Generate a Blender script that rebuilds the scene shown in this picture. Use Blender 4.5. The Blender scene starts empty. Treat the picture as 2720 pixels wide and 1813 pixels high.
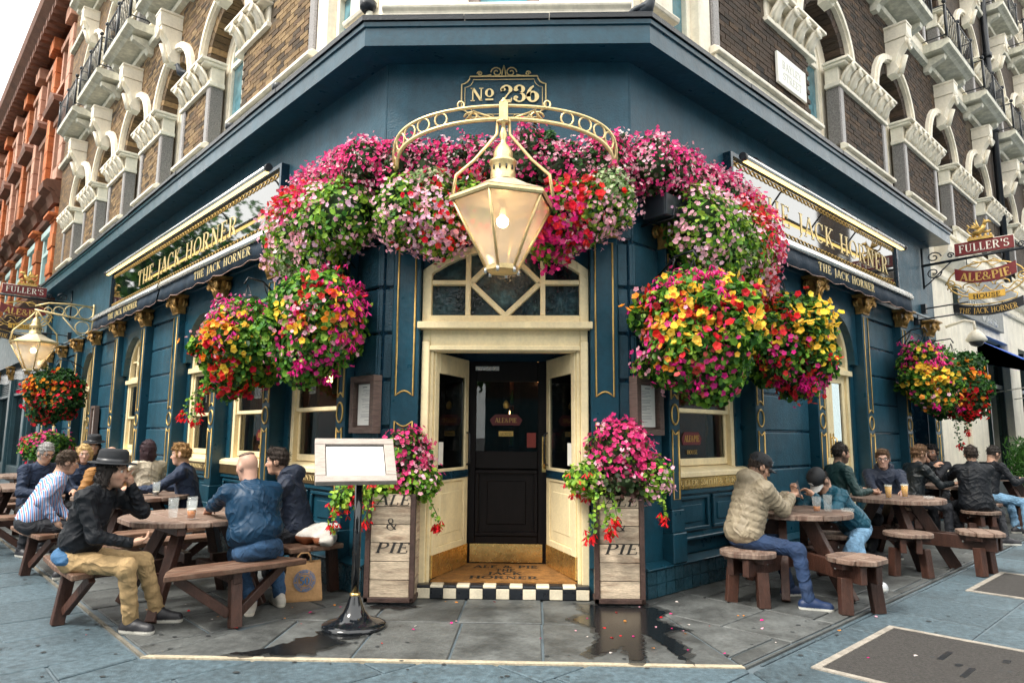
import bpy, bmesh, math, random
import numpy as np
from mathutils import Vector, Matrix
random.seed(7); RNG=np.random.default_rng(7)
sc=bpy.context.scene; COL=sc.collection
q=1/math.sqrt(2); R_=math.radians
# ---------------------------------------------------------------- camera, sky, sun, exposure
cam=bpy.data.objects.new('camera',bpy.data.cameras.new('camera')); COL.objects.link(cam); sc.camera=cam
cam.data.lens=23.85; cam.data.sensor_width=36; cam.data.clip_start=.05; cam.data.clip_end=600
_p,_y,_r=R_(7.8),R_(1.8),R_(.4)
_f=Vector((-math.sin(_y)*math.cos(_p),math.cos(_y)*math.cos(_p),math.sin(_p))); _s=Vector((math.cos(_y),math.sin(_y),0)); _u=_s.cross(_f)
_s2=_s*math.cos(_r)+_u*math.sin(_r); _u2=_u*math.cos(_r)-_s*math.sin(_r)
CAMP=Vector((.276,-6.58,1.5))
cam.matrix_world=Matrix(((_s2.x,_u2.x,-_f.x,CAMP.x),(_s2.y,_u2.y,-_f.y,CAMP.y),(_s2.z,_u2.z,-_f.z,CAMP.z),(0,0,0,1)))
W=bpy.data.worlds.new('World'); sc.world=W; W.use_nodes=True
nt=W.node_tree; nt.nodes.clear()
sky=nt.nodes.new('ShaderNodeTexSky'); sky.sky_type='NISHITA'; sky.sun_disc=False
SUN_EL,SUN_AZ=R_(52),R_(-128)       # azimuth clockwise from +Y: the light comes from the left, behind the camera
sky.sun_elevation=SUN_EL; sky.sun_rotation=SUN_AZ; sky.dust_density=4; sky.air_density=1
sk=nt.nodes.new('ShaderNodeVectorMath'); sk.operation='SCALE'; sk.inputs[3].default_value=.10
cl=nt.nodes.new('ShaderNodeMix'); cl.data_type='RGBA'; cl.inputs[0].default_value=.88      # even white cloud layer over the sky
cl.inputs[7].default_value=(1.0,.99,.94,1)
bg=nt.nodes.new('ShaderNodeBackground'); bg.inputs[1].default_value=1.0
wo=nt.nodes.new('ShaderNodeOutputWorld')
nt.links.new(sky.outputs[0],sk.inputs[0]); nt.links.new(sk.outputs[0],cl.inputs[6]); nt.links.new(cl.outputs[2],bg.inputs[0]); nt.links.new(bg.outputs[0],wo.inputs[0])
sun=bpy.data.objects.new('sun',bpy.data.lights.new('sun','SUN')); COL.objects.link(sun)
sun.data.energy=1.5; sun.data.angle=R_(14); sun.data.color=(1,.95,.86)
_d=Vector((math.sin(SUN_AZ)*math.cos(SUN_EL),math.cos(SUN_AZ)*math.cos(SUN_EL),math.sin(SUN_EL)))
sun.rotation_euler=_d.to_track_quat('Z','Y').to_euler(); sun.location=(-10,-10,20)
vs=sc.view_settings; vs.view_transform='Standard'; vs.look='None'; vs.gamma=1; vs.exposure=1.5; vs.use_curve_mapping=False
sc.cycles.max_bounces=5; sc.cycles.diffuse_bounces=3; sc.cycles.glossy_bounces=3; sc.cycles.transmission_bounces=4; sc.cycles.transparent_max_bounces=8; sc.cycles.use_denoising=True
W.cycles.sampling_method='NONE'; sc.cycles.use_adaptive_sampling=True; sc.cycles.adaptive_threshold=.025
sc.cycles.caustics_reflective=False; sc.cycles.caustics_refractive=False

# ---------------------------------------------------------------- materials
MATS={}
def mat(name,col=(.5,.5,.5),rough=.6,metal=0,var=.12,vs=6,bump=0,bs=40,attr=False,orand=0,stretch=None,emit=None,es=0,col2=None,c2s=3,c2t=.5,spec=.5,alpha=1,trans=0,coat=0,ior=1.5,streak=0,fold=0):
    if name in MATS: return MATS[name]
    m=bpy.data.materials.new(name); MATS[name]=m; m.use_nodes=True; t=m.node_tree; N=t.nodes; Lk=t.links
    b=N['Principled BSDF']; b.inputs['Roughness'].default_value=rough; b.inputs['Metallic'].default_value=metal
    b.inputs['Specular IOR Level'].default_value=spec; b.inputs['Coat Weight'].default_value=coat; b.inputs['IOR'].default_value=ior
    b.inputs['Transmission Weight'].default_value=trans; b.inputs['Alpha'].default_value=alpha
    tc=N.new('ShaderNodeTexCoord'); co=tc.outputs['Object']
    if stretch:
        mp=N.new('ShaderNodeMapping'); mp.inputs['Scale'].default_value=stretch; Lk.new(co,mp.inputs[0]); co=mp.outputs[0]
    if orand:
        oi=N.new('ShaderNodeObjectInfo'); ad=N.new('ShaderNodeVectorMath'); ad.operation='MULTIPLY_ADD'
        Lk.new(oi.outputs['Random'],ad.inputs[0]); ad.inputs[1].default_value=(37,53,71); Lk.new(co,ad.inputs[2]); co=ad.outputs[0]
    def noise(s,d=2,rg=.55):
        n=N.new('ShaderNodeTexNoise'); n.inputs['Scale'].default_value=s; n.inputs['Detail'].default_value=d; n.inputs['Roughness'].default_value=rg; Lk.new(co,n.inputs['Vector']); return n.outputs['Fac']
    if attr:
        a=N.new('ShaderNodeVertexColor'); a.layer_name='Col'; cur=a.outputs['Color']
    else:
        r=N.new('ShaderNodeRGB'); r.outputs[0].default_value=(*col,1); cur=r.outputs[0]
    if col2:
        mr=N.new('ShaderNodeMapRange'); mr.inputs[1].default_value=c2t-.12; mr.inputs[2].default_value=c2t+.12; Lk.new(noise(c2s,4,.62),mr.inputs[0])
        mx=N.new('ShaderNodeMix'); mx.data_type='RGBA'; Lk.new(mr.outputs[0],mx.inputs[0]); Lk.new(cur,mx.inputs[6]); mx.inputs[7].default_value=(*col2,1); cur=mx.outputs[2]
    def scale(fac,lo,hi):
        nonlocal cur
        mr=N.new('ShaderNodeMapRange'); mr.inputs[1].default_value=.25; mr.inputs[2].default_value=.75; mr.inputs[3].default_value=lo; mr.inputs[4].default_value=hi; Lk.new(fac,mr.inputs[0])
        v=N.new('ShaderNodeVectorMath'); v.operation='SCALE'; Lk.new(cur,v.inputs[0]); Lk.new(mr.outputs[0],v.inputs[3]); cur=v.outputs[0]
    if var: scale(noise(vs),1-var,1+var)
    if var>.05: scale(noise(vs*7.3,1),1-var*.6,1+var*.6)
    if streak:      # rain streaks: noise stretched down the wall
        mp=N.new('ShaderNodeMapping'); mp.inputs['Scale'].default_value=(5,5,.35); Lk.new(tc.outputs['Object'],mp.inputs[0])
        n=N.new('ShaderNodeTexNoise'); n.inputs['Scale'].default_value=1.6; n.inputs['Detail'].default_value=5; Lk.new(mp.outputs[0],n.inputs['Vector']); scale(n.outputs['Fac'],1-streak,1+streak*1.4)
    if orand:
        v=N.new('ShaderNodeMapRange'); v.inputs[3].default_value=1-orand; v.inputs[4].default_value=1+orand; Lk.new(oi.outputs['Random'],v.inputs[0])
        s=N.new('ShaderNodeVectorMath'); s.operation='SCALE'; Lk.new(cur,s.inputs[0]); Lk.new(v.outputs[0],s.inputs[3]); cur=s.outputs[0]
    Lk.new(cur,b.inputs['Base Color'])
    if emit: b.inputs['Emission Color'].default_value=(*emit,1); b.inputs['Emission Strength'].default_value=es
    if bump:
        bp=N.new('ShaderNodeBump'); bp.inputs['Strength'].default_value=bump; bp.inputs['Distance'].default_value=.02; Lk.new(noise(bs,2,.6),bp.inputs['Height']); Lk.new(bp.outputs[0],b.inputs['Normal'])
    if fold:        # creased cloth
        n=N.new('ShaderNodeTexNoise'); n.noise_type='RIDGED_MULTIFRACTAL'; n.inputs['Scale'].default_value=fold; n.inputs['Detail'].default_value=1.5; n.inputs['Distortion'].default_value=1.2; n.inputs['Offset'].default_value=.9; n.inputs['Gain'].default_value=2.0; Lk.new(co,n.inputs['Vector'])
        bp=N.new('ShaderNodeBump'); bp.inputs['Strength'].default_value=.6; bp.inputs['Distance'].default_value=.02; Lk.new(n.outputs['Fac'],bp.inputs['Height']); Lk.new(bp.outputs[0],b.inputs['Normal'])
    if var and rough>.15:
        mr=N.new('ShaderNodeMapRange'); mr.inputs[3].default_value=max(.02,rough-.12); mr.inputs[4].default_value=min(1,rough+.12); Lk.new(noise(vs*2.1),mr.inputs[0]); Lk.new(mr.outputs[0],b.inputs['Roughness'])
    return m
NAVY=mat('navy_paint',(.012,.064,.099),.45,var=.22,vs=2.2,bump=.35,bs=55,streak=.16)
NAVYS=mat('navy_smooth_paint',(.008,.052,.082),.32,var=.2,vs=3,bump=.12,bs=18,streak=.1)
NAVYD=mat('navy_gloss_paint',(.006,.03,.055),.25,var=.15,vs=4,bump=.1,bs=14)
GOLD=mat('gold_paint',(.62,.40,.12),.35,metal=.55,var=.25,vs=9,bump=.15,bs=40)
GILT=mat('aged_gilding',(.42,.24,.075),.42,metal=.5,var=.45,vs=14,bump=.4,bs=60)
LETT=mat('gold_letter',(.86,.68,.33),.35,metal=.25,var=.08,vs=20)
CREAM=mat('cream_paint',(.84,.70,.43),.4,var=.1,vs=5,bump=.12,bs=30,streak=.07)
STUCCO=mat('white_stucco',(.88,.81,.67),.6,var=.1,vs=3,bump=.2,bs=30,streak=.1,col2=(.66,.57,.44),c2s=1.4,c2t=.70)
STUCCO2=mat('grey_stucco',(.62,.60,.50),.65,var=.18,vs=3,bump=.2,bs=30,streak=.2)
GRANITE=mat('pink_granite',(.22,.20,.19),.35,var=.5,vs=60)
MORTAR=mat('mortar',(.10,.075,.05),.9,var=.3,vs=12,bump=.3,bs=80)
GLASSD=mat('window_glass',(.42,.50,.52),.0,var=0,trans=1,ior=1.5)
GLASSU=mat('upper_window_glass',(.10,.22,.26),.04,var=.5,vs=1.2,spec=.7)
BLACK=mat('black_iron',(.010,.013,.018),.35,var=.2,vs=12,bump=.2,bs=50)
STEEL=mat('silver_metal',(.62,.62,.60),.28,metal=.9,var=.1,vs=10)
BRASS=mat('brass',(.80,.56,.22),.25,metal=.9,var=.18,vs=9,bump=.1,bs=30)
LANT=mat('gilded_lantern_metal',(.78,.60,.30),.35,metal=.6,var=.2,vs=10,bump=.1,bs=40)
DWOOD=mat('dark_door_wood',(.007,.0045,.005),.38,spec=.25,var=.35,vs=4,stretch=(12,12,1),bump=.15,bs=30)
GROUT=mat('joint_dirt',(.045,.045,.045),.95,var=.3,vs=8,bump=.4,bs=60)
def brickmat(name,cols,attr):
    m=mat(name,(.3,.2,.1),.85,var=.25,vs=14,bump=.5,bs=70,attr=False)
    t=m.node_tree; N=t.nodes; Lk=t.links
    if attr:
        s=N.new('ShaderNodeVertexColor'); s.layer_name='Col'; src=s.outputs['Color']
    else:
        s=N.new('ShaderNodeObjectInfo'); src=s.outputs['Random']
    cr=N.new('ShaderNodeValToRGB'); Lk.new(src,cr.inputs[0]); e=cr.color_ramp.elements
    e[0].color=(*cols[0],1); e[0].position=0; e[1].color=(*cols[-1],1); e[1].position=1
    for i,c in enumerate(cols[1:-1]): k=e.new((i+1)/(len(cols)-1)); k.color=(*c,1)
    rgb=[n for n in N if n.type=='RGB'][0]
    for l in list(t.links):
        if l.from_node==rgb: to=l.to_socket; t.links.remove(l); Lk.new(cr.outputs[0],to)
    return m
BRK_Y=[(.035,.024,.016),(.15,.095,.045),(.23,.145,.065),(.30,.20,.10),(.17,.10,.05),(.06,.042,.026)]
BRK_D=[(.018,.013,.010),(.05,.033,.022),(.075,.047,.03),(.055,.035,.024),(.11,.065,.035),(.025,.018,.014)]  # darker colour ramp for the bricks of the right street front
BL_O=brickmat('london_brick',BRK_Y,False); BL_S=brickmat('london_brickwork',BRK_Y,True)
BR_O=brickmat('dark_brick',BRK_D,False); BR_S=brickmat('dark_brickwork',BRK_D,True)

# ---------------------------------------------------------------- mesh building
FW=(Vector((0,0,0)),Vector((1,0,0)),Vector((0,1,0)))
FF=(Vector((0,0,0)),Vector((1,0,0)),Vector((0,-1,0)))
FL=(Vector((-1.26,0,0)),Vector((-q,q,0)),Vector((-q,-q,0)))
FR=(Vector((1.27,0,0)),Vector((q,q,0)),Vector((q,-q,0)))
def wp(fr,a,b,c): return fr[0]+fr[1]*a+fr[2]*b+Vector((0,0,c))
class M:
    def __init__(s,fr=FW): s.fr=fr; s.v=[]; s.f=[]; s.mi=[]; s.flip=fr[1].cross(fr[2]).z<0; s.sm=[]
    def V(s,a,b,c): s.v.append(wp(s.fr,a,b,c)); return len(s.v)-1
    def Fc(s,ids,mi=0,sm=False):
        s.f.append(tuple(ids)[::-1] if s.flip else tuple(ids)); s.mi.append(mi); s.sm.append(sm); return s
    def box(s,a0,a1,b0,b1,c0,c1,mi=0):
        if a0>a1:a0,a1=a1,a0
        if b0>b1:b0,b1=b1,b0
        if c0>c1:c0,c1=c1,c0
        i=[s.V(a,b,c) for c in (c0,c1) for b in (b0,b1) for a in (a0,a1)]
        for k in ((0,2,3,1),(4,5,7,6),(0,1,5,4),(2,6,7,3),(0,4,6,2),(1,3,7,5)): s.Fc([i[j] for j in k],mi)
        return s
    def prism(s,poly,b0,b1,mi=0,sm=False):     # poly in the (a,c) plane, extruded along b
        n=len(poly); ar=sum(poly[i][0]*poly[(i+1)%n][1]-poly[(i+1)%n][0]*poly[i][1] for i in range(n))
        if ar>0: poly=poly[::-1]
        A=[s.V(p[0],b0,p[1]) for p in poly]; B=[s.V(p[0],b1,p[1]) for p in poly]
        s.Fc(A[::-1],mi); s.Fc(B,mi)
        for i in range(n): s.Fc((A[i],A[(i+1)%n],B[(i+1)%n],B[i]),mi,sm)
        return s
    def hprism(s,poly,c0,c1,mi=0):             # poly in the (a,b) plane, extruded up
        n=len(poly); ar=sum(poly[i][0]*poly[(i+1)%n][1]-poly[(i+1)%n][0]*poly[i][1] for i in range(n))
        if ar<0: poly=poly[::-1]
        A=[s.V(p[0],p[1],c0) for p in poly]; B=[s.V(p[0],p[1],c1) for p in poly]
        s.Fc(A[::-1],mi); s.Fc(B,mi)
        for i in range(n): s.Fc((A[i],A[(i+1)%n],B[(i+1)%n],B[i]),mi)
        return s
    def sweep(s,prof,a0,a1,mi=0,m0=0,m1=0):    # profile in (b,c) swept along a; m0,m1: mitre shift of a per unit b
        n=len(prof); ar=sum(prof[i][0]*prof[(i+1)%n][1]-prof[(i+1)%n][0]*prof[i][1] for i in range(n))
        if ar<0: prof=prof[::-1]
        A=[s.V(a0+m0*p[0],p[0],p[1]) for p in prof]; B=[s.V(a1+m1*p[0],p[0],p[1]) for p in prof]
        s.Fc(A[::-1],mi); s.Fc(B,mi)
        for i in range(n): s.Fc((A[i],A[(i+1)%n],B[(i+1)%n],B[i]),mi)
        return s
    def ringarc(s,ca,cc,r0,r1,b0,b1,a0=0,a1=180,n=16,mi=0,ky=1):   # arch ring in (a,c) plane
        P=[]
        for i in range(n+1):
            t=R_(a0+(a1-a0)*i/n); x,y=math.cos(t),math.sin(t)*ky
            P.append([s.V(ca+r*x,b,cc+r*y) for r,b in ((r0,b0),(r1,b0),(r1,b1),(r0,b1))])
        for i in range(n):
            for k in range(4): s.Fc((P[i][k],P[i][(k+1)%4],P[i+1][(k+1)%4],P[i+1][k])[::-1],mi)
        if abs(a1-a0)<360: s.Fc(P[0][::-1],mi); s.Fc(P[-1],mi)
        return s
    def tube(s,pts,r,n=6,mi=0,closed=False,rs=None):
        P=[Vector(p) for p in pts]; P=[wp(s.fr,*p) for p in P]; m=len(P); rings=[]; up=Vector((0,0,1)); prev=None
        for i,p in enumerate(P):
            if closed: t=P[(i+1)%m]-P[i-1]
            else: t=P[min(i+1,m-1)]-P[max(i-1,0)]
            t=t.normalized() if t.length>1e-9 else Vector((0,0,1))
            if prev is None:
                x=t.cross(up) if abs(t.z)<.95 else t.cross(Vector((1,0,0)))
            else: x=prev-t*prev.dot(t)
            x.normalize(); prev=x; y=t.cross(x); rr=rs[i] if rs else r
            b=len(s.v)
            for k in range(n):
                a=2*math.pi*k/n; s.v.append(p+x*(rr*math.cos(a))+y*(rr*math.sin(a)))
            rings.append(b)
        fl=s.flip; s.flip=False
        for i in range(m if closed else m-1):
            a,b=rings[i],rings[(i+1)%m]
            for k in range(n): s.Fc((a+k,a+(k+1)%n,b+(k+1)%n,b+k),mi,True)
        if not closed: s.Fc([rings[0]+k for k in range(n)][::-1],mi); s.Fc([rings[-1]+k for k in range(n)],mi)
        s.flip=fl; return s
    def lathe(s,prof,a=0,b=0,n=16,mi=0,sm=True,ph=0,cap=True):    # prof [(r,c)] bottom to top
        rings=[[s.V(a+r*math.cos(ph+2*math.pi*k/n),b+r*math.sin(ph+2*math.pi*k/n),c) for k in range(n)] for r,c in prof]
        for i in range(len(prof)-1):
            for k in range(n): s.Fc((rings[i][k],rings[i][(k+1)%n],rings[i+1][(k+1)%n],rings[i+1][k]),mi,sm)
        if cap: s.Fc(rings[0][::-1],mi); s.Fc(rings[-1],mi)
        return s
    def ball(s,a,b,c,r,mi=0,n=8,m=5,sc_=(1,1,1)):
        return s.lathe0([(r*math.sin(math.pi*i/m)*1,c-r*sc_[2]*math.cos(math.pi*i/m)) for i in range(m+1)],a,b,n,mi,sc_)
    def lathe0(s,prof,a,b,n,mi,sc_):
        rings=[[s.V(a+max(r,1e-4)*sc_[0]*math.cos(2*math.pi*k/n),b+max(r,1e-4)*sc_[1]*math.sin(2*math.pi*k/n),c) for k in range(n)] for r,c in prof]
        for i in range(len(prof)-1):
            for k in range(n): s.Fc((rings[i][k],rings[i][(k+1)%n],rings[i+1][(k+1)%n],rings[i+1][k]),mi,True)
        return s
    def mesh(s,name,mats):
        me=bpy.data.meshes.new(name); me.from_pydata([tuple(v) for v in s.v],[],s.f)
        for m in (mats if isinstance(mats,(list,tuple)) else [mats]): me.materials.append(m)
        me.polygons.foreach_set('material_index',s.mi); me.polygons.foreach_set('use_smooth',s.sm); me.update(); return me
    def build(s,name,mats,parent=None,bevel=0,loc=None,**tags):
        o=bpy.data.objects.new(name,s.mesh(name,mats)); COL.objects.link(o); o.parent=parent
        if loc: o.location=loc
        if bevel:
            b=o.modifiers.new('b','BEVEL'); b.width=bevel; b.segments=1; b.limit_method='ANGLE'; b.angle_limit=R_(40); b.harden_normals=False
        for k,v in tags.items(): o[k]=v
        return o
def thing(name,label,cat,loc=(0,0,0),rz=0,group=None):
    o=bpy.data.objects.new(name,None); COL.objects.link(o); o.location=loc; o.rotation_euler=(0,0,rz); o.empty_display_size=.1
    o['label']=label; o['category']=cat
    if group: o['group']=group
    return o
def tag(o,label,cat,group=None):
    o['label']=label; o['category']=cat
    if group: o['group']=group
    return o
KIDS={}
def kids(o):
    return [c for c in bpy.data.objects if c.parent==o]
def copy_tree(o,parent=None):
    c=o.copy(); COL.objects.link(c); c.parent=parent
    for ch in kids(o): copy_tree(ch,c)
    return c
def inst(src,name,parent,loc=None,rot=None,scale=None):
    o=bpy.data.objects.new(name,src); COL.objects.link(o); o.parent=parent
    if loc is not None: o.location=loc
    if rot is not None: o.rotation_euler=rot
    if scale is not None: o.scale=scale
    return o
# ---- lettering: a small serif stroke alphabet.  l x0 y0 x1 y1 w | a cx cy rx ry a0 a1 w | serifs are short bars
GL={'A':(.74,'l .06 0 .36 1 .05;l .36 1 .68 0 .12;l .18 .34 .56 .34 .05;l -.02 .02 .17 .02 .04;l .54 .02 .78 .02 .04'),
'B':(.66,'l .14 0 .14 1 .12;a .3 .74 .24 .24 -90 90 .1;a .3 .26 .28 .24 -90 90 .1;l .08 .98 .3 .98 .05;l .14 .5 .3 .5 .05;l .02 .02 .3 .02 .05'),
'C':(.7,'a .38 .5 .34 .48 50 310 .1;l .62 .7 .62 .98 .04'),
'D':(.76,'l .14 0 .14 1 .12;a .3 .5 .36 .47 -90 90 .1;l .02 .98 .32 .98 .05;l .02 .02 .32 .02 .05'),
'E':(.62,'l .14 0 .14 1 .12;l .02 .98 .54 .98 .05;l .14 .52 .42 .52 .05;l .02 .02 .56 .02 .05;l .54 .78 .54 1 .04;l .56 0 .56 .24 .04;l .42 .42 .42 .62 .03'),
'F':(.58,'l .14 0 .14 1 .12;l .02 .98 .54 .98 .05;l .14 .52 .42 .52 .05;l .02 .02 .27 .02 .04;l .53 .78 .53 1 .04;l .42 .42 .42 .62 .03'),
'G':(.74,'a .38 .5 .34 .48 50 310 .1;l .62 .7 .62 .98 .04;l .62 .06 .62 .42 .1;l .5 .42 .74 .42 .04'),
'H':(.8,'l .15 0 .15 1 .12;l .64 0 .64 1 .12;l .15 .52 .64 .52 .05;l .02 .02 .28 .02 .04;l .02 .98 .28 .98 .04;l .51 .02 .77 .02 .04;l .51 .98 .77 .98 .04'),
'I':(.34,'l .17 0 .17 1 .12;l .03 .02 .31 .02 .04;l .03 .98 .31 .98 .04'),
'J':(.4,'l .25 .05 .25 1 .12;a .1 .02 .15 .18 -90 0 .07;l .11 .98 .39 .98 .04'),
'K':(.76,'l .15 0 .15 1 .12;l .18 .45 .6 .98 .05;l .3 .58 .66 0 .12;l .02 .02 .28 .02 .04;l .02 .98 .28 .98 .04;l .46 .98 .74 .98 .04;l .54 .02 .78 .02 .04'),
'L':(.58,'l .14 0 .14 1 .12;l .02 .98 .27 .98 .04;l .02 .02 .54 .02 .05;l .53 0 .53 .26 .04'),
'M':(.92,'l .12 0 .14 1 .05;l .14 1 .45 .05 .11;l .45 .05 .76 1 .05;l .76 0 .76 1 .12;l .0 .02 .24 .02 .04;l .62 .02 .9 .02 .04;l .02 .98 .16 .98 .04;l .74 .98 .9 .98 .04'),
'N':(.8,'l .13 0 .13 1 .05;l .13 1 .65 .02 .12;l .65 0 .65 1 .05;l .0 .02 .26 .02 .04;l 0 .98 .16 .98 .04;l .52 .98 .78 .98 .04'),
'O':(.8,'a .4 .5 .35 .47 0 360 .1'),'P':(.62,'l .14 0 .14 1 .12;a .3 .72 .26 .26 -90 90 .1;l .02 .98 .3 .98 .05;l .14 .46 .3 .46 .05;l .02 .02 .27 .02 .04'),
'R':(.74,'l .14 0 .14 1 .12;a .3 .74 .25 .24 -90 90 .1;l .02 .98 .3 .98 .05;l .14 .5 .34 .5 .05;l .34 .5 .62 0 .12;l .02 .02 .27 .02 .04;l .56 .02 .74 .02 .04'),
'S':(.56,'a .28 .73 .2 .23 20 270 .09;a .28 .27 .22 .25 -160 90 .09;l .46 .74 .46 .97 .04;l .06 .03 .06 .28 .04'),
'T':(.68,'l .34 0 .34 1 .12;l .04 .98 .64 .98 .05;l .05 .76 .05 1 .04;l .63 .76 .63 1 .04;l .2 .02 .48 .02 .04'),
'U':(.78,'l .15 .3 .15 1 .12;a .38 .3 .23 .28 180 360 .08;l .61 .3 .61 1 .05;l .02 .98 .28 .98 .04;l .49 .98 .73 .98 .04'),
'W':(1.0,'l .08 1 .28 0 .12;l .28 0 .48 .95 .05;l .46 1 .68 0 .12;l .68 0 .9 1 .05;l -.02 .98 .2 .98 .04;l .78 .98 1 .98 .04'),
'Y':(.74,'l .1 1 .37 .45 .12;l .37 .45 .64 1 .05;l .37 0 .37 .46 .12;l .0 .98 .22 .98 .04;l .52 .98 .74 .98 .04;l .23 .02 .51 .02 .04'),
'&':(.82,'a .32 .76 .16 .2 0 360 .07;l .22 .62 .68 .02 .11;a .34 .26 .28 .26 60 330 .08;l .58 .14 .74 .5 .05'),"'":(.2,'l .1 .7 .1 1 .09'),
'2':(.6,'a .29 .74 .22 .24 -40 200 .11;l .46 .6 .08 .06 .06;l .06 .06 .54 .06 .12;l .54 .04 .56 .24 .04;a .14 .74 .05 .06 0 360 .08'),
'3':(.58,'a .28 .76 .2 .22 -90 170 .11;a .28 .28 .24 .26 -170 90 .11;a .1 .72 .05 .06 0 360 .08;a .1 .28 .05 .06 0 360 .08'),
'6':(.6,'a .3 .31 .22 .29 0 360 .13;a .52 .42 .44 .56 112 192 .11'),
'5':(.6,'l .14 .5 .14 .98 .09;l .1 .94 .5 .94 .11;a .27 .3 .23 .27 -150 110 .11'),'0':(.62,'a .31 .5 .24 .46 0 360 .11'),
'o':(.56,'a .28 .62 .2 .3 0 360 .1;l .04 .1 .52 .1 .08'),' ':(.36,'')}
def text_polys(txt,h=1,track=.08,shear=0,bold=1,sans=False):
    X=0; out=[]
    for ch in txt:
        w,st=GL[ch]
        for k in st.split(';'):
            if not k: continue
            p=k.split(); n=[float(z) for z in p[1:]]
            if p[0]=='l':
                x0,y0,x1,y1,t=n; 
                if sans and t<.045: continue
                if sans: t=.1
                t*=bold; dx,dy=x1-x0,y1-y0; L=math.hypot(dx,dy); px,py=-dy/L*t/2,dx/L*t/2
                if abs(dx)>.15 and abs(dy)>.2: px,py=t/2*1.06,0   # slanted strokes end level
                out.append([(X+x0+px,y0+py),(X+x0-px,y0-py),(X+x1-px,y1-py),(X+x1+px,y1+py)])
            else:
                cx,cy,rx,ry,a0,a1,t=n; t*=bold; m=max(4,int(abs(a1-a0)/24)); pr=None
                for i in range(m+1):
                    a=R_(a0+(a1-a0)*i/m); c,s=math.cos(a),math.sin(a); tt=t*(.45+.75*abs(c)) if not sans else t
                    cur=((X+cx+(rx+tt/2*1)*c,cy+(ry+t*.25)*s),(X+cx+(rx-tt/2)*c,cy+(ry-t*.25)*s))
                    if pr: out.append([pr[0],pr[1],cur[1],cur[0]])
                    pr=cur
        X+=w+track
    X-=track
    return [[((x+y*shear)*h,y*h) for x,y in p] for p in out],X*h
def text(name,txt,org,right,up,h,m,parent,width=None,center=True,depth=.006,track=.08,shear=0,bold=1,bend=0,sans=False):
    """raised lettering lying in the plane of the unit vectors right and up, around org"""
    P,w=text_polys(txt,h,track,shear,bold,sans); k=width/w if width else 1; right=Vector(right); up=Vector(up); nrm=right.cross(up); org=Vector(org); b=M()
    W2=w*k
    for p in P:
        pts=[]
        for x,y in p:
            x=x*k-(W2/2 if center else 0)
            if bend:
                R=bend; a=x/R; x,y=(R-y)*math.sin(a),R-(R-y)*math.cos(a)
            pts.append((x,y))
        ar=sum(pts[i][0]*pts[(i+1)%4][1]-pts[(i+1)%4][0]*pts[i][1] for i in range(4))
        if ar<0: pts=pts[::-1]
        i0=len(b.v); b.v+= [org+right*x+up*y+nrm*depth for x,y in pts]; b.v+=[org+right*x+up*y-nrm*.002 for x,y in pts]
        b.Fc((i0,i0+1,i0+2,i0+3))
        for j in range(4): b.Fc((i0+j,i0+4+j,i0+4+(j+1)%4,i0+(j+1)%4))
    o=b.build(name,m,parent)
    if len(txt)>1: o['kind']='stuff'
    return o
# ---------------------------------------------------------------- ground
def inview(p,mg=.08):
    d=Vector(p)-CAMP; z=d.dot(_f)
    if z<.3: return False
    return abs(d.dot(_s2)/z)<.7547*(1+mg) and abs(d.dot(_u2)/z)<.503*(1+mg)
def clip(poly,planes):           # planes (nx,ny,d): keep nx*x+ny*y<=d
    for nx,ny,d in planes:
        out=[]
        for i in range(len(poly)):
            a,b=poly[i],poly[(i+1)%len(poly)]; da=nx*a[0]+ny*a[1]-d; db=nx*b[0]+ny*b[1]-d
            if da<=0: out.append(a)
            if da*db<0: t=da/(da-db); out.append((a[0]+(b[0]-a[0])*t,a[1]+(b[1]-a[1])*t))
        poly=out
        if len(poly)<3: return []
    return poly
def area(p): return abs(sum(p[i][0]*p[(i+1)%len(p)][1]-p[(i+1)%len(p)][0]*p[i][1] for i in range(len(p))))/2
def inset(poly,g):
    n=len(poly); ar=sum(poly[i][0]*poly[(i+1)%n][1]-poly[(i+1)%n][0]*poly[i][1] for i in range(n))
    if ar<0: poly=poly[::-1]
    pl=[]
    for i in range(n):
        a,b=poly[i],poly[(i+1)%n]; dx,dy=b[0]-a[0],b[1]-a[1]; L=math.hypot(dx,dy)
        if L<1e-4: continue
        nx,ny=dy/L,-dx/L; pl.append((nx,ny,nx*a[0]+ny*a[1]-g))
    return clip(poly,pl)
SLAB=mat('paving_slab',(.072,.108,.130),.58,var=.42,vs=22,bump=.3,bs=110,orand=.13,col2=(.04,.058,.068),c2s=1.1,c2t=.60)
APRON=mat('york_stone_slab',(.094,.100,.098),.55,var=.34,vs=4,bump=.3,bs=60,orand=.16,col2=(.035,.037,.036),c2s=2.2,c2t=.58)
PAVE=mat('far_paving',(.105,.137,.158),.65,var=.25,vs=.8,bump=.3,bs=50,col2=(.06,.085,.1),c2s=.5,c2t=.6)
EDGE=mat('pale_stone_edging',(.42,.36,.26),.7,var=.3,vs=6,bump=.3,bs=50)
EDGE2=mat('worn_stone_edging',(.17,.155,.125),.7,var=.3,vs=6,bump=.3,bs=50)
b=M(); b.hprism([(-260,-260),(260,-260),(260,260),(-260,260)],-.3,-.05); ground=b.build('ground',GROUT); ground['kind']='structure'
b=M(); b.hprism([(-60,-30),(60,-30),(60,60),(-60,60)],-.049,-.014); pavement=b.build('pavement',PAVE); pavement['kind']='structure'; 
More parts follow.
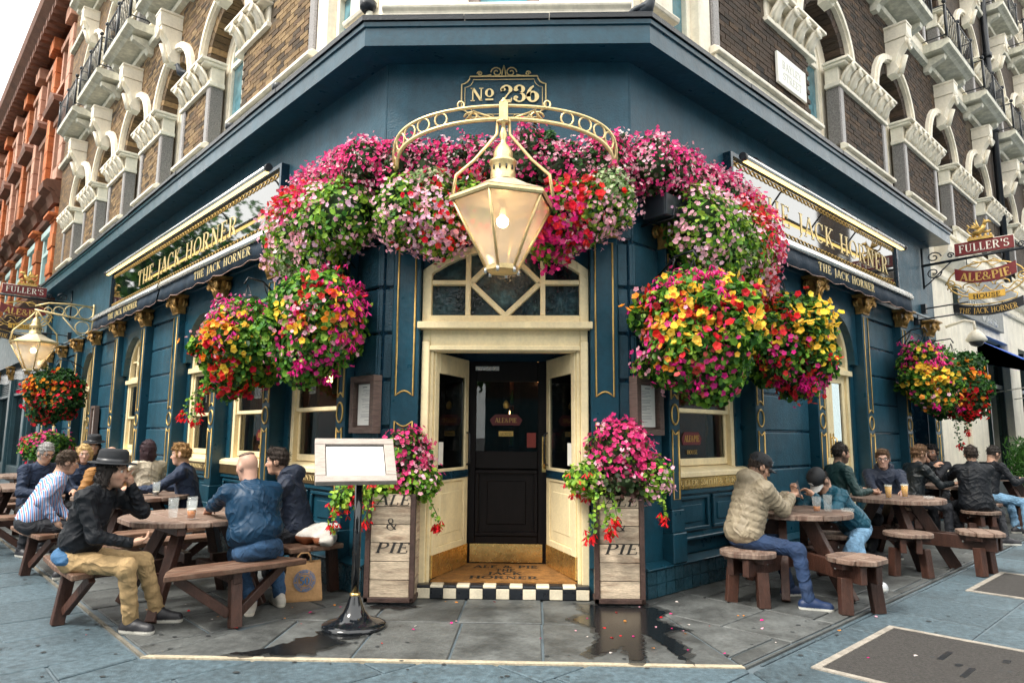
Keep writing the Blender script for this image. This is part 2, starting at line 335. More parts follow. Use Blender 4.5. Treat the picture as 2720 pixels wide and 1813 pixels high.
def slabs(rects,planes,m,g=.010,mn=.03):
    for p in rects:
        c=clip(p,planes)
        if not c or area(c)<mn: continue
        c=inset(c,g)
        if len(c)<3: continue
        cx=sum(a for a,_ in c)/len(c); cy=sum(a for _,a in c)/len(c)
        if not any(inview((x,y,0),.25) for x,y in c) : continue
        if (cx-.276)**2+(cy+6.58)**2>17**2: continue
        o=M(); dz=random.uniform(-.003,.003); o.hprism([(x-cx,y-cy) for x,y in c],-.035,dz); o.build('slab',m,pavement,bevel=.006,loc=(cx,cy,0))
def rows(fr,a0,a1,b0,b1,ws,lmin,lmax):     # courses along b of width ws along a
    out=[]; a=a0
    while a<a1:
        w=random.choice(ws); bb=b0-random.uniform(0,1)
        while bb<b1:
            l=random.uniform(lmin,lmax); P=[wp(fr,*t,0) for t in ((a,bb),(a+w,bb),(a+w,bb+l),(a,bb+l))]; out.append([(p.x,p.y) for p in P]); bb+=l
        a+=w
    return out
CL,CRn=(-2.33,-1.8),(1.66,-1.8)
def ln(a,b):       # half plane on the right-hand side of a->b is kept
    dx,dy=b[0]-a[0],b[1]-a[1]; L=math.hypot(dx,dy); nx,ny=-dy/L,dx/L; return (nx,ny,nx*a[0]+ny*a[1])
neg=lambda p:(-p[0],-p[1],-p[2])
mL=ln((-1.26,0),CL); mR=ln((1.27,0),CRn)            # mitre lines
wl=(-q,-q,(1.26)*q+2.03); wr=(q,-q,-1.27*q*-1*1+1.55) # apron limits
wl=(-q,-q,1.26*q+2.03); wr=(q,-q,1.27*q+1.55)
frontR=[[(x0,y0),(x1,y0),(x1,y1),(x0,y1)] for y0,y1,xs in ((-.87,.1,(-1.9,-1.02,-.33,.36,.98,2)),(-1.8,-.87,(-2.5,-1.62,-.95,-.29,.35,1.05,2))) for x0,x1 in zip(xs,xs[1:])]
# which side of the mitres is the front?
def side(pl,p): return pl[0]*p[0]+pl[1]*p[1]-pl[2]
mLf=mL if side(mL,(0,-1))<0 else neg(mL); mRf=mR if side(mR,(0,-1))<0 else neg(mR)
slabs(frontR,[mLf,mRf,(0,-1,1.8),(0,1,.02)],APRON)
slabs(rows(FL,-1,17,0,2.03,[.75,.9,.62],.85,1.15),[neg(mLf),wl],APRON)
slabs(rows(FR,-1,17,0,1.55,[.75,.9,.62],.7,1.1),[neg(mRf),wr],APRON)
SL=rows(FL,-14,16,-26,14,[.78,.78,.6],.75,1.25)
# the pale edging strip and the slabs of the street beyond it
def off(pl,d): return (pl[0],pl[1],pl[2]+d)
slabs(SL,[mLf,mRf,(0,1,-1.86)],SLAB); slabs(SL,[neg(mLf),neg(off(wl,.06))],SLAB); slabs(SL,[neg(mRf),neg(off(wr,.06))],SLAB)
for P,pls in (([(-4,-1.86),(4,-1.86),(4,-1.8),(-4,-1.8)],[mLf,mRf]),):
    c=inset(clip(P,pls),.004); b=M(); b.hprism(c,-.03,.004); b.build('edging_strip',EDGE,pavement)
for fr,w,mm in ((FL,2.03,neg(mLf)),(FR,1.55,neg(mRf))):
    for k in range(9):
        P=[wp(fr,*t,0) for t in ((-2+k*1.2,w+.02),(-.8+k*1.2,w+.02),(-.8+k*1.2,w+.05),(-2+k*1.2,w+.05))]; c=clip([(p.x,p.y) for p in P],[mm])
        if len(c)<3: continue
        c=inset(c,.003)
        if len(c)>2: b=M(); b.hprism(c,-.03,.002); b.build('edging_strip',APRON if fr is FR else EDGE2,pavement)
# inspection covers set in pale frames
TAR=mat('cover_asphalt',(.045,.041,.038),.9,var=.45,vs=60,bump=.8,bs=120)
FRAME=mat('cover_frame_stone',(.30,.27,.23),.75,var=.3,vs=10,bump=.3,bs=60)
def cover(pts,label):
    c=thing('inspection_cover',label,'manhole cover',loc=(sum(p[0] for p in pts)/4,sum(p[1] for p in pts)/4,0),group='inspection covers in the pavement')
    l=[(p[0]-c.location.x,p[1]-c.location.y) for p in pts]; inn=inset(l,.05); inn2=inset(l,.054)
    ar=sum(l[i][0]*l[(i+1)%4][1]-l[(i+1)%4][0]*l[i][1] for i in range(4)); l=l if ar>0 else l[::-1]
    # order the inset like the outer ring
    inn=[min(inn,key=lambda t:math.hypot(t[0]-p[0],t[1]-p[1])) for p in l]
    for i in range(4):
        b=M(); b.hprism([l[i],l[(i+1)%4],inn[(i+1)%4],inn[i]],-.02,.008); b.build('frame_bar',FRAME,c)
    b=M(); b.hprism(inn2,-.02,.005); b.build('plate',TAR,c)
    u=Vector((l[1][0]-l[0][0],l[1][1]-l[0][1],0)).normalized(); v=Vector((-u.y,u.x,0))
    for (x,y,w,h) in ((.1,.08,.12,.018),(-.18,-.12,.12,.018),(-.02,.0,.03,.02),(.3,.25,.05,.015),(-.35,.2,.04,.02)):
        b=M(); P=[u*(x+a)+v*(y+d) for a,d in ((-w,-h),(w,-h),(w,h),(-w,h))]; b.hprism([(p.x,p.y) for p in P],0,.0075); b.build('key_slot',BLACK,c)
cover([(3.14,-.79),(2.1,-1.83),(3.04,-2.72),(4.08,-1.68)],'large asphalt-filled inspection cover in pale frame nearest the camera')
cover([(5.55,1.52),(4.56,.54),(5.3,-.2),(6.3,.8)],'asphalt-filled inspection cover farther along the pavement, cut by picture edge')
WATER=mat('wet_stone_film',(.008,.009,.010),.2,var=0,spec=.45)
DAMP=mat('damp_stone',(.03,.031,.03),.3,var=.3,vs=9,alpha=.6)
def puddle(pts,label,sd):
    rnd=random.Random(sd); out=[]
    n=len(pts)
    for i in range(n):
        a,b_=pts[i],pts[(i+1)%n]; L=math.hypot(b_[0]-a[0],b_[1]-a[1]); k=max(2,int(L/.035))
        for j in range(k):
            t=j/k; out.append((a[0]+(b_[0]-a[0])*t+rnd.uniform(-.025,.025),a[1]+(b_[1]-a[1])*t+rnd.uniform(-.02,.02)))
    cx=sum(p[0] for p in out)/len(out); cy=sum(p[1] for p in out)/len(out); bm=bmesh.new()
    vs_=[bm.verts.new((x-cx,y-cy,0)) for x,y in out]; f=bm.faces.new(vs_); bmesh.ops.triangulate(bm,faces=[f])
    me=bpy.data.meshes.new('puddle'); bm.to_mesh(me); bm.free(); me.materials.append(WATER)
    for p in me.polygons: p.use_smooth=False
    o=bpy.data.objects.new('puddle',me); COL.objects.link(o); o.location=(cx,cy,.0055); o['kind']='structure'; o['label']=label
    if me.polygons[0].normal.z<0: me.flip_normals()
    dm=me.copy(); dm.materials.clear(); dm.materials.append(DAMP); d=bpy.data.objects.new('damp_patch',dm); COL.objects.link(d); d.location=(cx,cy-.02,.0042); d.scale=(1.14,1.12,1); d['kind']='structure'
puddle([(.70,-.26),(.86,-.28),(1.34,-.34),(1.42,-.5),(1.27,-.72),(1.47,-1.0),(1.28,-1.08),(1.36,-1.45),(1.3,-1.75),(1.2,-1.3),(1.12,-1.1),(1.02,-1.75),(.92,-1.72),(.93,-1.45),(.72,-1.66),(.66,-1.6),(.80,-1.2),(.76,-1.0),(.64,-.82),(.60,-.72),(.74,-.62),(.72,-.45)],'water running from the right flower planter',3)
puddle([(-1.30,-1.15),(-1.02,-1.22),(-1.02,-1.30),(-1.12,-1.42),(-1.06,-1.5),(-1.22,-1.62),(-1.2,-1.74),(-1.34,-1.7),(-1.38,-1.78),(-1.52,-1.74),(-1.6,-1.79),(-1.82,-1.77),(-1.62,-1.66),(-1.52,-1.52),(-1.44,-1.5),(-1.48,-1.4),(-1.34,-1.34),(-1.38,-1.22)],'water running over the slabs under the menu stand',5)
puddle([(-1.1,-.36),(-.8,-.36),(-.72,-.42),(-.86,-.5),(-.98,-.46),(-1.08,-.5),(-1.16,-.42)],'damp patch under the left planter',9)

GUM=mat('trodden_gum',(.03,.034,.036),.8,var=.2,vs=20); _g=M(); _r=random.Random(12)
for _ in range(230):
    x,y=_r.uniform(-5,6),_r.uniform(-3.6,.6); rr=_r.uniform(.008,.022); sq=_r.uniform(.6,1)
    if y>-.25 and abs(x)<1.6 or y>abs(x)-1.7: continue
    k=[_g.V(x+rr*math.cos(a*.785),y+rr*sq*math.sin(a*.785),.0052) for a in range(8)]; _g.Fc(k)
o=_g.build('gum_spots',GUM); o['kind']='stuff'; o['label']='dark trodden gum spots on the paving slabs'
# ---------------------------------------------------------------- the corner pub
PAPER0=mat('window_notice_paper',(.8,.77,.7),.8,var=.05)
pub=thing('pub_building','navy painted corner pub with brick and white stucco storeys above','building')
RUSTZ=[.32,.68,1.11,1.56,2.02,2.48,2.94,3.40]
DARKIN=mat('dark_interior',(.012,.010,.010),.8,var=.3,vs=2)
def rust(fr,s0,s1,z0=1.11,b=.0,bb=-.14):
    for a,c in zip(RUSTZ,RUSTZ[1:]):
        if a<z0-.01: continue
        o=M(fr); o.box(s0,s1,bb,b,a+.012,c-.012); o.build('rusticated_block',NAVY,pub,bevel=.014)
def rectpath(a0,a1,c0,c1,b,ntop=0,nbot=0):      # moulding outline with concave scooped ends
    P=[]
    def scoop(x0,x1,z,d,k): return [(x0+(x1-x0)*i/k,b,z+d*math.sin(math.pi*i/k)) for i in range(k+1)]
    P+=scoop(a0,a1,c0,nbot,6 if nbot else 1); P+=scoop(a1,a0,c1,ntop,6 if ntop else 1); return P
def volute(b,ca,bo,cc,r,sgn,mi=0,turn=1.6,w=.02):
    P=[]; n=20
    for i in range(n+1):
        t=i/n; a=sgn*(math.pi*.5+t*turn*2*math.pi); rr=r*(1-t*.85); P.append((ca+rr*math.cos(a),bo,cc+rr*math.sin(a)))
    b.tube(P,w,5,mi,rs=[w*(1-.6*i/n) for i in range(n+1)])
def capital(fr,s0,s1,b0,z0,z1,parent,side=None):
    """gilded composite capital: flared bell with leaves, corner volutes, abacus"""
    w=s1-s0; c=(s0+s1)/2; h=z1-z0; o=M(fr)
    o.sweep([(0,z0-.02),(b0+.025,z0-.02),(b0+.025,z0+.012),(0,z0+.012)],s0-.01,s1+.01)
    o.prism([(s0,z0),(s1,z0),(s1+.02,z0+h*.55),(s1+.06,z0+h*.82),(s0-.06,z0+h*.82),(s0-.02,z0+h*.55)],0,b0+.03)
    o.box(s0-.1,s1+.1,0,b0+.12,z0+h*.84,z0+h*.9); o.box(s0-.13,s1+.13,0,b0+.15,z0+h*.9,z1)
    for sx,cs in ((-1,s0-.03),(1,s1+.03)):
        volute(o,cs,b0+.10,z0+h*.58,h*.22,sx,w=.026); o.ball(cs,b0+.1,z0+h*.58,.03)
        for bb in (.02,b0*.6): volute(o,cs+sx*.03,bb,z0+h*.58,h*.2,sx,w=.022)
    for k in range(5):
        x=s0+w*(k+.5)/5; t=.0 if k%2 else .03
        o.tube([(x,b0+.02,z0+.01),(x,b0+.05,z0+h*.25+t),(x,b0+.09,z0+h*.42+t),(x,b0+.075,z0+h*.36+t)],.02,5,rs=[.022,.028,.02,.008])
        o.tube([(x,b0+.03,z0+h*.3),(x,b0+.07,z0+h*.6),(x,b0+.12,z0+h*.78),(x,b0+.1,z0+h*.72)],.015,5,rs=[.014,.02,.018,.006])
    o.ball(c,b0+.12,z0+h*.88,.045)
    return o.build('capital',GILT,parent)
def pilaster(fr,s0,s1,z0=.28,z1=3.42,b0=0,ring=True,cap=True,proud=.09):
    P=M(fr); P.box(s0,s1,b0-.14,b0+proud,z0+.5,z1); P.box(s0-.02,s1+.02,b0-.14,b0+proud+.02,z0+.28,z0+.5); P.box(s0-.03,s1+.03,b0-.14,b0+proud+.035,z0,z0+.28)
    pl=P.build('pilaster',NAVYS,pub,bevel=.008)
    f=b0+proud+.004; g=M(fr); m=.035 if s1-s0<.25 else .05
    for a in ((z0+.6,1.56,.0,-.05) if ring else (z0+.6,1.62,0,-.05),(1.86,z1-.07,.05,0)):
        g.tube(rectpath(s0+m,s1-m,a[0],a[1],f,a[3] if a[3] else 0,a[2]),.009,5,closed=True)
    g.build('gilt_moulding',GOLD,pl)
    if ring:
        g=M(fr); c=(s0+s1)/2; r=(s1-s0)/2-.03; g.tube([(c+r*math.cos(t*.314159),f,1.71+.10*math.sin(t*.314159)) for t in range(20)],.011,5,closed=True); g.build('gilt_ring',GOLD,pl)
    if cap: capital(fr,s0,s1,b0+proud,z1,3.69,pl)
    return pl
def archpoly(s0,s1,z0,z1,ca,r,zs,n=14):   # spandrel: rectangle minus an arch of radius r springing at zs, as quads
    Q=[]; xs=[ca-r*math.cos(math.pi*i/n) for i in range(n+1)]; zz=[zs+r*math.sin(math.pi*i/n) for i in range(n+1)]
    Q.append([(s0,z0),(xs[0],z0),(xs[0],z1),(s0,z1)]); Q.append([(xs[-1],z0),(s1,z0),(s1,z1),(xs[-1],z1)])
    for i in range(n): Q.append([(xs[i],zz[i]),(xs[i+1],zz[i+1]),(xs[i+1],z1),(xs[i],z1)])
    return Q
BAND=mat('bronze_sign_band',(.13,.085,.04),.35,metal=.5,var=.3,vs=9)
BANDG=mat('polished_brass_band',(.62,.42,.14),.25,metal=.75,var=.2,vs=6)
TILE=mat('blue_glazed_tile',(.018,.062,.088),.28,var=.2,vs=9,orand=.25)
def sash(fr,s0,s1,txt=None,band=BAND,door=False,rdir=1):
    """arched pub window of a bay: frame, two sashes with panes, fanlight, sill, sign band and panelled stall riser"""
    B=-.17; ca=(s0+s1)/2; w=s1-s0
    sp=M(fr)
    for Q in archpoly(s0-.02,s1+.02,2.60,3.42,ca,.66,2.66): sp.prism(Q,-.24,-.012)
    for a0,a1 in ((s0-.02,ca-.66),(ca+.66,s1+.02)): sp.box(a0,a1,-.24,-.10,.3,2.6)
    sp.build('window_surround',NAVYS,pub)
    wd=thing_part('window')
    z0=.34 if door else 1.13; o=M(fr); x0,x1=ca-.66,ca+.66
    o.box(x0,x0+.075,B-.06,B+.05,z0,2.45); o.box(x1-.075,x1,B-.06,B+.05,z0,2.45); o.box(x0-.03,x1+.03,B-.06,B+.10,2.42,2.50)
    o.ringarc(ca,2.66,.585,.66,B-.06,B+.05,0,180,18); o.box(x0,x0+.075,B-.06,B+.05,2.5,2.66); o.box(x1-.075,x1,B-.06,B+.05,2.5,2.66); o.box(x0+.07,x1-.07,B-.05,B+.03,2.5,2.56)
    for sx in (-1,1):
        o.box(ca+sx*.26-.02,ca+sx*.26+.02,B-.05,B+.02,2.55,3.16); o.tube([(ca,B,2.6),(ca+sx*.26,B,2.86),(ca,B,3.18)],.022,4)
    o.box(ca-.58,ca-.26,B-.05,B+.02,2.84,2.875); o.box(ca+.26,ca+.58,B-.05,B+.02,2.84,2.875)
    o.build('frame',CREAM,wd,bevel=.005)
    pn=M(fr); n=18; pn.prism([(ca-.6,2.53)]+[(ca-.6*math.cos(math.pi*i/n),2.66+.6*math.sin(math.pi*i/n)) for i in range(n+1)]+[(ca+.6,2.53)],B-.035,B-.03); pn.build('fanlight_pane',GLASSD,wd)
    if door:
        for sx in (-1,1):
            d=M(fr); a,c=(ca-.58,ca-.005) if sx<0 else (ca+.005,ca+.58)
            d.box(a,a+.1,B-.04,B+.01,.34,2.42); d.box(c-.1,c,B-.04,B+.01,.34,2.42); d.box(a+.1,c-.1,B-.04,B+.01,2.3,2.42); d.box(a+.1,c-.1,B-.04,B+.01,1.06,1.2); d.box(a+.1,c-.1,B-.04,B+.01,.34,.5); d.box(a+.1,c-.1,B-.04,B-.02,.5,1.06)
            dl=d.build('door_leaf',CREAM,wd,bevel=.006)
            p=M(fr); p.box(a+.1,c-.1,B-.025,B-.02,1.2,2.3); p.build('pane',GLASSD,dl)
            h=M(fr); hx=ca+sx*.055; h.box(hx-.018,hx+.018,B+.01,B+.02,1.2,1.55); h.tube([(hx,B+.01,1.25),(hx,B+.06,1.27),(hx,B+.06,1.47),(hx,B+.01,1.5)],.009,6); h.build('handle',BRASS,dl)
        k=M(fr); k.box(s0,s1,-.2,.0,.16,.34); k.build('doorstep',STUCCO2,pub)
        return
    for k,(a,c,bb) in enumerate(((1.18,1.79,B-.02),(1.75,2.42,B+.015))):
        d=M(fr); y0,y1=x0+.075,x1-.075; d.box(y0,y0+.05,bb-.03,bb+.012,a,c); d.box(y1-.05,y1,bb-.03,bb+.012,a,c); d.box(y0+.05,y1-.05,bb-.03,bb+.012,a,a+(.075 if k==0 else .045)); d.box(y0+.05,y1-.05,bb-.03,bb+.012,c-.045,c)
        sh=d.build('sash',CREAM,wd,bevel=.004); p=M(fr); p.box(y0+.05,y1-.05,bb-.012,bb-.006,a+.045,c-.045); p.build('pane',GLASSD,sh)
    o=M(fr); o.sweep([(-.24,1.09),(-.02,1.07),(-.02,1.12),(-.05,1.14),(-.24,1.18)],s0-.01,s1+.01); o.build('sill',CREAM,wd,bevel=.004)
    o=M(fr); o.box(s0,s1,-.24,-.03,.95,1.066); o.box(s0,s1,-.24,-.045,.90,.95,1); bn=o.build('sign_band',[band,NAVYS],pub,bevel=.003)
    if txt: text('lettering',txt,wp(fr,ca,-.029,.985),fr[1]*rdir,(0,0,1),.058,LETT,bn,width=w*.86,depth=.003)
    # panelled stall riser
    o=M(fr); o.box(s0,s1,-.24,-.09,.30,.90); o.box(s0,s1,-.24,-.05,.30,.46); o.sweep([(-.1,.46),(.0,.44),(.0,.47),(-.1,.50)],s0,s1); rs=o.build('stall_riser',NAVYS,pub,bevel=.006)
    for k in range(2):
        a0=s0+.06+k*(w/2-.02); a1=a0+w/2-.1
        o=M(fr)
        for (u0,u1,v0,v1) in ((a0,a1,.84,.875),(a0,a1,.52,.555),(a0,a0+.035,.555,.84),(a1-.035,a1,.555,.84)): o.box(u0,u1,-.09,-.055,v0,v1)
        o.box(a0+.12,a1-.12,-.09,-.075,.60,.78); o.build('panel_moulding',NAVYS,rs,bevel=.006)
def thing_part(name):
    o=bpy.data.objects.new(name,None); COL.objects.link(o); o.parent=pub; o.empty_display_size=.1; return o
# --- left facade bays
for fr,bays,pils,end in ((FL,[('w',.60,2.20,'AWARD WINNING ALES'),('w',2.42,4.0,None),('w',4.22,5.82,'AWARD WINNING ALES'),('r',6.08,7.65),('w',7.9,9.5,None),('r',9.75,11.4),('w',11.62,13.2,None),('r',13.45,15.0),('d',15.25,16.8),('r',17.0,17.5)],
                     [(.42,.60),(2.20,2.42),(4.0,4.22),(5.82,6.08),(7.65,7.9),(9.5,9.75),(11.4,11.62),(13.2,13.45),(15.0,15.25),(16.8,17.0)],17.5),
                 (FR,[('w',.60,2.20,'FULLER SMITH & TURNER'),('r',2.41,3.95),('d',4.18,5.74),('r',5.98,7.53),('k',7.78,9.1),('r',9.34,9.98)],
                     [(.42,.60),(2.20,2.41),(3.95,4.18),(5.74,5.98),(7.53,7.78),(9.1,9.34)],9.98)):
    rust(fr,.0,.42)
    lo=M(fr); lo.box(0,.42,-.14,-.0,.28,1.10); lo.build('corner_dado',NAVYS,pub,bevel=.01)
    for i,bay in enumerate(bays):
        k,a,c=bay[:3]
        if k=='r':
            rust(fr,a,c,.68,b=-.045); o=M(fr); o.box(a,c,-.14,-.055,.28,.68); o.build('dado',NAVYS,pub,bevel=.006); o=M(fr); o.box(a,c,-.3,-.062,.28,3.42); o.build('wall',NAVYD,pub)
        elif k=='w': sash(fr,a,c,bay[3],BANDG if fr is FR else BAND,rdir=-1 if fr is FL else 1)
        elif k=='d': sash(fr,a,c,door=True)
        else:
            o=M(fr); ca=(a+c)/2
            for Q in archpoly(a,c,2.6,3.42,ca,.55,2.7): o.prism(Q,-.2,-.012)
            o.box(a,c,-.32,-.25,.1,3.3); o.box(a-.02,a+.03,-.32,-.02,0,3.4); o.box(c-.03,c+.02,-.32,-.02,0,3.4)
            for s_ in (-1,1): o.box(ca+s_*.3-.2,ca+s_*.3+.2,-.25,-.235,.4,1.2); o.box(ca+s_*.3-.2,ca+s_*.3+.2,-.25,-.235,1.35,2.4)
            d=o.build('side_door',NAVYD,pub,bevel=.01)
            h=M(fr)
            for s_ in (-1,1): h.tube([(ca+s_*.05,-.25,1.25),(ca+s_*.05,-.19,1.3),(ca+s_*.05,-.19,1.5),(ca+s_*.05,-.25,1.55)],.01,6)
            h.build('handle',BRASS,d)
            p=M(fr); p.prism([(ca-.55*math.cos(math.pi*i/12),2.7+.55*math.sin(math.pi*i/12)) for i in range(13)],-.26,-.25); p.build('fanlight_pane',GLASSD,d)
    for a,c in pils: pilaster(fr,a,c)
    # plain plaster above the capitals, up to the cornice, and its thin string
    o=M(fr); o.box(-.0,end,-.34,-.02,3.42,5.36); o.build('plaster_wall',NAVY,pub)
    o=M(fr); o.box(-.0,end,-.02,.05,3.69,3.76); o.sweep([(.0,3.76),(.07,3.76),(.05,3.8),(0,3.84)],0,end); o.build('string_course',NAVYS,pub,bevel=.006)
    # plinth: skirting, ledge, two courses of glazed tiles (own pieces near the corner, one joined band beyond)
    o=M(fr); o.box(0,end,-.3,.075,0,.27); o.sweep([(0,.27),(.11,.255),(.11,.27),(.02,.31),(0,.31)],0,end); o.build('plinth',NAVYS,pub,bevel=.005)
    tm=M(); tm.box(.004,.146,0,.012,.004,.116); tme=tm.mesh('tile',TILE); far=M(fr)
    for r in range(2):
        for k in range(int(end/.15)):
            if k<26:
                ang=math.atan2(fr[1].y,fr[1].x)+(math.pi if fr is FL else 0)
                inst(tme,'plinth_tile',pub,wp(fr,(k+1 if fr is FL else k)*.15,.089,.005+r*.122),(0,0,ang))
            else: far.box(k*.15+.004,k*.15+.146,.077,.089,.009+r*.122,.121+r*.122)
    t=far.build('plinth_tiles',TILE,pub); t['kind']='stuff'
# --- chamfered corner with the entrance
CX0,CX1=-1.26,1.27
o=M(FF); o.box(CX0,CX1,-.34,-.02,3.45,5.36); 
o.build('plaster_wall',NAVY,pub)
for s in (-1,1):
    e=CX0 if s<0 else CX1
    for a,c in zip(RUSTZ,RUSTZ[1:]):
        if a<1.1: continue
        o=M(FF); o.box(e,s*1.10,-.2,.0,a+.012,c-.012); o.build('rusticated_block',NAVY,pub,bevel=.014)
    o=M(FF); o.box(e-.0*s,s*1.10,-.2,.004,.28,1.10); o.build('corner_dado',NAVYS,pub,bevel=.01)
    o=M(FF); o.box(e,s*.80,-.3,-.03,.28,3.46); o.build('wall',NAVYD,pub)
    a0,a1=sorted((s*.83,s*1.10)); pilaster(FF,a0,a1,ring=False,z1=3.44,proud=.07)
    o=M(FF); o.box(s*.80,e,-.3,.06,0,.28); o.build('plinth',NAVYS,pub,bevel=.006)
o=M(FF); o.box(CX0,CX1,-.02,.05,3.70,3.76); o.build('string_course',NAVYS,pub,bevel=.006)
# spandrel round the fanlight (segmental arch, radius 1.28)
RA=1.30; ZC=3.41-RA
sp=M(FF); n=14; xs=[-.82+1.64*i/n for i in range(n+1)]; zz=[ZC+math.sqrt(RA*RA-x*x) for x in xs]
for i in range(n): sp.prism([(xs[i],zz[i]),(xs[i+1],zz[i+1]),(xs[i+1],3.46),(xs[i],3.46)],-.3,-.02)
sp.build('entrance_spandrel',NAVYS,pub)
fan=thing_part('fanlight'); o=M(FF); P=[]
for i in range(n):
    x0,x1=xs[i],xs[i+1]; z=lambda x,r:ZC+math.sqrt(r*r-x*x)
    o.prism([(x0,z(x0,RA-.085)),(x1,z(x1,RA-.085)),(x1,z(x1,RA)-.003),(x0,z(x0,RA)-.003)],-.14,.015)
for s in (-1,1):
    a0,a1=sorted((s*.82,s*.73)); o.box(a0,a1,-.14,.012,2.585,3.09)
    a0,a1=sorted((s*.395,s*.345)); o.box(a0,a1,-.12,.006,2.66,3.30); a0,a1=sorted((s*.73,s*.39)); o.box(a0,a1,-.12,.003,2.97,3.015)
    for (x0,z0_,x1,z1_) in ((0,2.66,s*.345,2.99),(s*.345,2.99,0,3.33)):
        dx,dz=x1-x0,z1_-z0_; L=math.hypot(dx,dz); px,pz=-dz/L*.026,dx/L*.026
        o.prism([(x0+px,z0_+pz),(x0-px,z0_-pz),(x1-px,z1_-pz),(x1+px,z1_+pz)],-.115,.0 if s<0 else -.001)
o.box(-.735,.735,-.13,.009,2.585,2.66); o.box(-.85,.85,-.2,.11,2.515,2.583); o.build('fanlight_frame',CREAM,fan,bevel=.006)
LEAD=mat('textured_fanlight_glass',(.008,.022,.032),.12,var=.9,vs=3,col2=(.05,.10,.11),c2s=2.4,c2t=.58,bump=.25,bs=25)
for j,(a0,a1,poly) in enumerate(((-.74,-.39,None),(.39,.74,None),(-.35,.35,None))):
    p=M(FF); k=8; xx=[a0+(a1-a0)*i/k for i in range(k+1)]; p.prism([(a0,2.65)]+[(x,ZC+math.sqrt((RA-.08)**2-x*x)) for x in xx]+[(a1,2.65)],-.075,-.07); p.build('pane',LEAD,fan)
# door case
o=M(FF)
for s in (-1,1):
    a0,a1=sorted((s*.81,s*.735)); o.box(a0,a1,-.16,.03,.0,2.40); a0,a1=sorted((s*.735,s*.70)); o.box(a0,a1,-.14,-.01,.0,2.33)
o.box(-.735,.735,-.16,.0,2.33,2.515); o.box(-.81,-.735,-.16,.0,2.40,2.515); o.box(.735,.81,-.16,.0,2.40,2.515); o.box(-.735,.735,0,.028,2.31,2.36)
o.box(-.7,.7,-.14,-.01,2.30,2.33); o.build('door_case',CREAM,pub,bevel=.007)
# porch: floor, side walls, ceiling, inner wall
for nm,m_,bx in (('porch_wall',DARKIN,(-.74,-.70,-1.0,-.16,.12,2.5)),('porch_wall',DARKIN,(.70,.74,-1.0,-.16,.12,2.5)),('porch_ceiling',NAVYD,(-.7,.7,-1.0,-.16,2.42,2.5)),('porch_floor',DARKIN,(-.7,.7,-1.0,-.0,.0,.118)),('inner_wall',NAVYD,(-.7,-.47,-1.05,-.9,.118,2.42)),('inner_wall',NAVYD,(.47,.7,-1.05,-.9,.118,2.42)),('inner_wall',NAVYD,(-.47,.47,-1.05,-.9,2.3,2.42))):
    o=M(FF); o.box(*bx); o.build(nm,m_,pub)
# the open cream leaves
def leaf(s):
    h=Vector((s*.70,-.05)); t=Vector((s*.44,-.80)); d=(t-h); Lw=d.length; d.normalize(); fr=(Vector((h.x,-h.y,0)),Vector((d.x,-d.y,0)),Vector((-s*abs(d.y),-s*s*0+(-abs(d.x)) ,0)).normalized())
    root=thing_part('door_leaf'); o=M(fr); W_=Lw
    o.box(0,.09,-.022,.022,.15,2.30); o.box(W_-.09,W_,-.022,.022,.15,2.30); o.box(.09,W_-.09,-.022,.022,2.10,2.30); o.box(.09,W_-.09,-.022,.022,1.02,1.16); o.box(.09,W_-.09,-.022,.022,.15,.42)
    o.box(.09,W_-.09,-.008,.008,.42,1.02); o.box(.17,W_-.17,-.014,.014,.52,.92); o.build('leaf_frame',CREAM,root,bevel=.006)
    p=M(fr); p.box(.09,W_-.09,-.006,.006,1.16,2.10); p.build('pane',GLASSD,root)
    p=M(fr); p.box(.005,W_-.005,-.027,.027,1.05,1.13); p.build('push_band',NAVYD,root)
    p=M(fr); p.box(.0,W_,-.026,.026,.15,.36); p.build('kick_plate',BRASS,root)
    p=M(fr); p.tube([(W_-.05,.025,1.18),(W_-.05,.06,1.2),(W_-.05,.06,1.5),(W_-.05,.025,1.52)],.009,6); p.build('handle',BLACK,root)
    p=M(fr); p.box(.12,.22,.007,.009,1.2,1.42); p.build('notice',mat('paper',(.8,.77,.7),.8,var=.05),root)
for s in (-1,1): leaf(s)
# dark inner door
dr=thing_part('inner_door'); o=M(FF)
o.box(-.47,-.35,-.97,-.915,.13,2.3); o.box(.33,.47,-.97,-.915,.13,2.3); o.box(-.35,.33,-.97,-.915,2.08,2.3); o.box(-.35,.33,-.97,-.915,1.13,1.32); o.box(-.35,.33,-.97,-.915,.13,.42); o.box(-.35,.33,-.97,-.945,.42,1.13); 
for (a0,a1,c0,c1) in ((-.35,.33,1.08,1.12),(-.35,.33,.42,.46),(-.35,-.31,.46,1.08),(.29,.33,.46,1.08)): o.box(a0,a1,-.945,-.90,c0,c1)
o.box(-.22,.2,-.945,-.93,.54,1.0); o.build('door_frame',DWOOD,dr,bevel=.006)
p=M(FF); p.box(-.35,.33,-.95,-.945,1.32,2.08); p.build('pane',GLASSD,dr)
p=M(FF); p.box(-.40,.38,-.914,-.908,.15,.34); p.build('kick_plate',BRASS,dr)
p=M(FF); p.box(.375,.425,-.914,-.905,1.1,1.48); p.tube([(.40,-.905,1.14),(.40,-.85,1.16),(.40,-.84,1.29),(.40,-.85,1.42),(.40,-.905,1.44)],.013,7); p.build('door_handle',BRASS,dr)
p=M(FF); p.box(-.36,-.1,-.914,-.9,2.2,2.245); p.build('door_closer',STEEL,dr)
p=M(FF); p.prism([(-.17,1.60),(.13,1.60),(.16,1.66),(.1,1.72),(-.14,1.72),(-.2,1.66)],-.944,-.941); p.build('door_emblem',mat('maroon_enamel',(.12,.012,.015),.35,var=.1),dr)
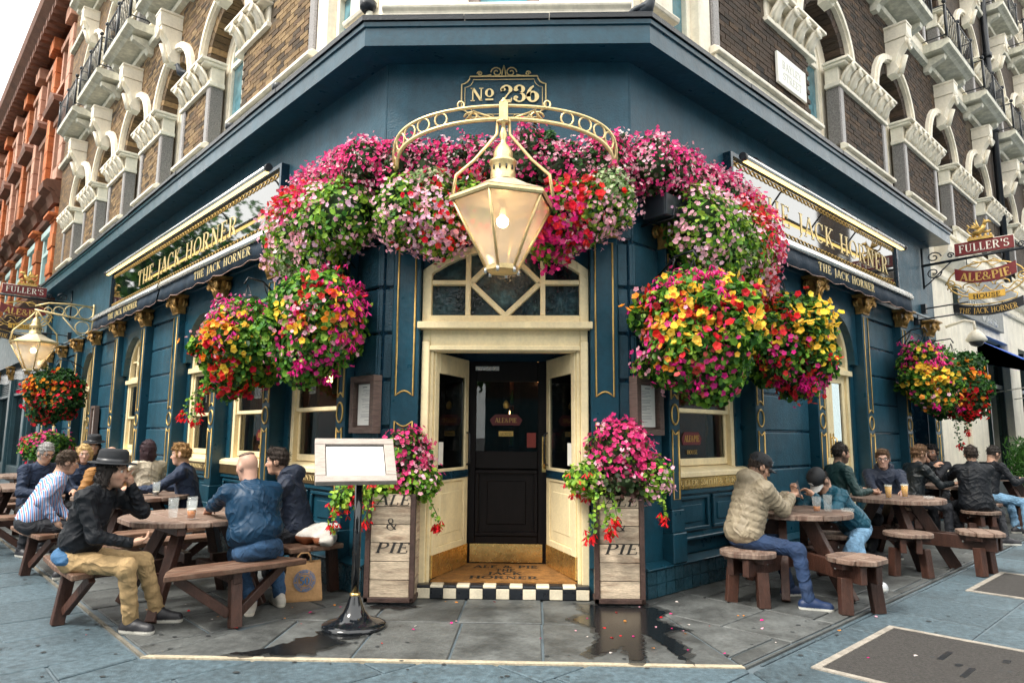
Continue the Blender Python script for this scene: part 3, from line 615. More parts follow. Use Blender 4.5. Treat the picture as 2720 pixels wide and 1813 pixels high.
text('emblem_lettering','ALE&PIE',wp(FF,-.02,-.940,1.63),(1,0,0),(0,0,1),.05,GOLD,dr,width=.24,bold=1.3,depth=.002)
p=M(FF); p.box(-.1,.06,-.944,-.941,1.48,1.535); p.build('emblem_scroll',GOLD,dr); text('emblem_lettering','HOUSE',wp(FF,-.02,-.940,1.49),(1,0,0),(0,0,1),.03,BLACK,dr,depth=.002)
p=M(FF); p.lathe([(.0,1.78),(.03,1.79),(.035,1.83),(.02,1.86),(0.001,1.88)],-.02,-.93,8); p.build('emblem_crest',GOLD,dr)
p=M(FF); p.box(.21,.31,-.944,-.941,1.36,1.52); p.build('sticker',mat('red_sticker',(.25,.03,.02),.5),dr)
# chequered step and mat
TW=mat('cream_tile',(.74,.66,.50),.35,var=.14,vs=9,orand=.08); TB=mat('black_tile',(.012,.015,.02),.3,var=.2,vs=9)
o=M(FF); o.box(-.79,.80,-.14,.098,0,.108); o.build('step_core',GROUT,pub)
for r in range(2):
    for k in range(13):
        a=-.79+k*1.59/13; o=M(FF); w_=1.59/13-.003
        if r==0: o.box(a,a+w_,.1,.112,.004,.095)
        else: o.sweep([(.0,.11),(.095,.11),(.112,.098),(.112,.118),(.095,.126),(.0,.126)],a,a+w_)
        o.build('step_tile',(TW,TB)[(k+r)%2],pub,bevel=.004)
COIR=mat('coir_mat',(.42,.19,.045),.95,var=.35,vs=12,bump=1,bs=200); 
o=M(FF); o.hprism([(-.68,.0),(.69,.0),(.46,-.89),(-.46,-.89)],.127,.142); dm=tag(o.build('door_mat',COIR),'orange coir mat in the entrance with black lettering','door mat')
MB_=mat('mat_black_pile',(.02,.016,.012),.95,var=.3,vs=30)
for t_,y_,w_ in (('ALE & PIE',.70,.66),('THE',.52,.2),('JACK',.36,.34),('HORNER',.17,.66)): text('lettering',t_,(0,y_-.06,.142),(1,0,0),(0,1,0),.12,MB_,dm,width=w_,bold=1.5,depth=.003)

# ---------------------------------------------------------------- the bar inside, seen through the glass
INW=mat('oxblood_interior_wall',(.16,.05,.03),.7,var=.3,vs=2); INF=mat('interior_floorboards',(.10,.055,.03),.6,var=.3,vs=3); DRAPE=mat('beige_shutter',(.42,.30,.16),.7,var=.15,vs=4,stretch=(8,8,.5)); WARM=mat('warm_pendant_lamp',(1,.8,.5),.5,var=0,emit=(1,.55,.2),es=9)
for fr,a,c in ((FL,.55,17.4),(FR,.55,9.9)):
    o=M(fr); o.box(a,c,-2.3,-2.2,0,3.4); o.build('inner_wall',INW,pub); o=M(fr); o.box(a,c,-2.2,-.32,.04,.1); o.box(a,c,-2.2,-.32,3.36,3.41); o.build('inner_floor',INF,pub)
    for k,s_ in enumerate(range(1,int(min(c,12)))):
        if k%2: continue
        o=M(fr); o.ball(s_+.35,-1.3,2.1+.1*(k%3),.07,n=10,m=6); o.build('pendant_lamp',WARM,pub); o=M(fr); o.tube([(s_+.35,-1.3,2.2),(s_+.35,-1.3,3.36)],.008,4); o.build('lamp_cord',BLACK,pub)
        o=M(fr); o.box(s_-.3,s_+.5,-1.9,-1.2,.78,.83); o.lathe([(.2,.1),(.05,.14),(.04,.78)],s_+.1,-1.55,8); o.build('inner_table',DWOOD,pub)
for fr,bs_ in ((FL,((.60,2.20),(2.42,4.0),(4.22,5.82),(7.9,9.5))),(FR,((.60,2.20),))):
    for a,c in bs_:
        for x0,x1 in ((a+.2,a+.36),(c-.38,c-.2)): o=M(fr); o.box(x0,x1,-.36,-.33,1.1,2.45); o.build('inner_shutter',DRAPE,pub)
        o=M(fr); o.box(a+.55,a+.8,-.30,-.295,1.95,2.3); o.build('window_notice',PAPER0,pub)
for fr,s_,rd in ((FL,3.0,-1),(FR,1.25,1)):
    o=M(fr); o.prism([(s_-.17,1.40),(s_+.17,1.40),(s_+.20,1.47),(s_+.14,1.54),(s_-.14,1.54),(s_-.20,1.47)],-.188,-.186); o.build('window_decal',mat('maroon_enamel'),pub)
    text('decal_lettering','ALE&PIE',wp(fr,s_,-.184,1.435),fr[1]*rd,(0,0,1),.07,GOLD,pub,width=.30,bold=1.4,depth=.002); text('decal_lettering','HOUSE',wp(fr,s_,-.184,1.30),fr[1]*rd,(0,0,1),.045,GOLD,pub,width=.2,bold=1.3,depth=.002)
# back bar behind the inner door
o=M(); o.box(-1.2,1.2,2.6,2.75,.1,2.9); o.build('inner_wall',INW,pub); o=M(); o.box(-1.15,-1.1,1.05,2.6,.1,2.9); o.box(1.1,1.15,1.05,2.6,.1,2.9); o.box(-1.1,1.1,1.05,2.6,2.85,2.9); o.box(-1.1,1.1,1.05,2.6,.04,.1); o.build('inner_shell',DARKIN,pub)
BOT=[mat('bottle_green',(.02,.10,.03),.15,var=0),mat('bottle_amber',(.30,.10,.01),.15,var=0),mat('bottle_clear',(.35,.36,.34),.15,var=0)]
for z in (1.35,1.62,1.9):
    o=M(); o.box(-.9,.9,2.42,2.6,z-.02,z); o.build('back_bar_shelf',DWOOD,pub)
    for k in range(13):
        x=-.78+k*.13; o=M(); h=.19+.03*((k*7)%3); o.lathe([(.03,z),(.032,z+h*.6),(.012,z+h*.75),(.012,z+h)],x,2.5,8); o.build('bottle',BOT[(k*5)%3],pub)
for x,z in ((-.25,2.25),(.12,2.35),(.35,2.2),(-.05,1.78)): o=M(); o.ball(x,2.2,z,.035,n=8,m=6); o.build('pendant_lamp',WARM,pub)
# joints at the corners are backed
for fr in (FL,FR):
    o=M(fr); o.box(-.05,.42,-.3,-.03,.28,3.42); o.build('wall',NAVYD,pub)
# --- the big cornice that wraps the corner
T8=math.tan(R_(22.5)); CP=[(-.1,5.33),(.33,5.31),(.35,5.31),(.35,5.50),(.37,5.505),(.375,5.55),(.30,5.575),(-.1,5.62)]
for fr,a0,a1,m0,m1 in ((FF,CX0,CX1,-T8,T8),(FL,0,17.4,-T8,0),(FR,0,10.0,-T8,0)):
    o=M(fr); o.sweep(CP,a0,a1,0,m0,m1); o.build('cornice',NAVYS,pub)
    o=M(fr); L_=a1-a0; n=max(3,int(L_/.9)); rnd=random.Random(4)     # lead flashing with a ragged lip
    for i in range(n):
        x0,x1=a0+L_*i/n,a0+L_*(i+1)/n; s0=m0*.40 if i==0 else 0; s1=m1*.40 if i==n-1 else 0; d=rnd.uniform(-.006,.006)
        o.hprism([(x0+.002,-.05),(x1-.002,-.05),(x1-.002+s1,.40+d),(x0+.002+s0,.40+d)],5.600+d*.3,5.612+d*.3)
        o.hprism([(x0+.002+s0,.385),(x1-.002+s1,.385),(x1-.002+s1,.40+d),(x0+.002+s0,.40+d)],5.56+d,5.599+d*.3)
    o.build('flashing',BLACK,pub)
# --- brick storeys
BR_TEX={}
def bricktex(name,c1,c2):
    m=mat(name,c1,.85,var=.25,vs=3,bump=.2,bs=40); t=m.node_tree; N=t.nodes; Lk=t.links
    bt=N.new('ShaderNodeTexBrick'); bt.inputs['Scale'].default_value=1; bt.inputs['Brick Width'].default_value=.225; bt.inputs['Row Height'].default_value=.075; bt.inputs['Mortar Size'].default_value=.008
    bt.inputs['Color1'].default_value=(*c1,1); bt.inputs['Color2'].default_value=(*c2,1); bt.inputs['Mortar'].default_value=(.08,.06,.045,1)
    at=N.new('ShaderNodeAttribute'); at.attribute_name='sz'; Lk.new(at.outputs['Vector'],bt.inputs['Vector'])
    rgb=[n for n in N if n.type=='RGB'][0]
    for l in list(t.links):
        if l.from_node==rgb: to=l.to_socket; t.links.remove(l); Lk.new(bt.outputs['Color'],to)
    return m
def set_sz(o,fr):
    me=o.data; a=me.attributes.new('sz','FLOAT_VECTOR','POINT'); buf=[]
    for v in me.vertices:
        d=v.co-fr[0]; buf+=[d.dot(fr[1])+d.dot(fr[2]),v.co.z,0]
    a.data.foreach_set('vector',buf)
BX_L=bricktex('far_london_brick',(.24,.14,.055),(.10,.06,.03)); BX_R=bricktex('far_dark_brick',(.07,.045,.03),(.03,.022,.016))
def upper(fr,cents,ho,end,mo,ms,mx,side):
    f0=(Vector((0,0,0)),fr[1],fr[2]); ZS=7.58; RI=.75; RH0,RH1=.95,1.12
    LV=range(3); ang=0
    mesh={}
    def mk(name,b,m): mesh[name]=b.mesh(name,m)
    # pieces of one arched bay
    b=M(f0); b.ringarc(0,0,RH0,RH1-.02,0,.07,0,180,20); b.ringarc(0,0,RH0+.03,RH1-.06,.07,.11,0,180,20); mk('hood_mould',b,STUCCO)
    b=M(f0); b.ringarc(0,0,ho,RI+.02,-.36,-.26,0,180,18); b.box(-RI-.02,-ho,-.36,-.26,-1.75,0); b.box(ho,RI+.02,-.36,-.26,-1.75,0); mk('window_surround',b,STUCCO)
    b=M(f0); b.ringarc(0,0,ho-.09,ho-.003,-.34,-.28,0,180,16); b.box(-ho+.003,-ho+.09,-.34,-.28,-1.75,0); b.box(ho-.09,ho-.003,-.34,-.28,-1.75,0); b.box(-ho+.09,ho-.09,-.34,-.28,-.06,.02); b.box(-ho+.09,ho-.09,-.34,-.28,-1.75,-1.66); b.box(-.03,.03,-.335,-.285,-1.66,-.06); b.box(-ho+.09,ho-.09,-.33,-.29,-1.0,-.95); mk('window_frame',b,STUCCO)
    b=M(f0); b.prism([(-ho+.05,-1.7)]+[(-(ho-.05)*math.cos(math.pi*i/14),(ho-.05)*math.sin(math.pi*i/14)) for i in range(15)]+[(ho-.05,-1.7)],-.325,-.32); mk('pane',b,GLASSU)
    b=M(f0); b.sweep([(0,.70),(.14,.72),(.20,.80),(.16,.92),(.22,1.1),(.34,1.28),(.36,1.36),(0,1.36)],-.13,.13); b.sweep([(0,1.37),(.37,1.37),(.39,1.42),(.39,1.62),(.30,1.66),(0,1.66)],-.15,.15); b.box(-.17,.17,0,.40,1.62,1.66)
    volute(b,0,.39,1.22,.10,1,w=.03); b.tube([(0,.2,.72),(0,.25,.9),(0,.3,1.05)],.05,6); mk('keystone',b,STUCCO)
    b=M(f0); n=22
    for i in range(n):
        a0,a1=180*i/n+.5,180*(i+1)/n-.5; j=random.uniform(-.004,.004)
        P=[(r*math.cos(R_(a)),r*math.sin(R_(a))) for r,a in ((RI,a0),(RH0-.003,a0),(RH0-.003,a1),(RI,a1))]; b.prism(P,-.30,.004+j)
    me=b.mesh('voussoirs',ms); ca=me.color_attributes.new('Col','FLOAT_COLOR','CORNER'); v=[]
    for p in me.polygons:
        x=random.Random(p.index//6).random()*.55
        for _ in p.loop_indices: v+=[x,x,x,1]
    ca.data.foreach_set('color',v); mesh['voussoirs']=me
    # balcony
    b=M(f0); b.sweep([(0,2.04),(.42,2.04),(.48,2.08),(.56,2.10),(.57,2.19),(.53,2.22),(0,2.22)],-1.0,1.0); mk('balcony_slab',b,STUCCO2)
    for x,nm in ((-.75,'corbel_a'),(.75,'corbel_b')):
        b=M(f0); b.sweep([(0,1.70),(.10,1.70),(.16,1.80),(.40,1.90),(.42,1.975),(0,1.975)],x-.08,x+.08); mk(nm,b,STUCCO2)
    b=M(f0)
    for z in (2.28,2.95): b.tube([(-1.03,.0,z),(-1.03,.53,z),(1.03,.53,z),(1.03,0,z)],.016,5)
    for k in range(15): x=-1.03+2.06*k/14; b.tube([(x,.53,2.24),(x,.53,2.95)],.011 if k%7 else .03,4)
    for x in (-1.03,0,1.03): b.ball(x,.53,3.02,.05,n=6,m=4)
    mk('railing',b,BLACK)
    def put(par,nm,c,z):
        p=wp(fr,c,0,z); return inst(mesh[nm],nm,par,p)
    for k in LV:
        for c in cents:
            if not any(inview(wp(fr,c+d,.3,ZS+3.8*k+e),.2) for d in (-1.2,1.2,0) for e in (-1.6,0,1,1.8)): continue
            z=ZS+3.8*k
            for nm in ('hood_mould','keystone','window_surround'): put(pub,nm,c,z)
            w=put(pub,'window_frame',c,z); w.name='window'; pn=inst(mesh['pane'],'pane',w)
            vv=put(pub,'voussoirs',c,z); vv['kind']='stuff'
            bb=put(pub,'balcony_slab',c,z); bb.name='balcony'; inst(mesh['corbel_a'],'corbel',bb); inst(mesh['corbel_b'],'corbel',bb); inst(mesh['railing'],'railing',bb)
    # piers between openings
    edges=[]; pc=[1.1]+list(cents); hw=[.26]+[ho]*len(cents)
    piers=[(pc[i]+hw[i]+(.28 if i==0 else 0),pc[i+1]-hw[i+1]) for i in range(len(pc)-1)]+[(cents[-1]+ho,cents[-1]+(cents[1]-cents[0])-ho)]
    for k in LV:
        for i,(a,c) in enumerate(piers):
            z=ZS+3.8*k
            if not any(inview(wp(fr,x,0,z+e),.2) for x in (a,c) for e in (-1.5,.1)): continue
            o=M(fr); o.box(a-.02,c+.02,0,.07,z-1.75,z-1.52); o.sweep([(0,z-1.53),(.13,z-1.52),(.13,z-1.47),(.06,z-1.42),(0,z-1.42)],a-.05,c+.05); o.build('sill_block',STUCCO,pub,bevel=.008)
            gs=((a,a+.17),(c-.17,c)) if i else ((a,a+.17),)
            for g0,g1 in gs: o=M(fr); o.box(g0,g1,-.2,.03,z-1.42,z-.43); o.build('granite_column',GRANITE,pub,bevel=.02)
            if i==0: a=3.1
            w=c-a; nb=max(3,int(w/.3)); o=M(fr)
            o.box(a-.04,c+.04,-.2,.06,z-.43,z-.36); o.box(a-.06,c+.06,-.2,.16,z-.09,z-.045); o.box(a-.09,c+.09,-.2,.22,z-.045,z); o.box(a,c,-.2,.02,z-.36,z-.09)
            cb=o.build('pier_capital',STUCCO,pub,bevel=.006)
            sc_=M(fr)
            for j in range(nb):
                x=a+w*(j+.5)/nb
                sc_.tube([(x,.02,z-.38),(x,.07,z-.30),(x,.10,z-.2),(x,.20,z-.1)],.06,6,rs=[.03,.07,.07,.08]); volute(sc_,x,.21,z-.13,.07,1,w=.028); sc_.tube([(x-.09,.03,z-.36),(x-.08,.09,z-.22),(x-.06,.16,z-.12)],.03,5); sc_.tube([(x+.09,.03,z-.36),(x+.08,.09,z-.22),(x+.06,.16,z-.12)],.03,5)
            sc_.build('leaf_scrolls',STUCCO,cb)
    # base band, string courses
    o=M(fr); o.box(.05,end,-.3,-.0,5.5,5.84); o.box(.05,end,-.3,.05,5.84,5.9); o.build('base_band',STUCCO,pub)
    for k in LV: o=M(fr); o.sweep([(0,9.42+3.8*k),(.10,9.44+3.8*k),(.12,9.52+3.8*k),(.04,9.58+3.8*k),(0,9.6+3.8*k)],1.6,end); o.build('string_course',STUCCO2,pub)
    # brick field
    zt=9.4+3.8*2
    def hole(s,z,g=0):
        if s<pc[0]+.54: return True
        k=int((z-5.6)//3.8) if z>5.6 else 0; zz=z-3.8*k
        for c in cents:
            d=abs(s-c)
            if d<1.3:
                if zz<ZS and d<ho+.17+g: return True
                if zz>=ZS and math.hypot(d,zz-ZS)<RH0+.06+g: return True
        if zz>9.4 or zz<6.15: return True
        for i_,(a,c) in enumerate(piers):
            if (a if i_ else 3.1)-.1<=s<=c+.1 and ZS-.42<=zz<ZS: return True
            if zz<ZS and (a-.01<s<a+.18): return True
        return False
    L_=[]
    z=6.16
    row=0
    while z<zt:
        s=1.65+(row%2)*.1125
        while s<end:
            if not hole(s,z):
                p=wp(fr,s,0,z)
                if inview(p,.14):
                    dist=(p-CAMP).length; L_.append((dist,s,z))
            s+=.225
        z+=.075; row+=1
    L_.sort(); near=L_[:150]; rest=[t for t in L_[150:] if t[0]<21]
    bm_=M(); bm_.box(-.107,.107,-.03,.0,-.0325,.0325); bme=bm_.mesh('brick',mo); a0=math.atan2(fr[1].y,fr[1].x)
    if fr is FL: a0+=math.pi
    for d,s,z in near:
        p=wp(fr,s,random.uniform(-.003,.005)+.0,z); inst(bme,'brick',pub,p,(0,0,a0+math.pi if fr is FR else a0+math.pi),(1,1,1))
    n=len(rest); S=np.array([r[1] for r in rest]); Zz=np.array([r[2] for r in rest]); Bp=RNG.uniform(-.003,.006,n)
    cs=np.array([(x,y,z) for z in (-.0325,.0325) for y in (0,1) for x in (-.107,.107)])
    O=np.array(fr[0]); sv=np.array(fr[1]); nv=np.array(fr[2]); V=np.zeros((n,8,3))
    for j,(x,y,z) in enumerate(cs): V[:,j]=O+np.outer(S+x,sv)+np.outer(Bp-.03*(1-y),nv)+np.outer(Zz+z,(0,0,1))
    fi=[(0,1,5,4),(2,6,7,3),(0,4,6,2),(1,3,7,5),(4,5,7,6),(0,2,3,1)]
    if fr[1].cross(fr[2]).z<0: fi=[f[::-1] for f in fi]
    faces=(np.arange(n)[:,None,None]*8+np.array(fi)[None]).reshape(-1,4)
    me=bpy.data.meshes.new('brickwork'); me.from_pydata(V.reshape(-1,3).tolist(),[],faces.tolist()); me.materials.append(ms)
    ca=me.color_attributes.new('Col','FLOAT_COLOR','CORNER'); rv=np.repeat(RNG.uniform(0,1,n),24); ca.data.foreach_set('color',np.stack([rv,rv,rv,np.ones_like(rv)],1).ravel())
    o=bpy.data.objects.new('brickwork',me); COL.objects.link(o); o.parent=pub; o['kind']='stuff'
    # mortar bed / far brick wall behind the bricks, with the window openings left free
    far_s=min([c for c in cents if (wp(fr,c,0,8)-CAMP).length>19.5]+[end])
    for k in LV:
        zb=5.9+3.8*k
        for i,c in enumerate(list(cents)+[None]):
            a=(cents[i-1]+cents[i])/2 if 0<i<len(cents) else (1.62 if i==0 else (cents[-1]+(cents[-1]-cents[-2])/2))
            if c is None: c0,c1=a,end
            else: c0,c1=a,((cents[i]+cents[i+1])/2 if i+1<len(cents) else cents[-1]+(cents[-1]-cents[-2])/2)
            if c1<=c0+.05: continue
            isfar=(wp(fr,c0,0,zb)-CAMP).length>20
            o=M(fr); b1=-.003 if isfar else -.012
            if c is None: o.box(c0,c1,-.3,b1,zb,zb+3.8)
            else:
                o.box(c0,c-ho-.15,-.3,b1,zb,ZS+3.8*k); o.box(c+ho+.15,c1,-.3,b1,zb,ZS+3.8*k)
                for Q in archpoly(c0,c1,ZS+3.8*k,zb+3.8,c,RI+.02,ZS+3.8*k,16):
                    if Q[1][0]-Q[0][0]>1e-4: o.prism(Q,-.3,b1)
            w=o.build('brick_wall',mx if isfar else MORTAR,pub)
            if isfar: set_sz(w,fr)
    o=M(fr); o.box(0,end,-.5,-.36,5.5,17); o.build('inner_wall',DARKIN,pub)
    # the narrow white bay next to the corner
    o=M(fr)
    for a,c in ((.10,.82),(1.38,1.63)): o.box(a,c,-.3,.0,5.9,10)
    o.box(.82,1.38,-.3,.0,8.2,10); o.sweep([(0,6.05),(.09,6.05),(.11,6.1),(.03,6.16),(0,6.16)],.2,.80); o.build('stucco_pier',STUCCO,pub,bevel=.01)
    o=M(fr); o.box(.82,.90,-.25,-.12,5.9,8.2); o.box(1.30,1.38,-.25,-.12,5.9,8.2); o.box(.9,1.3,-.25,-.12,6.75,6.82); o.box(.9,1.3,-.25,-.12,5.9,5.97); w=o.build('window',STUCCO,pub,bevel=.005)
    p=M(fr); p.box(.9,1.3,-.20,-.19,5.97,8.2); p.build('pane',GLASSU,w)
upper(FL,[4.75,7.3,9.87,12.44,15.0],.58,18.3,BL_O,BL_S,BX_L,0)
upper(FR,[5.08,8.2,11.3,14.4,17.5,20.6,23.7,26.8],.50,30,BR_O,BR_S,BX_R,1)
# chamfer above the cornice
o=M(FF)
for a,c in ((CX0-.05,-.42),(.33,CX1+.05)): o.box(a,c,-.3,.0,5.6,10)
o.box(-.42,.33,-.3,0,8.6,10); o.box(-.9,-.52,0,.03,5.88,10); o.box(.44,.84,0,.03,5.88,10); o.build('stucco_wall',STUCCO,pub,bevel=.01)
o=M(FF); o.sweep([(-.05,5.6),(.15,5.6),(.15,5.80),(.19,5.84),(.19,5.88),(-.05,5.90)],CX0-.03,CX1-.0,0,0,0); o.build('ledge',STUCCO,pub,bevel=.01)
WF=mat('weathered_window_frame',(.24,.20,.19),.7,var=.3,vs=8)
o=M(FF); o.box(-.42,-.30,-.2,-.05,5.9,8.6); o.box(.2,.33,-.2,-.05,5.9,8.6); o.box(-.3,.2,-.2,-.05,5.9,5.96); w=o.build('window',WF,pub,bevel=.01); p=M(FF); p.box(-.3,.2,-.15,-.14,5.96,8.6); p.build('pane',mat('blue_blind_glass',(.12,.36,.46),.1,var=.2,vs=2),w)
# drainpipe on the right
o=M(FR); o.tube([(16.4,.1,5.6),(16.4,.1,17)],.085,8)
for z in (7.5,9.8,12): o.tube([(16.4,.1,z),(16.4,.1,z+.14)],.12,8)
o.build('drainpipe',BLACK,pub)
# ---------------------------------------------------------------- neighbours
TERRA=mat('terracotta',(.46,.125,.034),.75,var=.3,vs=1.2,bump=.25,bs=20,streak=.25,col2=(.46,.20,.09),c2s=.8,c2t=.6)
TERRAD=mat('dark_terracotta',(.15,.062,.036),.75,var=.3,vs=2,bump=.25,bs=25)
PINKS=mat('pink_stone',(.48,.25,.17),.7,var=.2,vs=1.5,bump=.2,bs=20,streak=.15)
TEALF=mat('pale_teal_frame',(.42,.56,.54),.5,var=.12,vs=5); TEALG=mat('teal_glass',(.02,.10,.11),.08,var=.5,vs=1,spec=.7)
tb=thing('terracotta_building','tall orange terracotta building with dark cornices beyond the pub','building')
S0=18.4; SE=46
o=M(FL); o.box(S0,SE,-.9,-.45,5.4,15.8); o.build('wall',TERRA,tb)
o=M(FL); o.sweep([(-.9,15.3),(.3,15.35),(.7,15.7),(.75,15.95),(.3,16.25),(-.9,16.25)],S0-.2,SE); o.build('roof_cornice',TERRAD,tb)
o=M(FL)
for k in range(52): x=S0+.1+k*.52; o.box(x,x+.24,.0,.52,15.05,15.34)
o=o.build('dentils',TERRAD,tb); o['kind']='stuff'
o=M(FL); o.sweep([(-.5,8.5),(.05,8.58),(.14,8.75),(.32,8.85),(.34,8.98),(.26,9.06),(-.5,9.15)],S0-.1,SE); o.sweep([(-.5,8.1),(.08,8.12),(.12,8.25),(-.5,8.3)],S0,SE); o.build('storey_cornice',TERRAD,tb)
o=M(FL); o.sweep([(-.3,5.2),(.12,5.25),(.4,5.5),(.42,5.66),(-.3,5.8)],17.5,SE); o.build('shop_cornice',TERRAD,tb)
for k in range(10):
    c=S0+.35+k*2.75
    # giant pilaster of stacked blocks, both storeys
    o=M(FL); z=5.8; j=0
    while z<7.9: o.box(c-.32-(.05 if j%2 else 0),c+.32+(.05 if j%2 else 0),-.5,.05+(.03 if j%2 else 0),z,z+.40); z+=.42; j+=1
    o.box(c-.42,c+.42,-.5,.25,8.0,8.1); 
    o=o.build('rusticated_pier',TERRA,tb,bevel=.012); o['kind']='stuff'
    o=M(FL); o.sweep([(-.5,8.38),(.14,8.4),(.24,8.7),(.44,8.82),(.46,9.0),(.36,9.1),(-.5,9.18)],c-.42,c+.42); o.build('cornice_break',TERRAD,tb)
    o=M(FL); z=9.2
    while z<14.4: o.box(c-.30,c+.30,-.5,.06,z,z+.56); z+=.58
    o.box(c-.42,c+.42,-.5,.2,14.6,15.04); o.box(c-.38,c+.38,-.5,.14,9.19,9.6); o=o.build('pilaster',PINKS if k%2==0 else TERRA,tb,bevel=.012); o['kind']='stuff'
    w=c+1.375
    for z0,z1,ped,fm,gm,hw in ((5.9,7.75,True,TEALF,TEALG,.62),(9.6,11.7,True,PINKS,TEALG,.55),(12.95,14.4,False,PINKS,TEALG,.5)):
        o=M(FL)
        for s in (-1,1): a0,a1=sorted((w+s*hw,w+s*(hw+.2))); o.box(a0,a1,-.5,-.06,z0-.1,z1)
        o.box(w-hw-.25,w+hw+.25,-.5,.06,z0-.25,z0-.1); o.box(w-hw-.25,w+hw+.25,-.5,.0,z1,z1+.22)
        
        wd=o.build('window',fm if not (ped and z0>9) else TERRAD if 0 else fm,tb,bevel=.01)
        if ped and z0>9:
            o=M(FL); o.sweep([(-.2,z1+.23),(.28,z1+.3),(.32,z1+.45),(-.2,z1+.45)],w-hw-.38,w+hw+.38); o.prism([(w-hw-.38,z1+.452),(w+hw+.38,z1+.452),(w,z1+.90)],-.2,.28); o.build('pediment',TERRAD,wd)
        o=M(FL); o.box(w-hw,w+hw,-.448,-.435,z0-.1,z1); o.build('pane',gm,wd)
        o=M(FL); o.box(w-.04,w+.04,-.434,-.36,z0-.1,z1); o.box(w-hw,w+hw,-.434,-.365,(z0+z1)/2+.3,(z0+z1)/2+.38); o.build('glazing_bar',fm,wd)
        if ped and z0<9:
            o=M(FL); o.ringarc(w,z1-.55,.28,.42,-.43,-.1,0,180,10); o.box(w-.5,w+.5,-.43,-.05,z1-.65,z1-.52); o.build('window_pediment',fm,wd)
# ground floor shop front beside the pub
SHOPF=mat('slate_blue_shopfront',(.035,.085,.105),.4,var=.2,vs=3,streak=.1)
sh=thing('shop_front','slate blue shop front with louvre and pilasters left of the pub','shop front')
o=M(FL); o.box(17.5,SE,-.5,-.2,0,5.2); o.build('wall',NAVYD,sh)
for c in (17.75,20.6,24.0,27.5,31):
    o=M(FL); o.box(c-.22,c+.22,-.2,.06,0,3.3); pl=o.build('pilaster',SHOPF,sh,bevel=.02); 
    capital(FL,c-.22,c+.22,.06,3.3,3.75,pl)
for a,c in ((18.0,20.3),(20.9,23.7),(24.3,27.2)):
    o=M(FL); o.box(a,a+.12,-.2,-.02,.3,3.3); o.box(c-.12,c,-.2,-.02,.3,3.3); o.box(a,c,-.2,-.02,2.7,2.8); o.box(a,c,-.2,-.02,0,.35); fr_=o.build('shop_window',SHOPF,sh,bevel=.01); p=M(FL); p.box(a+.12,c-.12,-.15,-.14,.35,2.7); p.build('pane',GLASSD,fr_)
    for k in range(6): p=M(FL); p.box(a+.12,c-.12,-.18,-.06,2.84+k*.075,2.875+k*.075); p.build('louvre_slat',SHOPF,fr_)
o=M(FL); o.box(17.6,SE,-.2,.1,3.8,5.15); o.build('fascia',SHOPF,sh)
# pale stucco building on the right, under the same brick storeys
wb=thing('stucco_building','pale cream stucco ground floor of the next building on the right','building')
o=M(FR)
for a,c,z0,z1 in ((10.0,13.2,.0,5.5),(13.2,16.4,3.95,5.5),(16.4,17.6,0,5.5),(17.6,20.8,3.95,5.5),(20.8,40,0,5.5)): o.box(a,c,-.5,-.04,z0,z1)
o.build('wall',STUCCO,wb)
o=M(FR); o.sweep([(-.1,5.05),(.05,5.1),(.2,5.3),(.22,5.42),(-.1,5.49)],10.4,40); o.sweep([(-.1,4.75),(.02,4.76),(.04,4.82),(-.1,4.84)],10.1,40); o.build('cornice',STUCCO,wb)
o=M(FR); o.box(11.8,13.15,-.04,.06,0,3.2); o.build('pilaster',STUCCO,wb,bevel=.02)
DKF=mat('dark_green_frame',(.012,.03,.032),.35,var=.15)
for a,c in ((13.2,16.4),(17.6,20.8)):
    o=M(FR); o.box(a,a+.1,-.4,-.2,0,3.95); o.box(c-.1,c,-.4,-.2,0,3.95); o.box(a,c,-.4,-.2,2.75,2.85); o.box(a,c,-.4,-.2,0,.5); o.box((a+c)/2-.04,(a+c)/2+.04,-.4,-.2,.5,3.95); w=o.build('shop_window',DKF,wb); p=M(FR); p.box(a+.1,c-.1,-.3,-.29,.5,3.95); p.build('pane',mat('green_reflecting_glass',(.008,.02,.016),.05,var=.6,vs=1,spec=.6),w)
o=M(FR)
o.hprism([(13.9,.0),(17,.0),(17,1.6),(13.9,1.6)],0,.01)
aw=M(FR); P=[(13.6,-.1,3.80),(16.6,-.1,3.80),(16.6,1.5,2.80),(13.6,1.5,2.80)]; i=[aw.V(*p) for p in P]+[aw.V(p[0],p[1],p[2]-.02) for p in P]
aw.Fc(i[:4]); aw.Fc(i[4:][::-1]); 
for k in range(4): aw.Fc((i[k],i[k+4],i[(k+1)%4+4],i[(k+1)%4]))
aw.box(13.6,16.6,1.49,1.51,2.55,2.80); k=[aw.V(13.6,-.1,3.79),aw.V(13.6,1.5,2.79),aw.V(13.6,-.1,3.25)]; aw.Fc(k); aw.Fc(k[::-1]); aw.tube([(13.6,-.1,2.5),(13.6,1.5,2.76)],.015,5,1); aw.tube([(16.6,-.1,2.5),(16.6,1.5,2.76)],.015,5,1)
tag(aw.build('blue_awning',[mat('blue_canvas',(.015,.10,.50),.7,var=.1),STEEL]),'bright blue canvas awning over the far right shop window','awning')
# dark sign board with pale lettering on the cream wall
sb=thing('wall_sign','dark green sign board with white lettering on the cream wall','sign'); o=M(FR); o.box(11.5,15.6,-.04,.06,4.15,4.72); o.build('board',DKF,sb,bevel=.01)
WL=mat('white_lettering',(.8,.8,.76),.5,var=0)
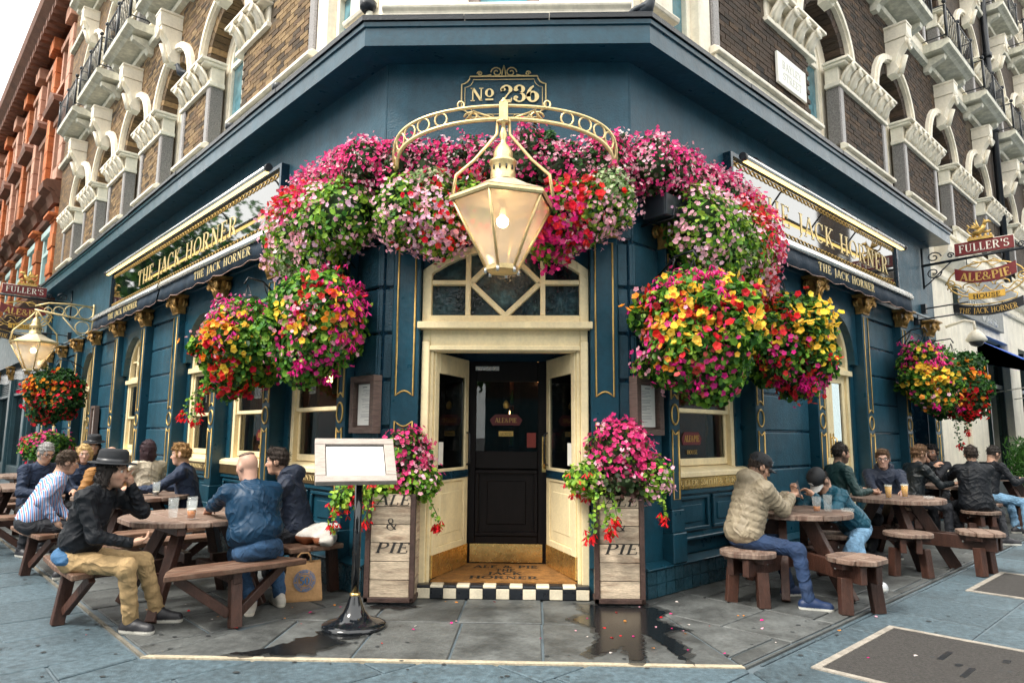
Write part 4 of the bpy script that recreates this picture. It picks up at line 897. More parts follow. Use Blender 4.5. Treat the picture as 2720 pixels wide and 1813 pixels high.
# ---------------------------------------------------------------- signs and lights of the pub
def letters(txt,org,right,up,h,m,parent,width=None,depth=.006,track=.08,bold=1,shear=0,bend=0):
    """every letter an object of its own"""
    P,w=text_polys(txt,h,track,shear,bold); k=width/w if width else 1; X=0; right=Vector(right); up=Vector(up); org=Vector(org)
    for ch in txt:
        cw=GL[ch][0]*h*k
        if ch!=' ':
            x=X+cw/2-w*k/2
            if bend:
                a=x/bend; p=org+right*(bend*math.sin(a))+up*(bend-bend*math.cos(a)); r2=right*math.cos(a)+up*math.sin(a); u2=up*math.cos(a)-right*math.sin(a)
            else: p=org+right*x; r2,u2=right,up
            text('letter',ch,p,r2,u2,h,m,parent,width=cw,depth=depth,shear=shear,bold=bold)
        X+=cw+track*h*k
letters('CENTRAL',wp(FR,13.2,.061,4.46),FR[1],(0,0,1),.16,WL,sb,width=1.5); letters('WORKING',wp(FR,14.2,.061,4.22),FR[1],(0,0,1),.16,WL,sb,width=1.5)
SGL=mat('black_sign_glass',(.004,.006,.007),.03,var=0,spec=1,ior=2.3)
def fascia(fr,s0,s1,rd,label,tc,tw,lamp):
    r=thing('fascia_sign',label,'sign',wp(fr,(s0+s1)/2,0,4.1),group='fascia signs along the two street fronts'); I=Matrix.Translation(-r.location)
    def bd(o,n,m): x=o.build(n,m,r); x.matrix_parent_inverse=I; return x
    o=M(fr); o.box(s0,s1,-.02,.05,4.08,4.84); bd(o,'glass_panel',SGL)
    for a0,a1,c0,c1 in ((s0-.05,s1+.05,4.03,4.08),(s0-.05,s1+.05,4.84,4.89),(s0-.05,s0,4.08,4.84),(s1,s1+.05,4.08,4.84)):
        o=M(fr); o.box(a0,a1,-.02,.085,c0,c1); bd(o,'frame_bar',NAVYD)
    n0=len(bpy.data.objects)
    P,w=text_polys('THE JACK HORNER',.3,.13); 
    before=set(bpy.data.objects); letters('THE JACK HORNER',wp(fr,tc,.051,4.27),fr[1]*rd,(0,0,1),.30,LETT,r,width=tw,track=.13)
    for x in set(bpy.data.objects)-before: x.matrix_parent_inverse=I
    for z in (4.15,4.77):
        o=M(fr); n=int((s1-s0)/.12)
        for k in range(n):
            x=s0+.06+k*.12; o.tube([(x+.055*math.cos(t),.054,z+.03*math.sin(t)) for t in [i*.9 for i in range(7)]],.009,4)
        b=bd(o,'gilt_scroll_border',GOLD); b['kind']='stuff'
    a0,a1=lamp; L2=thing('picture_light',f'long silver trough light above the {"left" if fr is FL else "right"} fascia sign','light',wp(fr,(a0+a1)/2,.4,4.6),group='trough lights over the fascia signs'); J=Matrix.Translation(-L2.location)
    o=M(fr); o.tube([(a0,.40,4.63),(a1,.40,4.63)],.036,10); x=o.build('trough',STEEL,L2); x.matrix_parent_inverse=J
    for e in (a0,a1): o=M(fr); o.tube([(e-.03,.4,4.63),(e+.03,.4,4.63)],.045,10); x=o.build('end_cap',BLACK,L2); x.matrix_parent_inverse=J
    o=M(fr); o.box(a0+.05,a1-.05,.365,.415,4.586,4.594); x=o.build('lamp_tube',mat('warm_lamp_tube',(.9,.7,.3),.4,var=0,emit=(1,.66,.2),es=1.3),L2); x.matrix_parent_inverse=J
    n=4
    for k in range(n):
        xx=a0+(a1-a0)*(k+.5)/n; o=M(fr); o.tube([(xx,.0,4.93),(xx,.22,4.86),(xx,.40,4.65)],.014,5); x=o.build('arm',BLACK,L2); x.matrix_parent_inverse=J
fascia(FL,2.3,10.5,-1,'long mirror-black sign with gold lettering on the left street front',6.15,4.9,(1.9,9.5))
fascia(FR,1.9,7.6,1,'mirror-black sign with gold lettering on the right street front',4.85,4.7,(1.55,6.95))
AWC=mat('navy_awning_canvas',(.007,.022,.042),.7,var=.25,vs=5,bump=.3,bs=25); PIP=mat('pink_piping',(.55,.36,.30),.7,var=.1)
def awning(fr,s0,s1,rd,label,tc):
    r=thing('awning',label,'awning',wp(fr,(s0+s1)/2,.2,3.6),group='folded awnings with scalloped valances'); I=Matrix.Translation(-r.location)
    def bd(o,n,m): x=o.build(n,m,r); x.matrix_parent_inverse=I; return x
    o=M(fr); o.sweep([(.0,3.93),(.24,3.90),(.28,3.93),(.27,3.97),(.2,4.0),(.0,4.02)],s0,s1); o.tube([(s0,.265,3.90),(s1,.265,3.90)],.035,8); bd(o,'cassette',STEEL)
    n=int((s1-s0)/.06); o=M(fr); rows=[]
    for i in range(n+1):
        a=s0+(s1-s0)*i/n; wv=.012*math.sin(a*7)+.01*math.sin(a*17); hz=3.66-.035*abs(math.sin((a-s0)*math.pi/.62))
        rows.append([o.V(a,.245,3.89),o.V(a,.262+wv*.5,3.78),o.V(a,.27+wv,hz),o.V(a,.258+wv,hz),o.V(a,.25+wv*.5,3.78),o.V(a,.236,3.89)])
    for i in range(n):
        for k in range(5): o.Fc((rows[i][k],rows[i][k+1],rows[i+1][k+1],rows[i+1][k]),0,True)
    bd(o,'valance',AWC)
    o=M(fr); o.tube([(s0+(s1-s0)*i/n,.268+.012*math.sin((s0+(s1-s0)*i/n)*7)+.01*math.sin((s0+(s1-s0)*i/n)*17),3.66-.035*abs(math.sin((s1-s0)*i/n*math.pi/.62))) for i in range(n+1)],.006,4); bd(o,'piping',PIP)
    before=set(bpy.data.objects); letters('THE JACK HORNER',wp(fr,tc,.284,3.715),fr[1]*rd,(0,0,1),.115,LETT,r,width=2.05,track=.16)
    for x in set(bpy.data.objects)-before: x.matrix_parent_inverse=I
awning(FL,2.0,6.35,-1,'folded navy awning on the left front nearer the corner',3.6); awning(FL,6.45,11.0,-1,'folded navy awning on the left front farther from the corner',8.6); awning(FR,2.1,7.65,1,'folded navy awning with white lettering on the right front',4.75)
# house number painted in gold
hn=thing('house_number','gold house number in a scrolled frame above the entrance','sign',(-.035,0,4.8))
def tubeF(name,paths,r,m,par,fr=FF,n=5,closed=False,inv=None):
    o=M(fr)
    for p in paths: o.tube(p,r,n,closed=closed)
    x=o.build(name,m,par)
    if inv is not None: x.matrix_parent_inverse=inv
    return x
I=Matrix.Translation(-hn.location); LF=LETT
for r_,gp in ((.012,0),(.006,.035)):
    x0,x1,z0,z1=-.47+gp,.40-gp,4.72+gp,5.17-gp; k=.085; P=[]
    for cx,cz,a0 in ((x0,z0,0),(x1,z0,90),(x1,z1,180),(x0,z1,270)):
        seq=[(cx+k*math.cos(R_(a0+t)),cz+k*math.sin(R_(a0+t))) for t in (90,70,45,20,0)]
        P+=[(a,.0,c) for a,c in seq]
    tubeF('frame_line',[P],r_*.7,LF,hn,closed=True,inv=I)
pp=[]
for s in (-1,1):
    for cx,cz,R0,tn in ((-.035+s*.075,5.215,.06,1.4),(-.035+s*.25,5.20,.028,1.3)):
        pp.append([(cx+s*R0*(1-.8*i/16)*math.cos(math.pi*.0+tn*2*math.pi*i/16),0,cz+R0*(1-.8*i/16)*math.sin(tn*2*math.pi*i/16)) for i in range(17)])
    pp.append([(-.035+s*.02,0,5.18),(-.035+s*.015,0,5.23),(-.035,0,5.29)]); pp.append([(-.035+s*.13,0,5.19),(-.035+s*.18,0,5.175),(-.035+s*.23,0,5.175)])
    pp.append([(-.035+s*(.1+.2*i/8),0,4.735+.02*math.sin(i)) for i in range(9)])
o=tubeF('scroll_ornament',pp,.007,LF,hn,inv=I); o['kind']='stuff'
before=set(bpy.data.objects)
letters('No',wp(FF,-.255,.0,4.90),(1,0,0),(0,0,1),.14,LF,hn,width=.24,bold=1.4); letters('236',wp(FF,.13,.0,4.885),(1,0,0),(0,0,1),.185,LF,hn,width=.39,bold=1.45)
for x in set(bpy.data.objects)-before: x.matrix_parent_inverse=I
# street name plate
sn=thing('street_name_plate','white street name plate on the dark brick pier','sign',wp(FR,3.74,.05,6.35)); I=Matrix.Translation(-sn.location)
o=M(FR); o.box(3.3,4.2,.02,.06,6.34,6.80); x=o.build('plate',mat('white_enamel',(.86,.84,.78),.4,var=.05,vs=4),sn,bevel=.006); x.matrix_parent_inverse=I
GREYL=mat('faded_grey_lettering',(.62,.62,.57),.5,var=0); before=set(bpy.data.objects)
letters('BAYLEY',wp(FR,3.74,.061,6.59),FR[1],(0,0,1),.115,GREYL,sn,width=.6,depth=.002); letters('STREET',wp(FR,3.74,.061,6.42),FR[1],(0,0,1),.115,GREYL,sn,width=.58,depth=.002)
for x in set(bpy.data.objects)-before: x.matrix_parent_inverse=I
# ---- lanterns
LGL=mat('frosted_lantern_glass',(.95,.92,.86),.35,var=.1,vs=5,alpha=.38,spec=.5); BULB=mat('lit_bulb',(1,.8,.5),.5,var=0,emit=(1,.68,.34),es=20); WROOF=mat('lantern_roof',(.72,.62,.45),.35,metal=.3,var=.3,vs=7)
_t=LGL.node_tree; _o=[n for n in _t.nodes if n.type=='OUTPUT_MATERIAL'][0]; _tr=_t.nodes.new('ShaderNodeBsdfTransparent'); _tl=_t.nodes.new('ShaderNodeBsdfTranslucent'); _tl.inputs[0].default_value=(.98,.93,.84,1); _df=_t.nodes.new('ShaderNodeBsdfDiffuse'); _df.inputs[0].default_value=(.95,.92,.86,1); _gl=_t.nodes.new('ShaderNodeBsdfGlossy'); _gl.inputs['Roughness'].default_value=.1
_m1=_t.nodes.new('ShaderNodeMixShader'); _m1.inputs[0].default_value=.45; _m2=_t.nodes.new('ShaderNodeMixShader'); _m2.inputs[0].default_value=.40; _m3=_t.nodes.new('ShaderNodeMixShader'); _m3.inputs[0].default_value=.08
_t.links.new(_tl.outputs[0],_m1.inputs[1]); _t.links.new(_df.outputs[0],_m1.inputs[2]); _t.links.new(_tr.outputs[0],_m2.inputs[1]); _t.links.new(_m1.outputs[0],_m2.inputs[2]); _t.links.new(_m2.outputs[0],_m3.inputs[1]); _t.links.new(_gl.outputs[0],_m3.inputs[2]); _t.links.new(_m3.outputs[0],_o.inputs[0])
def lantern(name,label,loc,rz,sides=6,sc_=1,top=.95):
    r=thing(name,label,'lantern',loc,rz,group='gilded street lanterns of the pub'); R1,R0=.46*sc_,.145*sc_; H=.60*sc_
    an=[2*math.pi*k/sides for k in range(sides)]
    for k in range(sides):
        a,b_=an[k],an[(k+1)%sides]; o=M()
        P=[(R0*.97*math.cos(a),R0*.97*math.sin(a),.01),(R0*.97*math.cos(b_),R0*.97*math.sin(b_),.01),(R1*.97*math.cos(b_),R1*.97*math.sin(b_),H),(R1*.97*math.cos(a),R1*.97*math.sin(a),H)]
        i=[o.V(*p) for p in P]; o.Fc(i); o.build('glass_pane',LGL,r)
        o=M(); o.tube([(R0*math.cos(a),R0*math.sin(a),0),(R1*math.cos(a),R1*math.sin(a),H)],.014*sc_,5); o.build('corner_bar',LANT,r)
        o=M(); o.tube([(R0*math.cos(a),R0*math.sin(a),-.0),(R0*1.06*math.cos(a),R0*1.06*math.sin(a),-.05)],.016*sc_,6); o.build('finial_drop',STEEL,r)
    o=M(); o.lathe([(R1*1.03,H-.02),(R1*1.06,H),(R1*1.04,H+.03),(R1*.98,H+.03),(R1*.98,H-.02)],0,0,sides,sm=False,cap=False); o.build('top_rim',LANT,r)
    o=M(); o.lathe([(R0*.95,-.03),(R0*1.08,-.02),(R0*1.08,.02),(R0*.95,.02)],0,0,sides,sm=False); o.build('bottom_rim',LANT,r)
    o=M(); o.lathe([(R1*1.05,H+.03),(R1*.62,H+.12*sc_),(.15*sc_,H+.20*sc_)],0,0,sides,sm=False); o.build('roof',WROOF,r)
    o=M(); c=.115*sc_; z=H+.2*sc_
    o.lathe([(c*1.25,z),(c,z+.02),(c,z+.16*sc_),(c*1.1,z+.17*sc_),(c*1.1,z+.19*sc_),(c*.75,z+.22*sc_),(c*.78,z+.27*sc_),(c*.6,z+.32*sc_),(c*.25,z+.37*sc_),(c*.2,z+.40*sc_),(c*.34,z+.44*sc_),(c*.2,z+.50*sc_),(.01,z+.56*sc_)],0,0,14); ch=o.build('chimney',LANT,r)
    for k in range(12): a=2*math.pi*k/12; o=M(); p=Vector((c*math.cos(a),c*math.sin(a),0)); o.tube([(p.x*1.01,p.y*1.01,z+.09*sc_),(p.x*1.01,p.y*1.01,z+.13*sc_)],.008*sc_,4); o.build('vent_slot',BLACK,ch)
    o=M(); o.ball(0,0,H*.72,.055*sc_,n=12,m=8); o.build('bulb',BULB,r); o=M(); o.tube([(0,0,H*.78),(0,0,H+.1)],.03*sc_,8); o.build('bulb_holder',WROOF,r)
    return r,H
ln_,H=lantern('street_lantern','large gilded six-sided lantern hanging over the pub entrance',(.0,-.72,2.95),R_(18))
br=thing('lantern_bracket','gilded arched iron bracket with rings above the entrance','bracket',(0,0,4.2)); I=Matrix.Translation(-br.location)
def up_(f): return (1.06*math.cos(f),.42+.28*math.sin(f),4.04+.45*max(math.sin(f),0)**.5)
def lw_(f): return (1.03*math.cos(f),.42+.28*math.sin(f),4.0+.36*max(math.sin(f),0)**.75)
fs=[R_(180*i/40) for i in range(41)]
tubeF('upper_rail',[[up_(f) for f in fs]],.017,LANT,br,n=6,inv=I); tubeF('lower_rail',[[lw_(f) for f in fs]],.020,LANT,br,n=6,inv=I)
for d in (9,20,32,44,56,124,136,148,160,171):
    f=R_(d); U,Lw=Vector(up_(f)),Vector(lw_(f)); c=(U+Lw)/2; v=(U-Lw)/2*.9; t=(Vector(up_(f+.02))-Vector(up_(f-.02))).normalized()*v.length*.95
    tubeF('ring',[[tuple(c+v*math.cos(x*.5236)+t*math.sin(x*.5236)) for x in range(12)]],.010,LANT,br,closed=True,inv=I)
for s in (-1,1):
    tubeF('wall_stay',[[(s*1.05,.42,4.03),(s*1.08,.0,4.0)]],.02,LANT,br,n=6,inv=I)
    tubeF('scroll',[[(s*(.30+.07*(1-.8*i/14)*math.cos(i*.55)),.62,4.42+.055*(1-.8*i/14)*math.sin(i*.55)) for i in range(15)],[(s*.06,.69,4.36),(s*.28,.66,4.46),(s*.38,.62,4.36)]],.012,LANT,br,inv=I)
    tubeF('top_loop',[[(s*.40+.03*math.cos(i*.7),.66,4.52+.035*math.sin(i*.7)) for i in range(9)]],.009,LANT,br,closed=True,inv=I)
    tubeF('hanger_rod',[[(s*.05,.71,4.35),(s*.06,.72,4.2),(s*.26,.74,3.95),(s*.42,.76,3.80),(s*.45,.76,3.60)]],.016,LANT,br,inv=I)
o=M(FF); o.box(-.04,.04,.66,.74,4.33,4.515); o.lathe([(.045,4.515),(.035,4.535),(.015,4.545),(.02,4.555),(.005,4.57)],0,.7,8); o.lathe([(.02,3.72),(.02,4.3),(.07,4.32)],0,.72,8); x=o.build('hub',LANT,br,bevel=.006); x.matrix_parent_inverse=I
# left lantern on its wall bracket
SLn=12.25
def bracketL():
    r=thing('lantern_bracket','gilded bracket with rings holding the far left lantern','bracket',wp(FL,SLn,0,4.2)); I=Matrix.Translation(-r.location); p=lambda b,z:(SLn,b,z)
    tubeF('upper_rail',[[p(.02,4.36),p(.5,4.37),p(.9,4.34),p(1.15,4.24)]],.02,LANT,r,FL,inv=I); tubeF('lower_rail',[[p(.02,4.02),p(.5,4.08),p(1.15,4.16)]],.022,LANT,r,FL,inv=I); tubeF('wall_bar',[[p(.02,3.6),p(.02,4.42)]],.025,LANT,r,FL,inv=I)
    for b_,rr in ((.17,.145),(.46,.13),(.70,.10),(.90,.075)): tubeF('ring',[[p(b_+rr*math.cos(i*.5236),4.05+.04*b_+rr+ .005+rr*math.sin(i*.5236)) for i in range(12)]],.012,LANT,r,FL,closed=True,inv=I)
    tubeF('brace',[[p(.04,3.62),p(.3,3.7),p(.62,4.06)]],.014,LANT,r,FL,inv=I); tubeF('ring',[[p(.22+.14*math.cos(i*.5236),3.86+.14*math.sin(i*.5236)) for i in range(12)]],.012,LANT,r,FL,closed=True,inv=I)
    for s in (-1,1): tubeF('hanger_rod',[[p(1.1,4.15),p(1.1+s*.1,4.0),(SLn,1.1+s*.40,3.66),(SLn,1.1+s*.44,3.42)]],.018,LANT,r,FL,inv=I)
bracketL()
lantern('street_lantern','gilded lantern on a wall bracket above the far left flower basket',tuple(wp(FL,SLn,1.1,2.83)),R_(20),sc_=.98)
# ---- hanging brewery signs
MAROON=mat('maroon_enamel_board',(.17,.016,.018),.35,var=.12,vs=5); BLKB=mat('black_sign_board',(.008,.009,.012),.35,var=.1); YEL=mat('amber_scroll_paint',(.72,.42,.07),.4,metal=.2,var=.12,vs=8)
WHT=mat('white_paint',(.82,.78,.68),.5,var=.05)
def crest(fr,s,b0,z0,par,I):
    """small gilded heraldic beast on a crown-like base"""
    o=M(fr); f=lambda b,z:(s,b0+b,z0+z)
    o.box(s-.05,s+.05,b0-.20,b0+.20,z0,z0+.05)
    for k in range(5): o.ball(s,b0-.16+.08*k,z0+.075,.028,n=6,m=4)
    o.tube([f(-.10,.12),f(-.02,.15),f(.04,.20),f(.07,.27)],.05,7,rs=[.05,.055,.05,.035]); o.tube([f(.07,.26),f(.09,.32),f(.14,.33),f(.19,.30)],.03,6,rs=[.032,.04,.028,.008]); o.tube([f(.09,.34),f(.07,.39)],.012,5,rs=[.014,.003])
    o.tube([f(-.11,.12),f(-.17,.15),f(-.20,.22),f(-.16,.27),f(-.20,.31)],.014,5,rs=[.02,.016,.014,.012,.02])
    for d,e in ((-.10,-.13),(-.05,-.03),(.05,.12),(.07,.16)): o.tube([f(d,.14),f((d+e)/2+.02,.12),f(e,.07 if d<0 else .16)],.018,5)
    for d in (0,.022): o.prism([(s-.012+d,z0+.18),(s+.012+d,z0+.18),(s+.012+d,z0+.20),(s-.012+d,z0+.20)],b0-.02,b0+.02)
    for k in range(4): o.tube([f(.0,.20),f(-.04-.03*k,.30-.015*k),f(-.05-.045*k,.40-.045*k)],.016,5,rs=[.02,.022,.005])
    x=o.build('gilded_crest',GOLD,par); x.matrix_parent_inverse=I
def hanging(fr,s,label,rd):
    r=thing('hanging_sign',label,'sign',wp(fr,s,.9,3.8),group='hanging brewery signs at the ends of the pub'); I=Matrix.Translation(-r.location)
    p=lambda b,z:(s,b,z); n_=fr[2]; t_=-fr[1]        # the face that looks at the camera
    right=n_*rd
    def T(name,paths,rr,m,closed=False,stuff=False):
        x=tubeF(name,paths,rr,m,r,fr,closed=closed,inv=I)
        if stuff: x['kind']='stuff'
    def B(name,m,b0,b1,z0,z1,th=.03): o=M(fr); o.box(s-th,s+th,b0,b1,z0,z1); x=o.build(name,m,r,bevel=.004); x.matrix_parent_inverse=I; return x
    def LT(txt,b,z,h,w,m,bend=0,d=.034,bold=1.25):
        before=set(bpy.data.objects); letters(txt,wp(fr,s,b,z)+t_*d,right,(0,0,1),h,m,r,width=w,bold=bold,bend=bend,depth=.004)
        for x in set(bpy.data.objects)-before: x.matrix_parent_inverse=I
    T('bracket_arm',[[p(0,4.80),p(1.75,4.86)]],.028,BLACK); T('wall_bar',[[p(.02,4.35),p(.02,5.15)]],.02,BLACK)
    T('scroll',[[p(.22+.13*(1-.8*i/14)*math.cos(i*.6),4.94+.11*(1-.8*i/14)*math.sin(i*.6)) for i in range(15)],[p(.20+.14*(1-.8*i/14)*math.cos(i*.6),4.64+.12*(1-.8*i/14)*math.sin(-i*.6)) for i in range(15)],[p(.02,4.38),p(.12,4.45),p(.3,4.62),p(.5,4.8)],[p(.5+.06*(1-.8*i/14)*math.cos(i*.6),4.93+.06*(1-.8*i/14)*math.sin(i*.6)) for i in range(15)],[p(1.6+.06*(1-.8*i/14)*math.cos(i*.6),4.93+.06*(1-.8*i/14)*math.sin(i*.6)) for i in range(15)]],.013,BLACK)
    B('name_board',MAROON,.58,1.50,4.885,5.12); T('board_edge',[[p(.58,4.885),p(1.5,4.885),p(1.5,5.12),p(.58,5.12)]],.012,WHT,True); LT("FULLER'S",1.04,4.93,.145,.78,WHT)
    crest(fr,s,1.0,5.13,r,I)
    # oval gilt scrollwork frame with boards
    el=lambda rb,rz,cz,k=28:[p(1.02+rb*math.cos(2*math.pi*i/k),cz+rz*math.sin(2*math.pi*i/k)) for i in range(k)]
    T('gilt_oval',[el(.60,.33,4.38)],.014,GOLD,True)
    sw=[]
    for j in range(4):
        sw.append([p(.52+.25*j+.11*math.cos(3.4-i*.33),4.28+.05*j*.0+.07*math.sin(3.4-i*.33)) for i in range(12)]); sw.append([p(.45+.27*j+.30*i/9,4.22+.06*math.sin(i*.7+j)) for i in range(10)])
    for sg in (-1,1):
        sw.append([p(1.02+sg*(.55+.09*(1-.8*i/14)*math.cos(i*.6)),4.36+.09*(1-.8*i/14)*math.sin(i*.6)) for i in range(15)]); sw.append([p(1.02+sg*.04,4.70),p(1.02+sg*.16,4.74),p(1.02+sg*.27,4.67),p(1.02+sg*.12,4.62),p(1.02+sg*.04,4.70)])
        sw.append([p(1.02+sg*.36,4.12),p(1.02+sg*.46,4.06),p(1.02+sg*.44,3.98),p(1.02+sg*.2,3.93),p(1.02,3.92)])
    T('gilt_scrollwork',sw,.011,GOLD,stuff=True)
    def curved(name,m,b0,b1,zc,h,sag,th=.02,edge=None):
        o=M(fr); n=12; c=(b0+b1)/2; W2=(b1-b0)/2; rr=[]
        for i in range(n+1):
            x=b0+(b1-b0)*i/n; u=(x-c)/W2; zz=zc+sag*u*u; rr.append([o.V(s-th,x,zz-h/2),o.V(s-th,x,zz+h/2),o.V(s+th,x,zz+h/2),o.V(s+th,x,zz-h/2)])
        for i in range(n):
            for k in range(4): o.Fc((rr[i][k],rr[i][(k+1)%4],rr[i+1][(k+1)%4],rr[i+1][k]))
        o.Fc(rr[0][::-1]); o.Fc(rr[-1]); x=o.build(name,m,r); x.matrix_parent_inverse=I
        bm_=bmesh.new(); bm_.from_mesh(x.data); bmesh.ops.recalc_face_normals(bm_,faces=bm_.faces); bm_.to_mesh(x.data); bm_.free()
    curved('name_ribbon',MAROON,.55,1.50,4.44,.22,.10); LT('ALE&PIE',1.02,4.37,.15,.80,GOLD,bend=2.3,d=.024,bold=1.6)
    curved('house_ribbon',YEL,.74,1.30,4.08,.12,.02); LT('HOUSE',1.02,4.04,.08,.42,BLKB,d=.024)
    curved('lower_ribbon',BLKB,.48,1.56,3.80,.17,.12); LT('THE JACK HORNER',1.02,3.755,.10,.92,GOLD,bend=2.5,d=.024)
    T('link',[[p(.75,4.86),p(.75,4.66)],[p(1.3,4.86),p(1.3,4.66)],[p(.8,3.95),p(.8,3.9)],[p(1.24,3.95),p(1.24,3.9)]],.008,BLACK)
    for b_,z in ((-.0,3.94),(.0,3.66)): T('spotlight_arm',[[(s-.1-(.5 if z<3.8 else 0),.0,z),(s-.1-(.5 if z<3.8 else 0),.75,z+.04)]],.014,BLACK); 
    for z,sh in ((3.94,0),(3.66,.5)): o=M(fr); o.box(s-.16-sh,s-.04-sh,-.02,.06,z-.09,z+.09); x=o.build('spotlight_mount',BLACK,r); x.matrix_parent_inverse=I
hanging(FR,9.3,'hanging brewery sign with maroon board at the right end of the pub',1)
hanging(FL,14.9,'hanging brewery sign with maroon board at the far left',-1)
# ---- small fittings on the cornice
def flood(p,yaw,label):
    r=thing('floodlight',label,'floodlight',p,yaw,group='floodlights standing on the cornice'); o=M(); o.lathe([(.05,.14),(.085,.18),(.09,.24),(.08,.25)],0,0,12); o.build('lamp_head',BLACK,r); o=M(); o.tube([(0,0,0),(0,0,.06),(.02,0,.15)],.035,8); o.build('stand',STUCCO2,r)
flood((-1.42,-.22,5.615),0,'round floodlight on the cornice corner at upper left'); flood(tuple(wp(FL,2.2,.2,5.615)),0,'round floodlight on the left cornice beside white block'); flood(tuple(wp(FL,3.75,.2,5.615)),0,'small floodlight on the left cornice farther along')
PIG=mat('pigeon_feathers',(.02,.028,.04),.5,var=.5,vs=20)
def pigeon(p,yaw,label):
    o=M(); o.tube([(-.17,0,.09),(-.08,0,.10),(0,0,.12),(.07,0,.16),(.10,0,.22),(.115,0,.265),(.13,0,.29)],.05,9,rs=[.02,.055,.075,.07,.045,.036,.02]); o.ball(.12,0,.275,.036,n=8,m=6); o.tube([(.14,0,.275),(.185,0,.262)],.012,5,rs=[.013,.002])
    for s in (-1,1): o.tube([(.05,s*.055,.15),(-.05,s*.06,.12),(-.16,s*.03,.085)],.03,6,rs=[.02,.035,.012])
    b=o.build('pigeon',PIG); b.location=p; b.rotation_euler=(0,0,yaw); tag(b,label,'bird')
    for s in (-1,1): o=M(); o.tube([(.01,s*.025,.07),(.015,s*.025,.0),(.05,s*.025,.003)],.007,4); o.build('leg',mat('pigeon_leg',(.3,.08,.06),.6),b)
pigeon((1.36,-.2,5.615),R_(-20),'dark pigeon perched on the cornice above the entrance'); pigeon(tuple(wp(FL,6.35,.14,7.585)),R_(200),'dark pigeon resting on a white capital at upper left')
# CCTV dome on the cream wall
cc=thing('cctv_dome','white domed security camera on a swan neck arm','security camera',wp(FR,10.6,0,3.4)); I=Matrix.Translation(-cc.location)
x=tubeF('arm',[[(10.6,.0,3.75),(10.6,.35,3.85),(10.6,.5,3.8),(10.6,.52,3.62)]],.03,STUCCO,cc,FR,inv=I); o=M(FR); o.lathe([(.16,3.40),(.19,3.44),(.12,3.56),(.06,3.63)],10.6,.52,14); x=o.build('hood',STUCCO,cc); x.matrix_parent_inverse=I; o=M(FR); o.lathe([(.03,3.30),(.10,3.33),(.135,3.40)],10.6,.52,14); x=o.build('dome',BLACK,cc); x.matrix_parent_inverse=I
# ---- menu cases
CASE=mat('weathered_brown_wood',(.13,.085,.07),.6,var=.3,vs=6,stretch=(2,2,14),bump=.3,bs=20); PAPER=mat('menu_paper',(.85,.83,.78),.7,var=.03); INK=mat('menu_ink',(.35,.35,.36),.8,var=0)
def menu(fr,s0,s1,z0,z1,rd,label):
    r=thing('menu_case',label,'menu case',wp(fr,(s0+s1)/2,0,z0),group='menu cases on the walls'); I=Matrix.Translation(-r.location)
    for a0,a1,c0,c1 in ((s0,s1,z0,z0+.06),(s0,s1,z1-.06,z1),(s0,s0+.07,z0+.06,z1-.06),(s1-.07,s1,z0+.06,z1-.06)): o=M(fr); o.box(a0,a1,-.01,.085,c0,c1); x=o.build('frame_bar',CASE,r,bevel=.004); x.matrix_parent_inverse=I
    o=M(fr); o.box(s0+.07,s1-.07,0,.04,z0+.06,z1-.06); x=o.build('backing',CASE,r); x.matrix_parent_inverse=I
    o=M(fr); o.box(s0+.10,s1-.10,.041,.045,z0+.08,z1-.08); x=o.build('menu_sheet',PAPER,r); x.matrix_parent_inverse=I
    o=M(fr); rnd=random.Random(3); z=z1-.14; c=(s0+s1)/2; o.box(c-.04,c+.04,.0455,.0465,z1-.115,z1-.105)
    while z>z0+.12:
        if rnd.random()<.85: o.box(s0+.125,s0+.125+rnd.uniform(.07,.17),.0455,.0465,z,z+.004)
        z-=.014
    x=o.build('print_lines',INK,r); x['kind']='stuff'; x.matrix_parent_inverse=I
menu(FL,-.10,.34,1.50,2.06,-1,'brown framed menu case left of the entrance'); menu(FR,-.10,.34,1.50,2.06,1,'brown framed menu case right of the entrance'); menu(FL,11.0,11.38,1.35,2.05,-1,'slim menu case far along the left wall')
# ---------------------------------------------------------------- flowers
LEAFM=mat('leaf_green',attr=True,rough=.5,var=.15,vs=30,spec=.35); PETM=mat('petal',attr=True,rough=.6,var=.1,vs=40,spec=.2)
for m_,amt in ((LEAFM,.35),(PETM,.3)):      # light passes through thin leaves and petals
    t=m_.node_tree; b_=t.nodes['Principled BSDF']; tr=t.nodes.new('ShaderNodeBsdfTranslucent'); mx=t.nodes.new('ShaderNodeMixShader'); mx.inputs[0].default_value=amt
    t.links.new(b_.inputs['Base Color'].links[0].from_socket,tr.inputs[0]); out=[n for n in t.nodes if n.type=='OUTPUT_MATERIAL'][0]; t.links.new(b_.outputs[0],mx.inputs[1]); t.links.new(tr.outputs[0],mx.inputs[2]); t.links.new(mx.outputs[0],out.inputs[0])
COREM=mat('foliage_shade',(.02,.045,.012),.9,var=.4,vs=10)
SOIL=mat('trough_paint',(.010,.016,.024),.4,var=.2)
LEAF_T=(np.array([(0,0,0),(-.42,.30,.10),(-.34,.78,.06),(0,1,-.12),(.34,.78,.06),(.42,.30,.10)]),[(0,1,2,3),(0,3,4,5)])
def petal_t(n,cup,wd,layers=1):
    V=[];F=[]
    for l in range(layers):
        for k in range(n):
            a=2*math.pi*(k+.5*l)/n; c,s=math.cos(a),math.sin(a); r=1-.35*l; z=cup+.25*l; i=len(V)
            for x,y,zz in ((.02,0,.1*l),(.6,-wd,z*.7),(1,0,z),(.6,wd,z*.7)): V.append(((x*c-y*s)*r,(x*s+y*c)*r,zz*r)); 
            F.append((i,i+1,i+2,i+3))
    return (np.array(V),F)
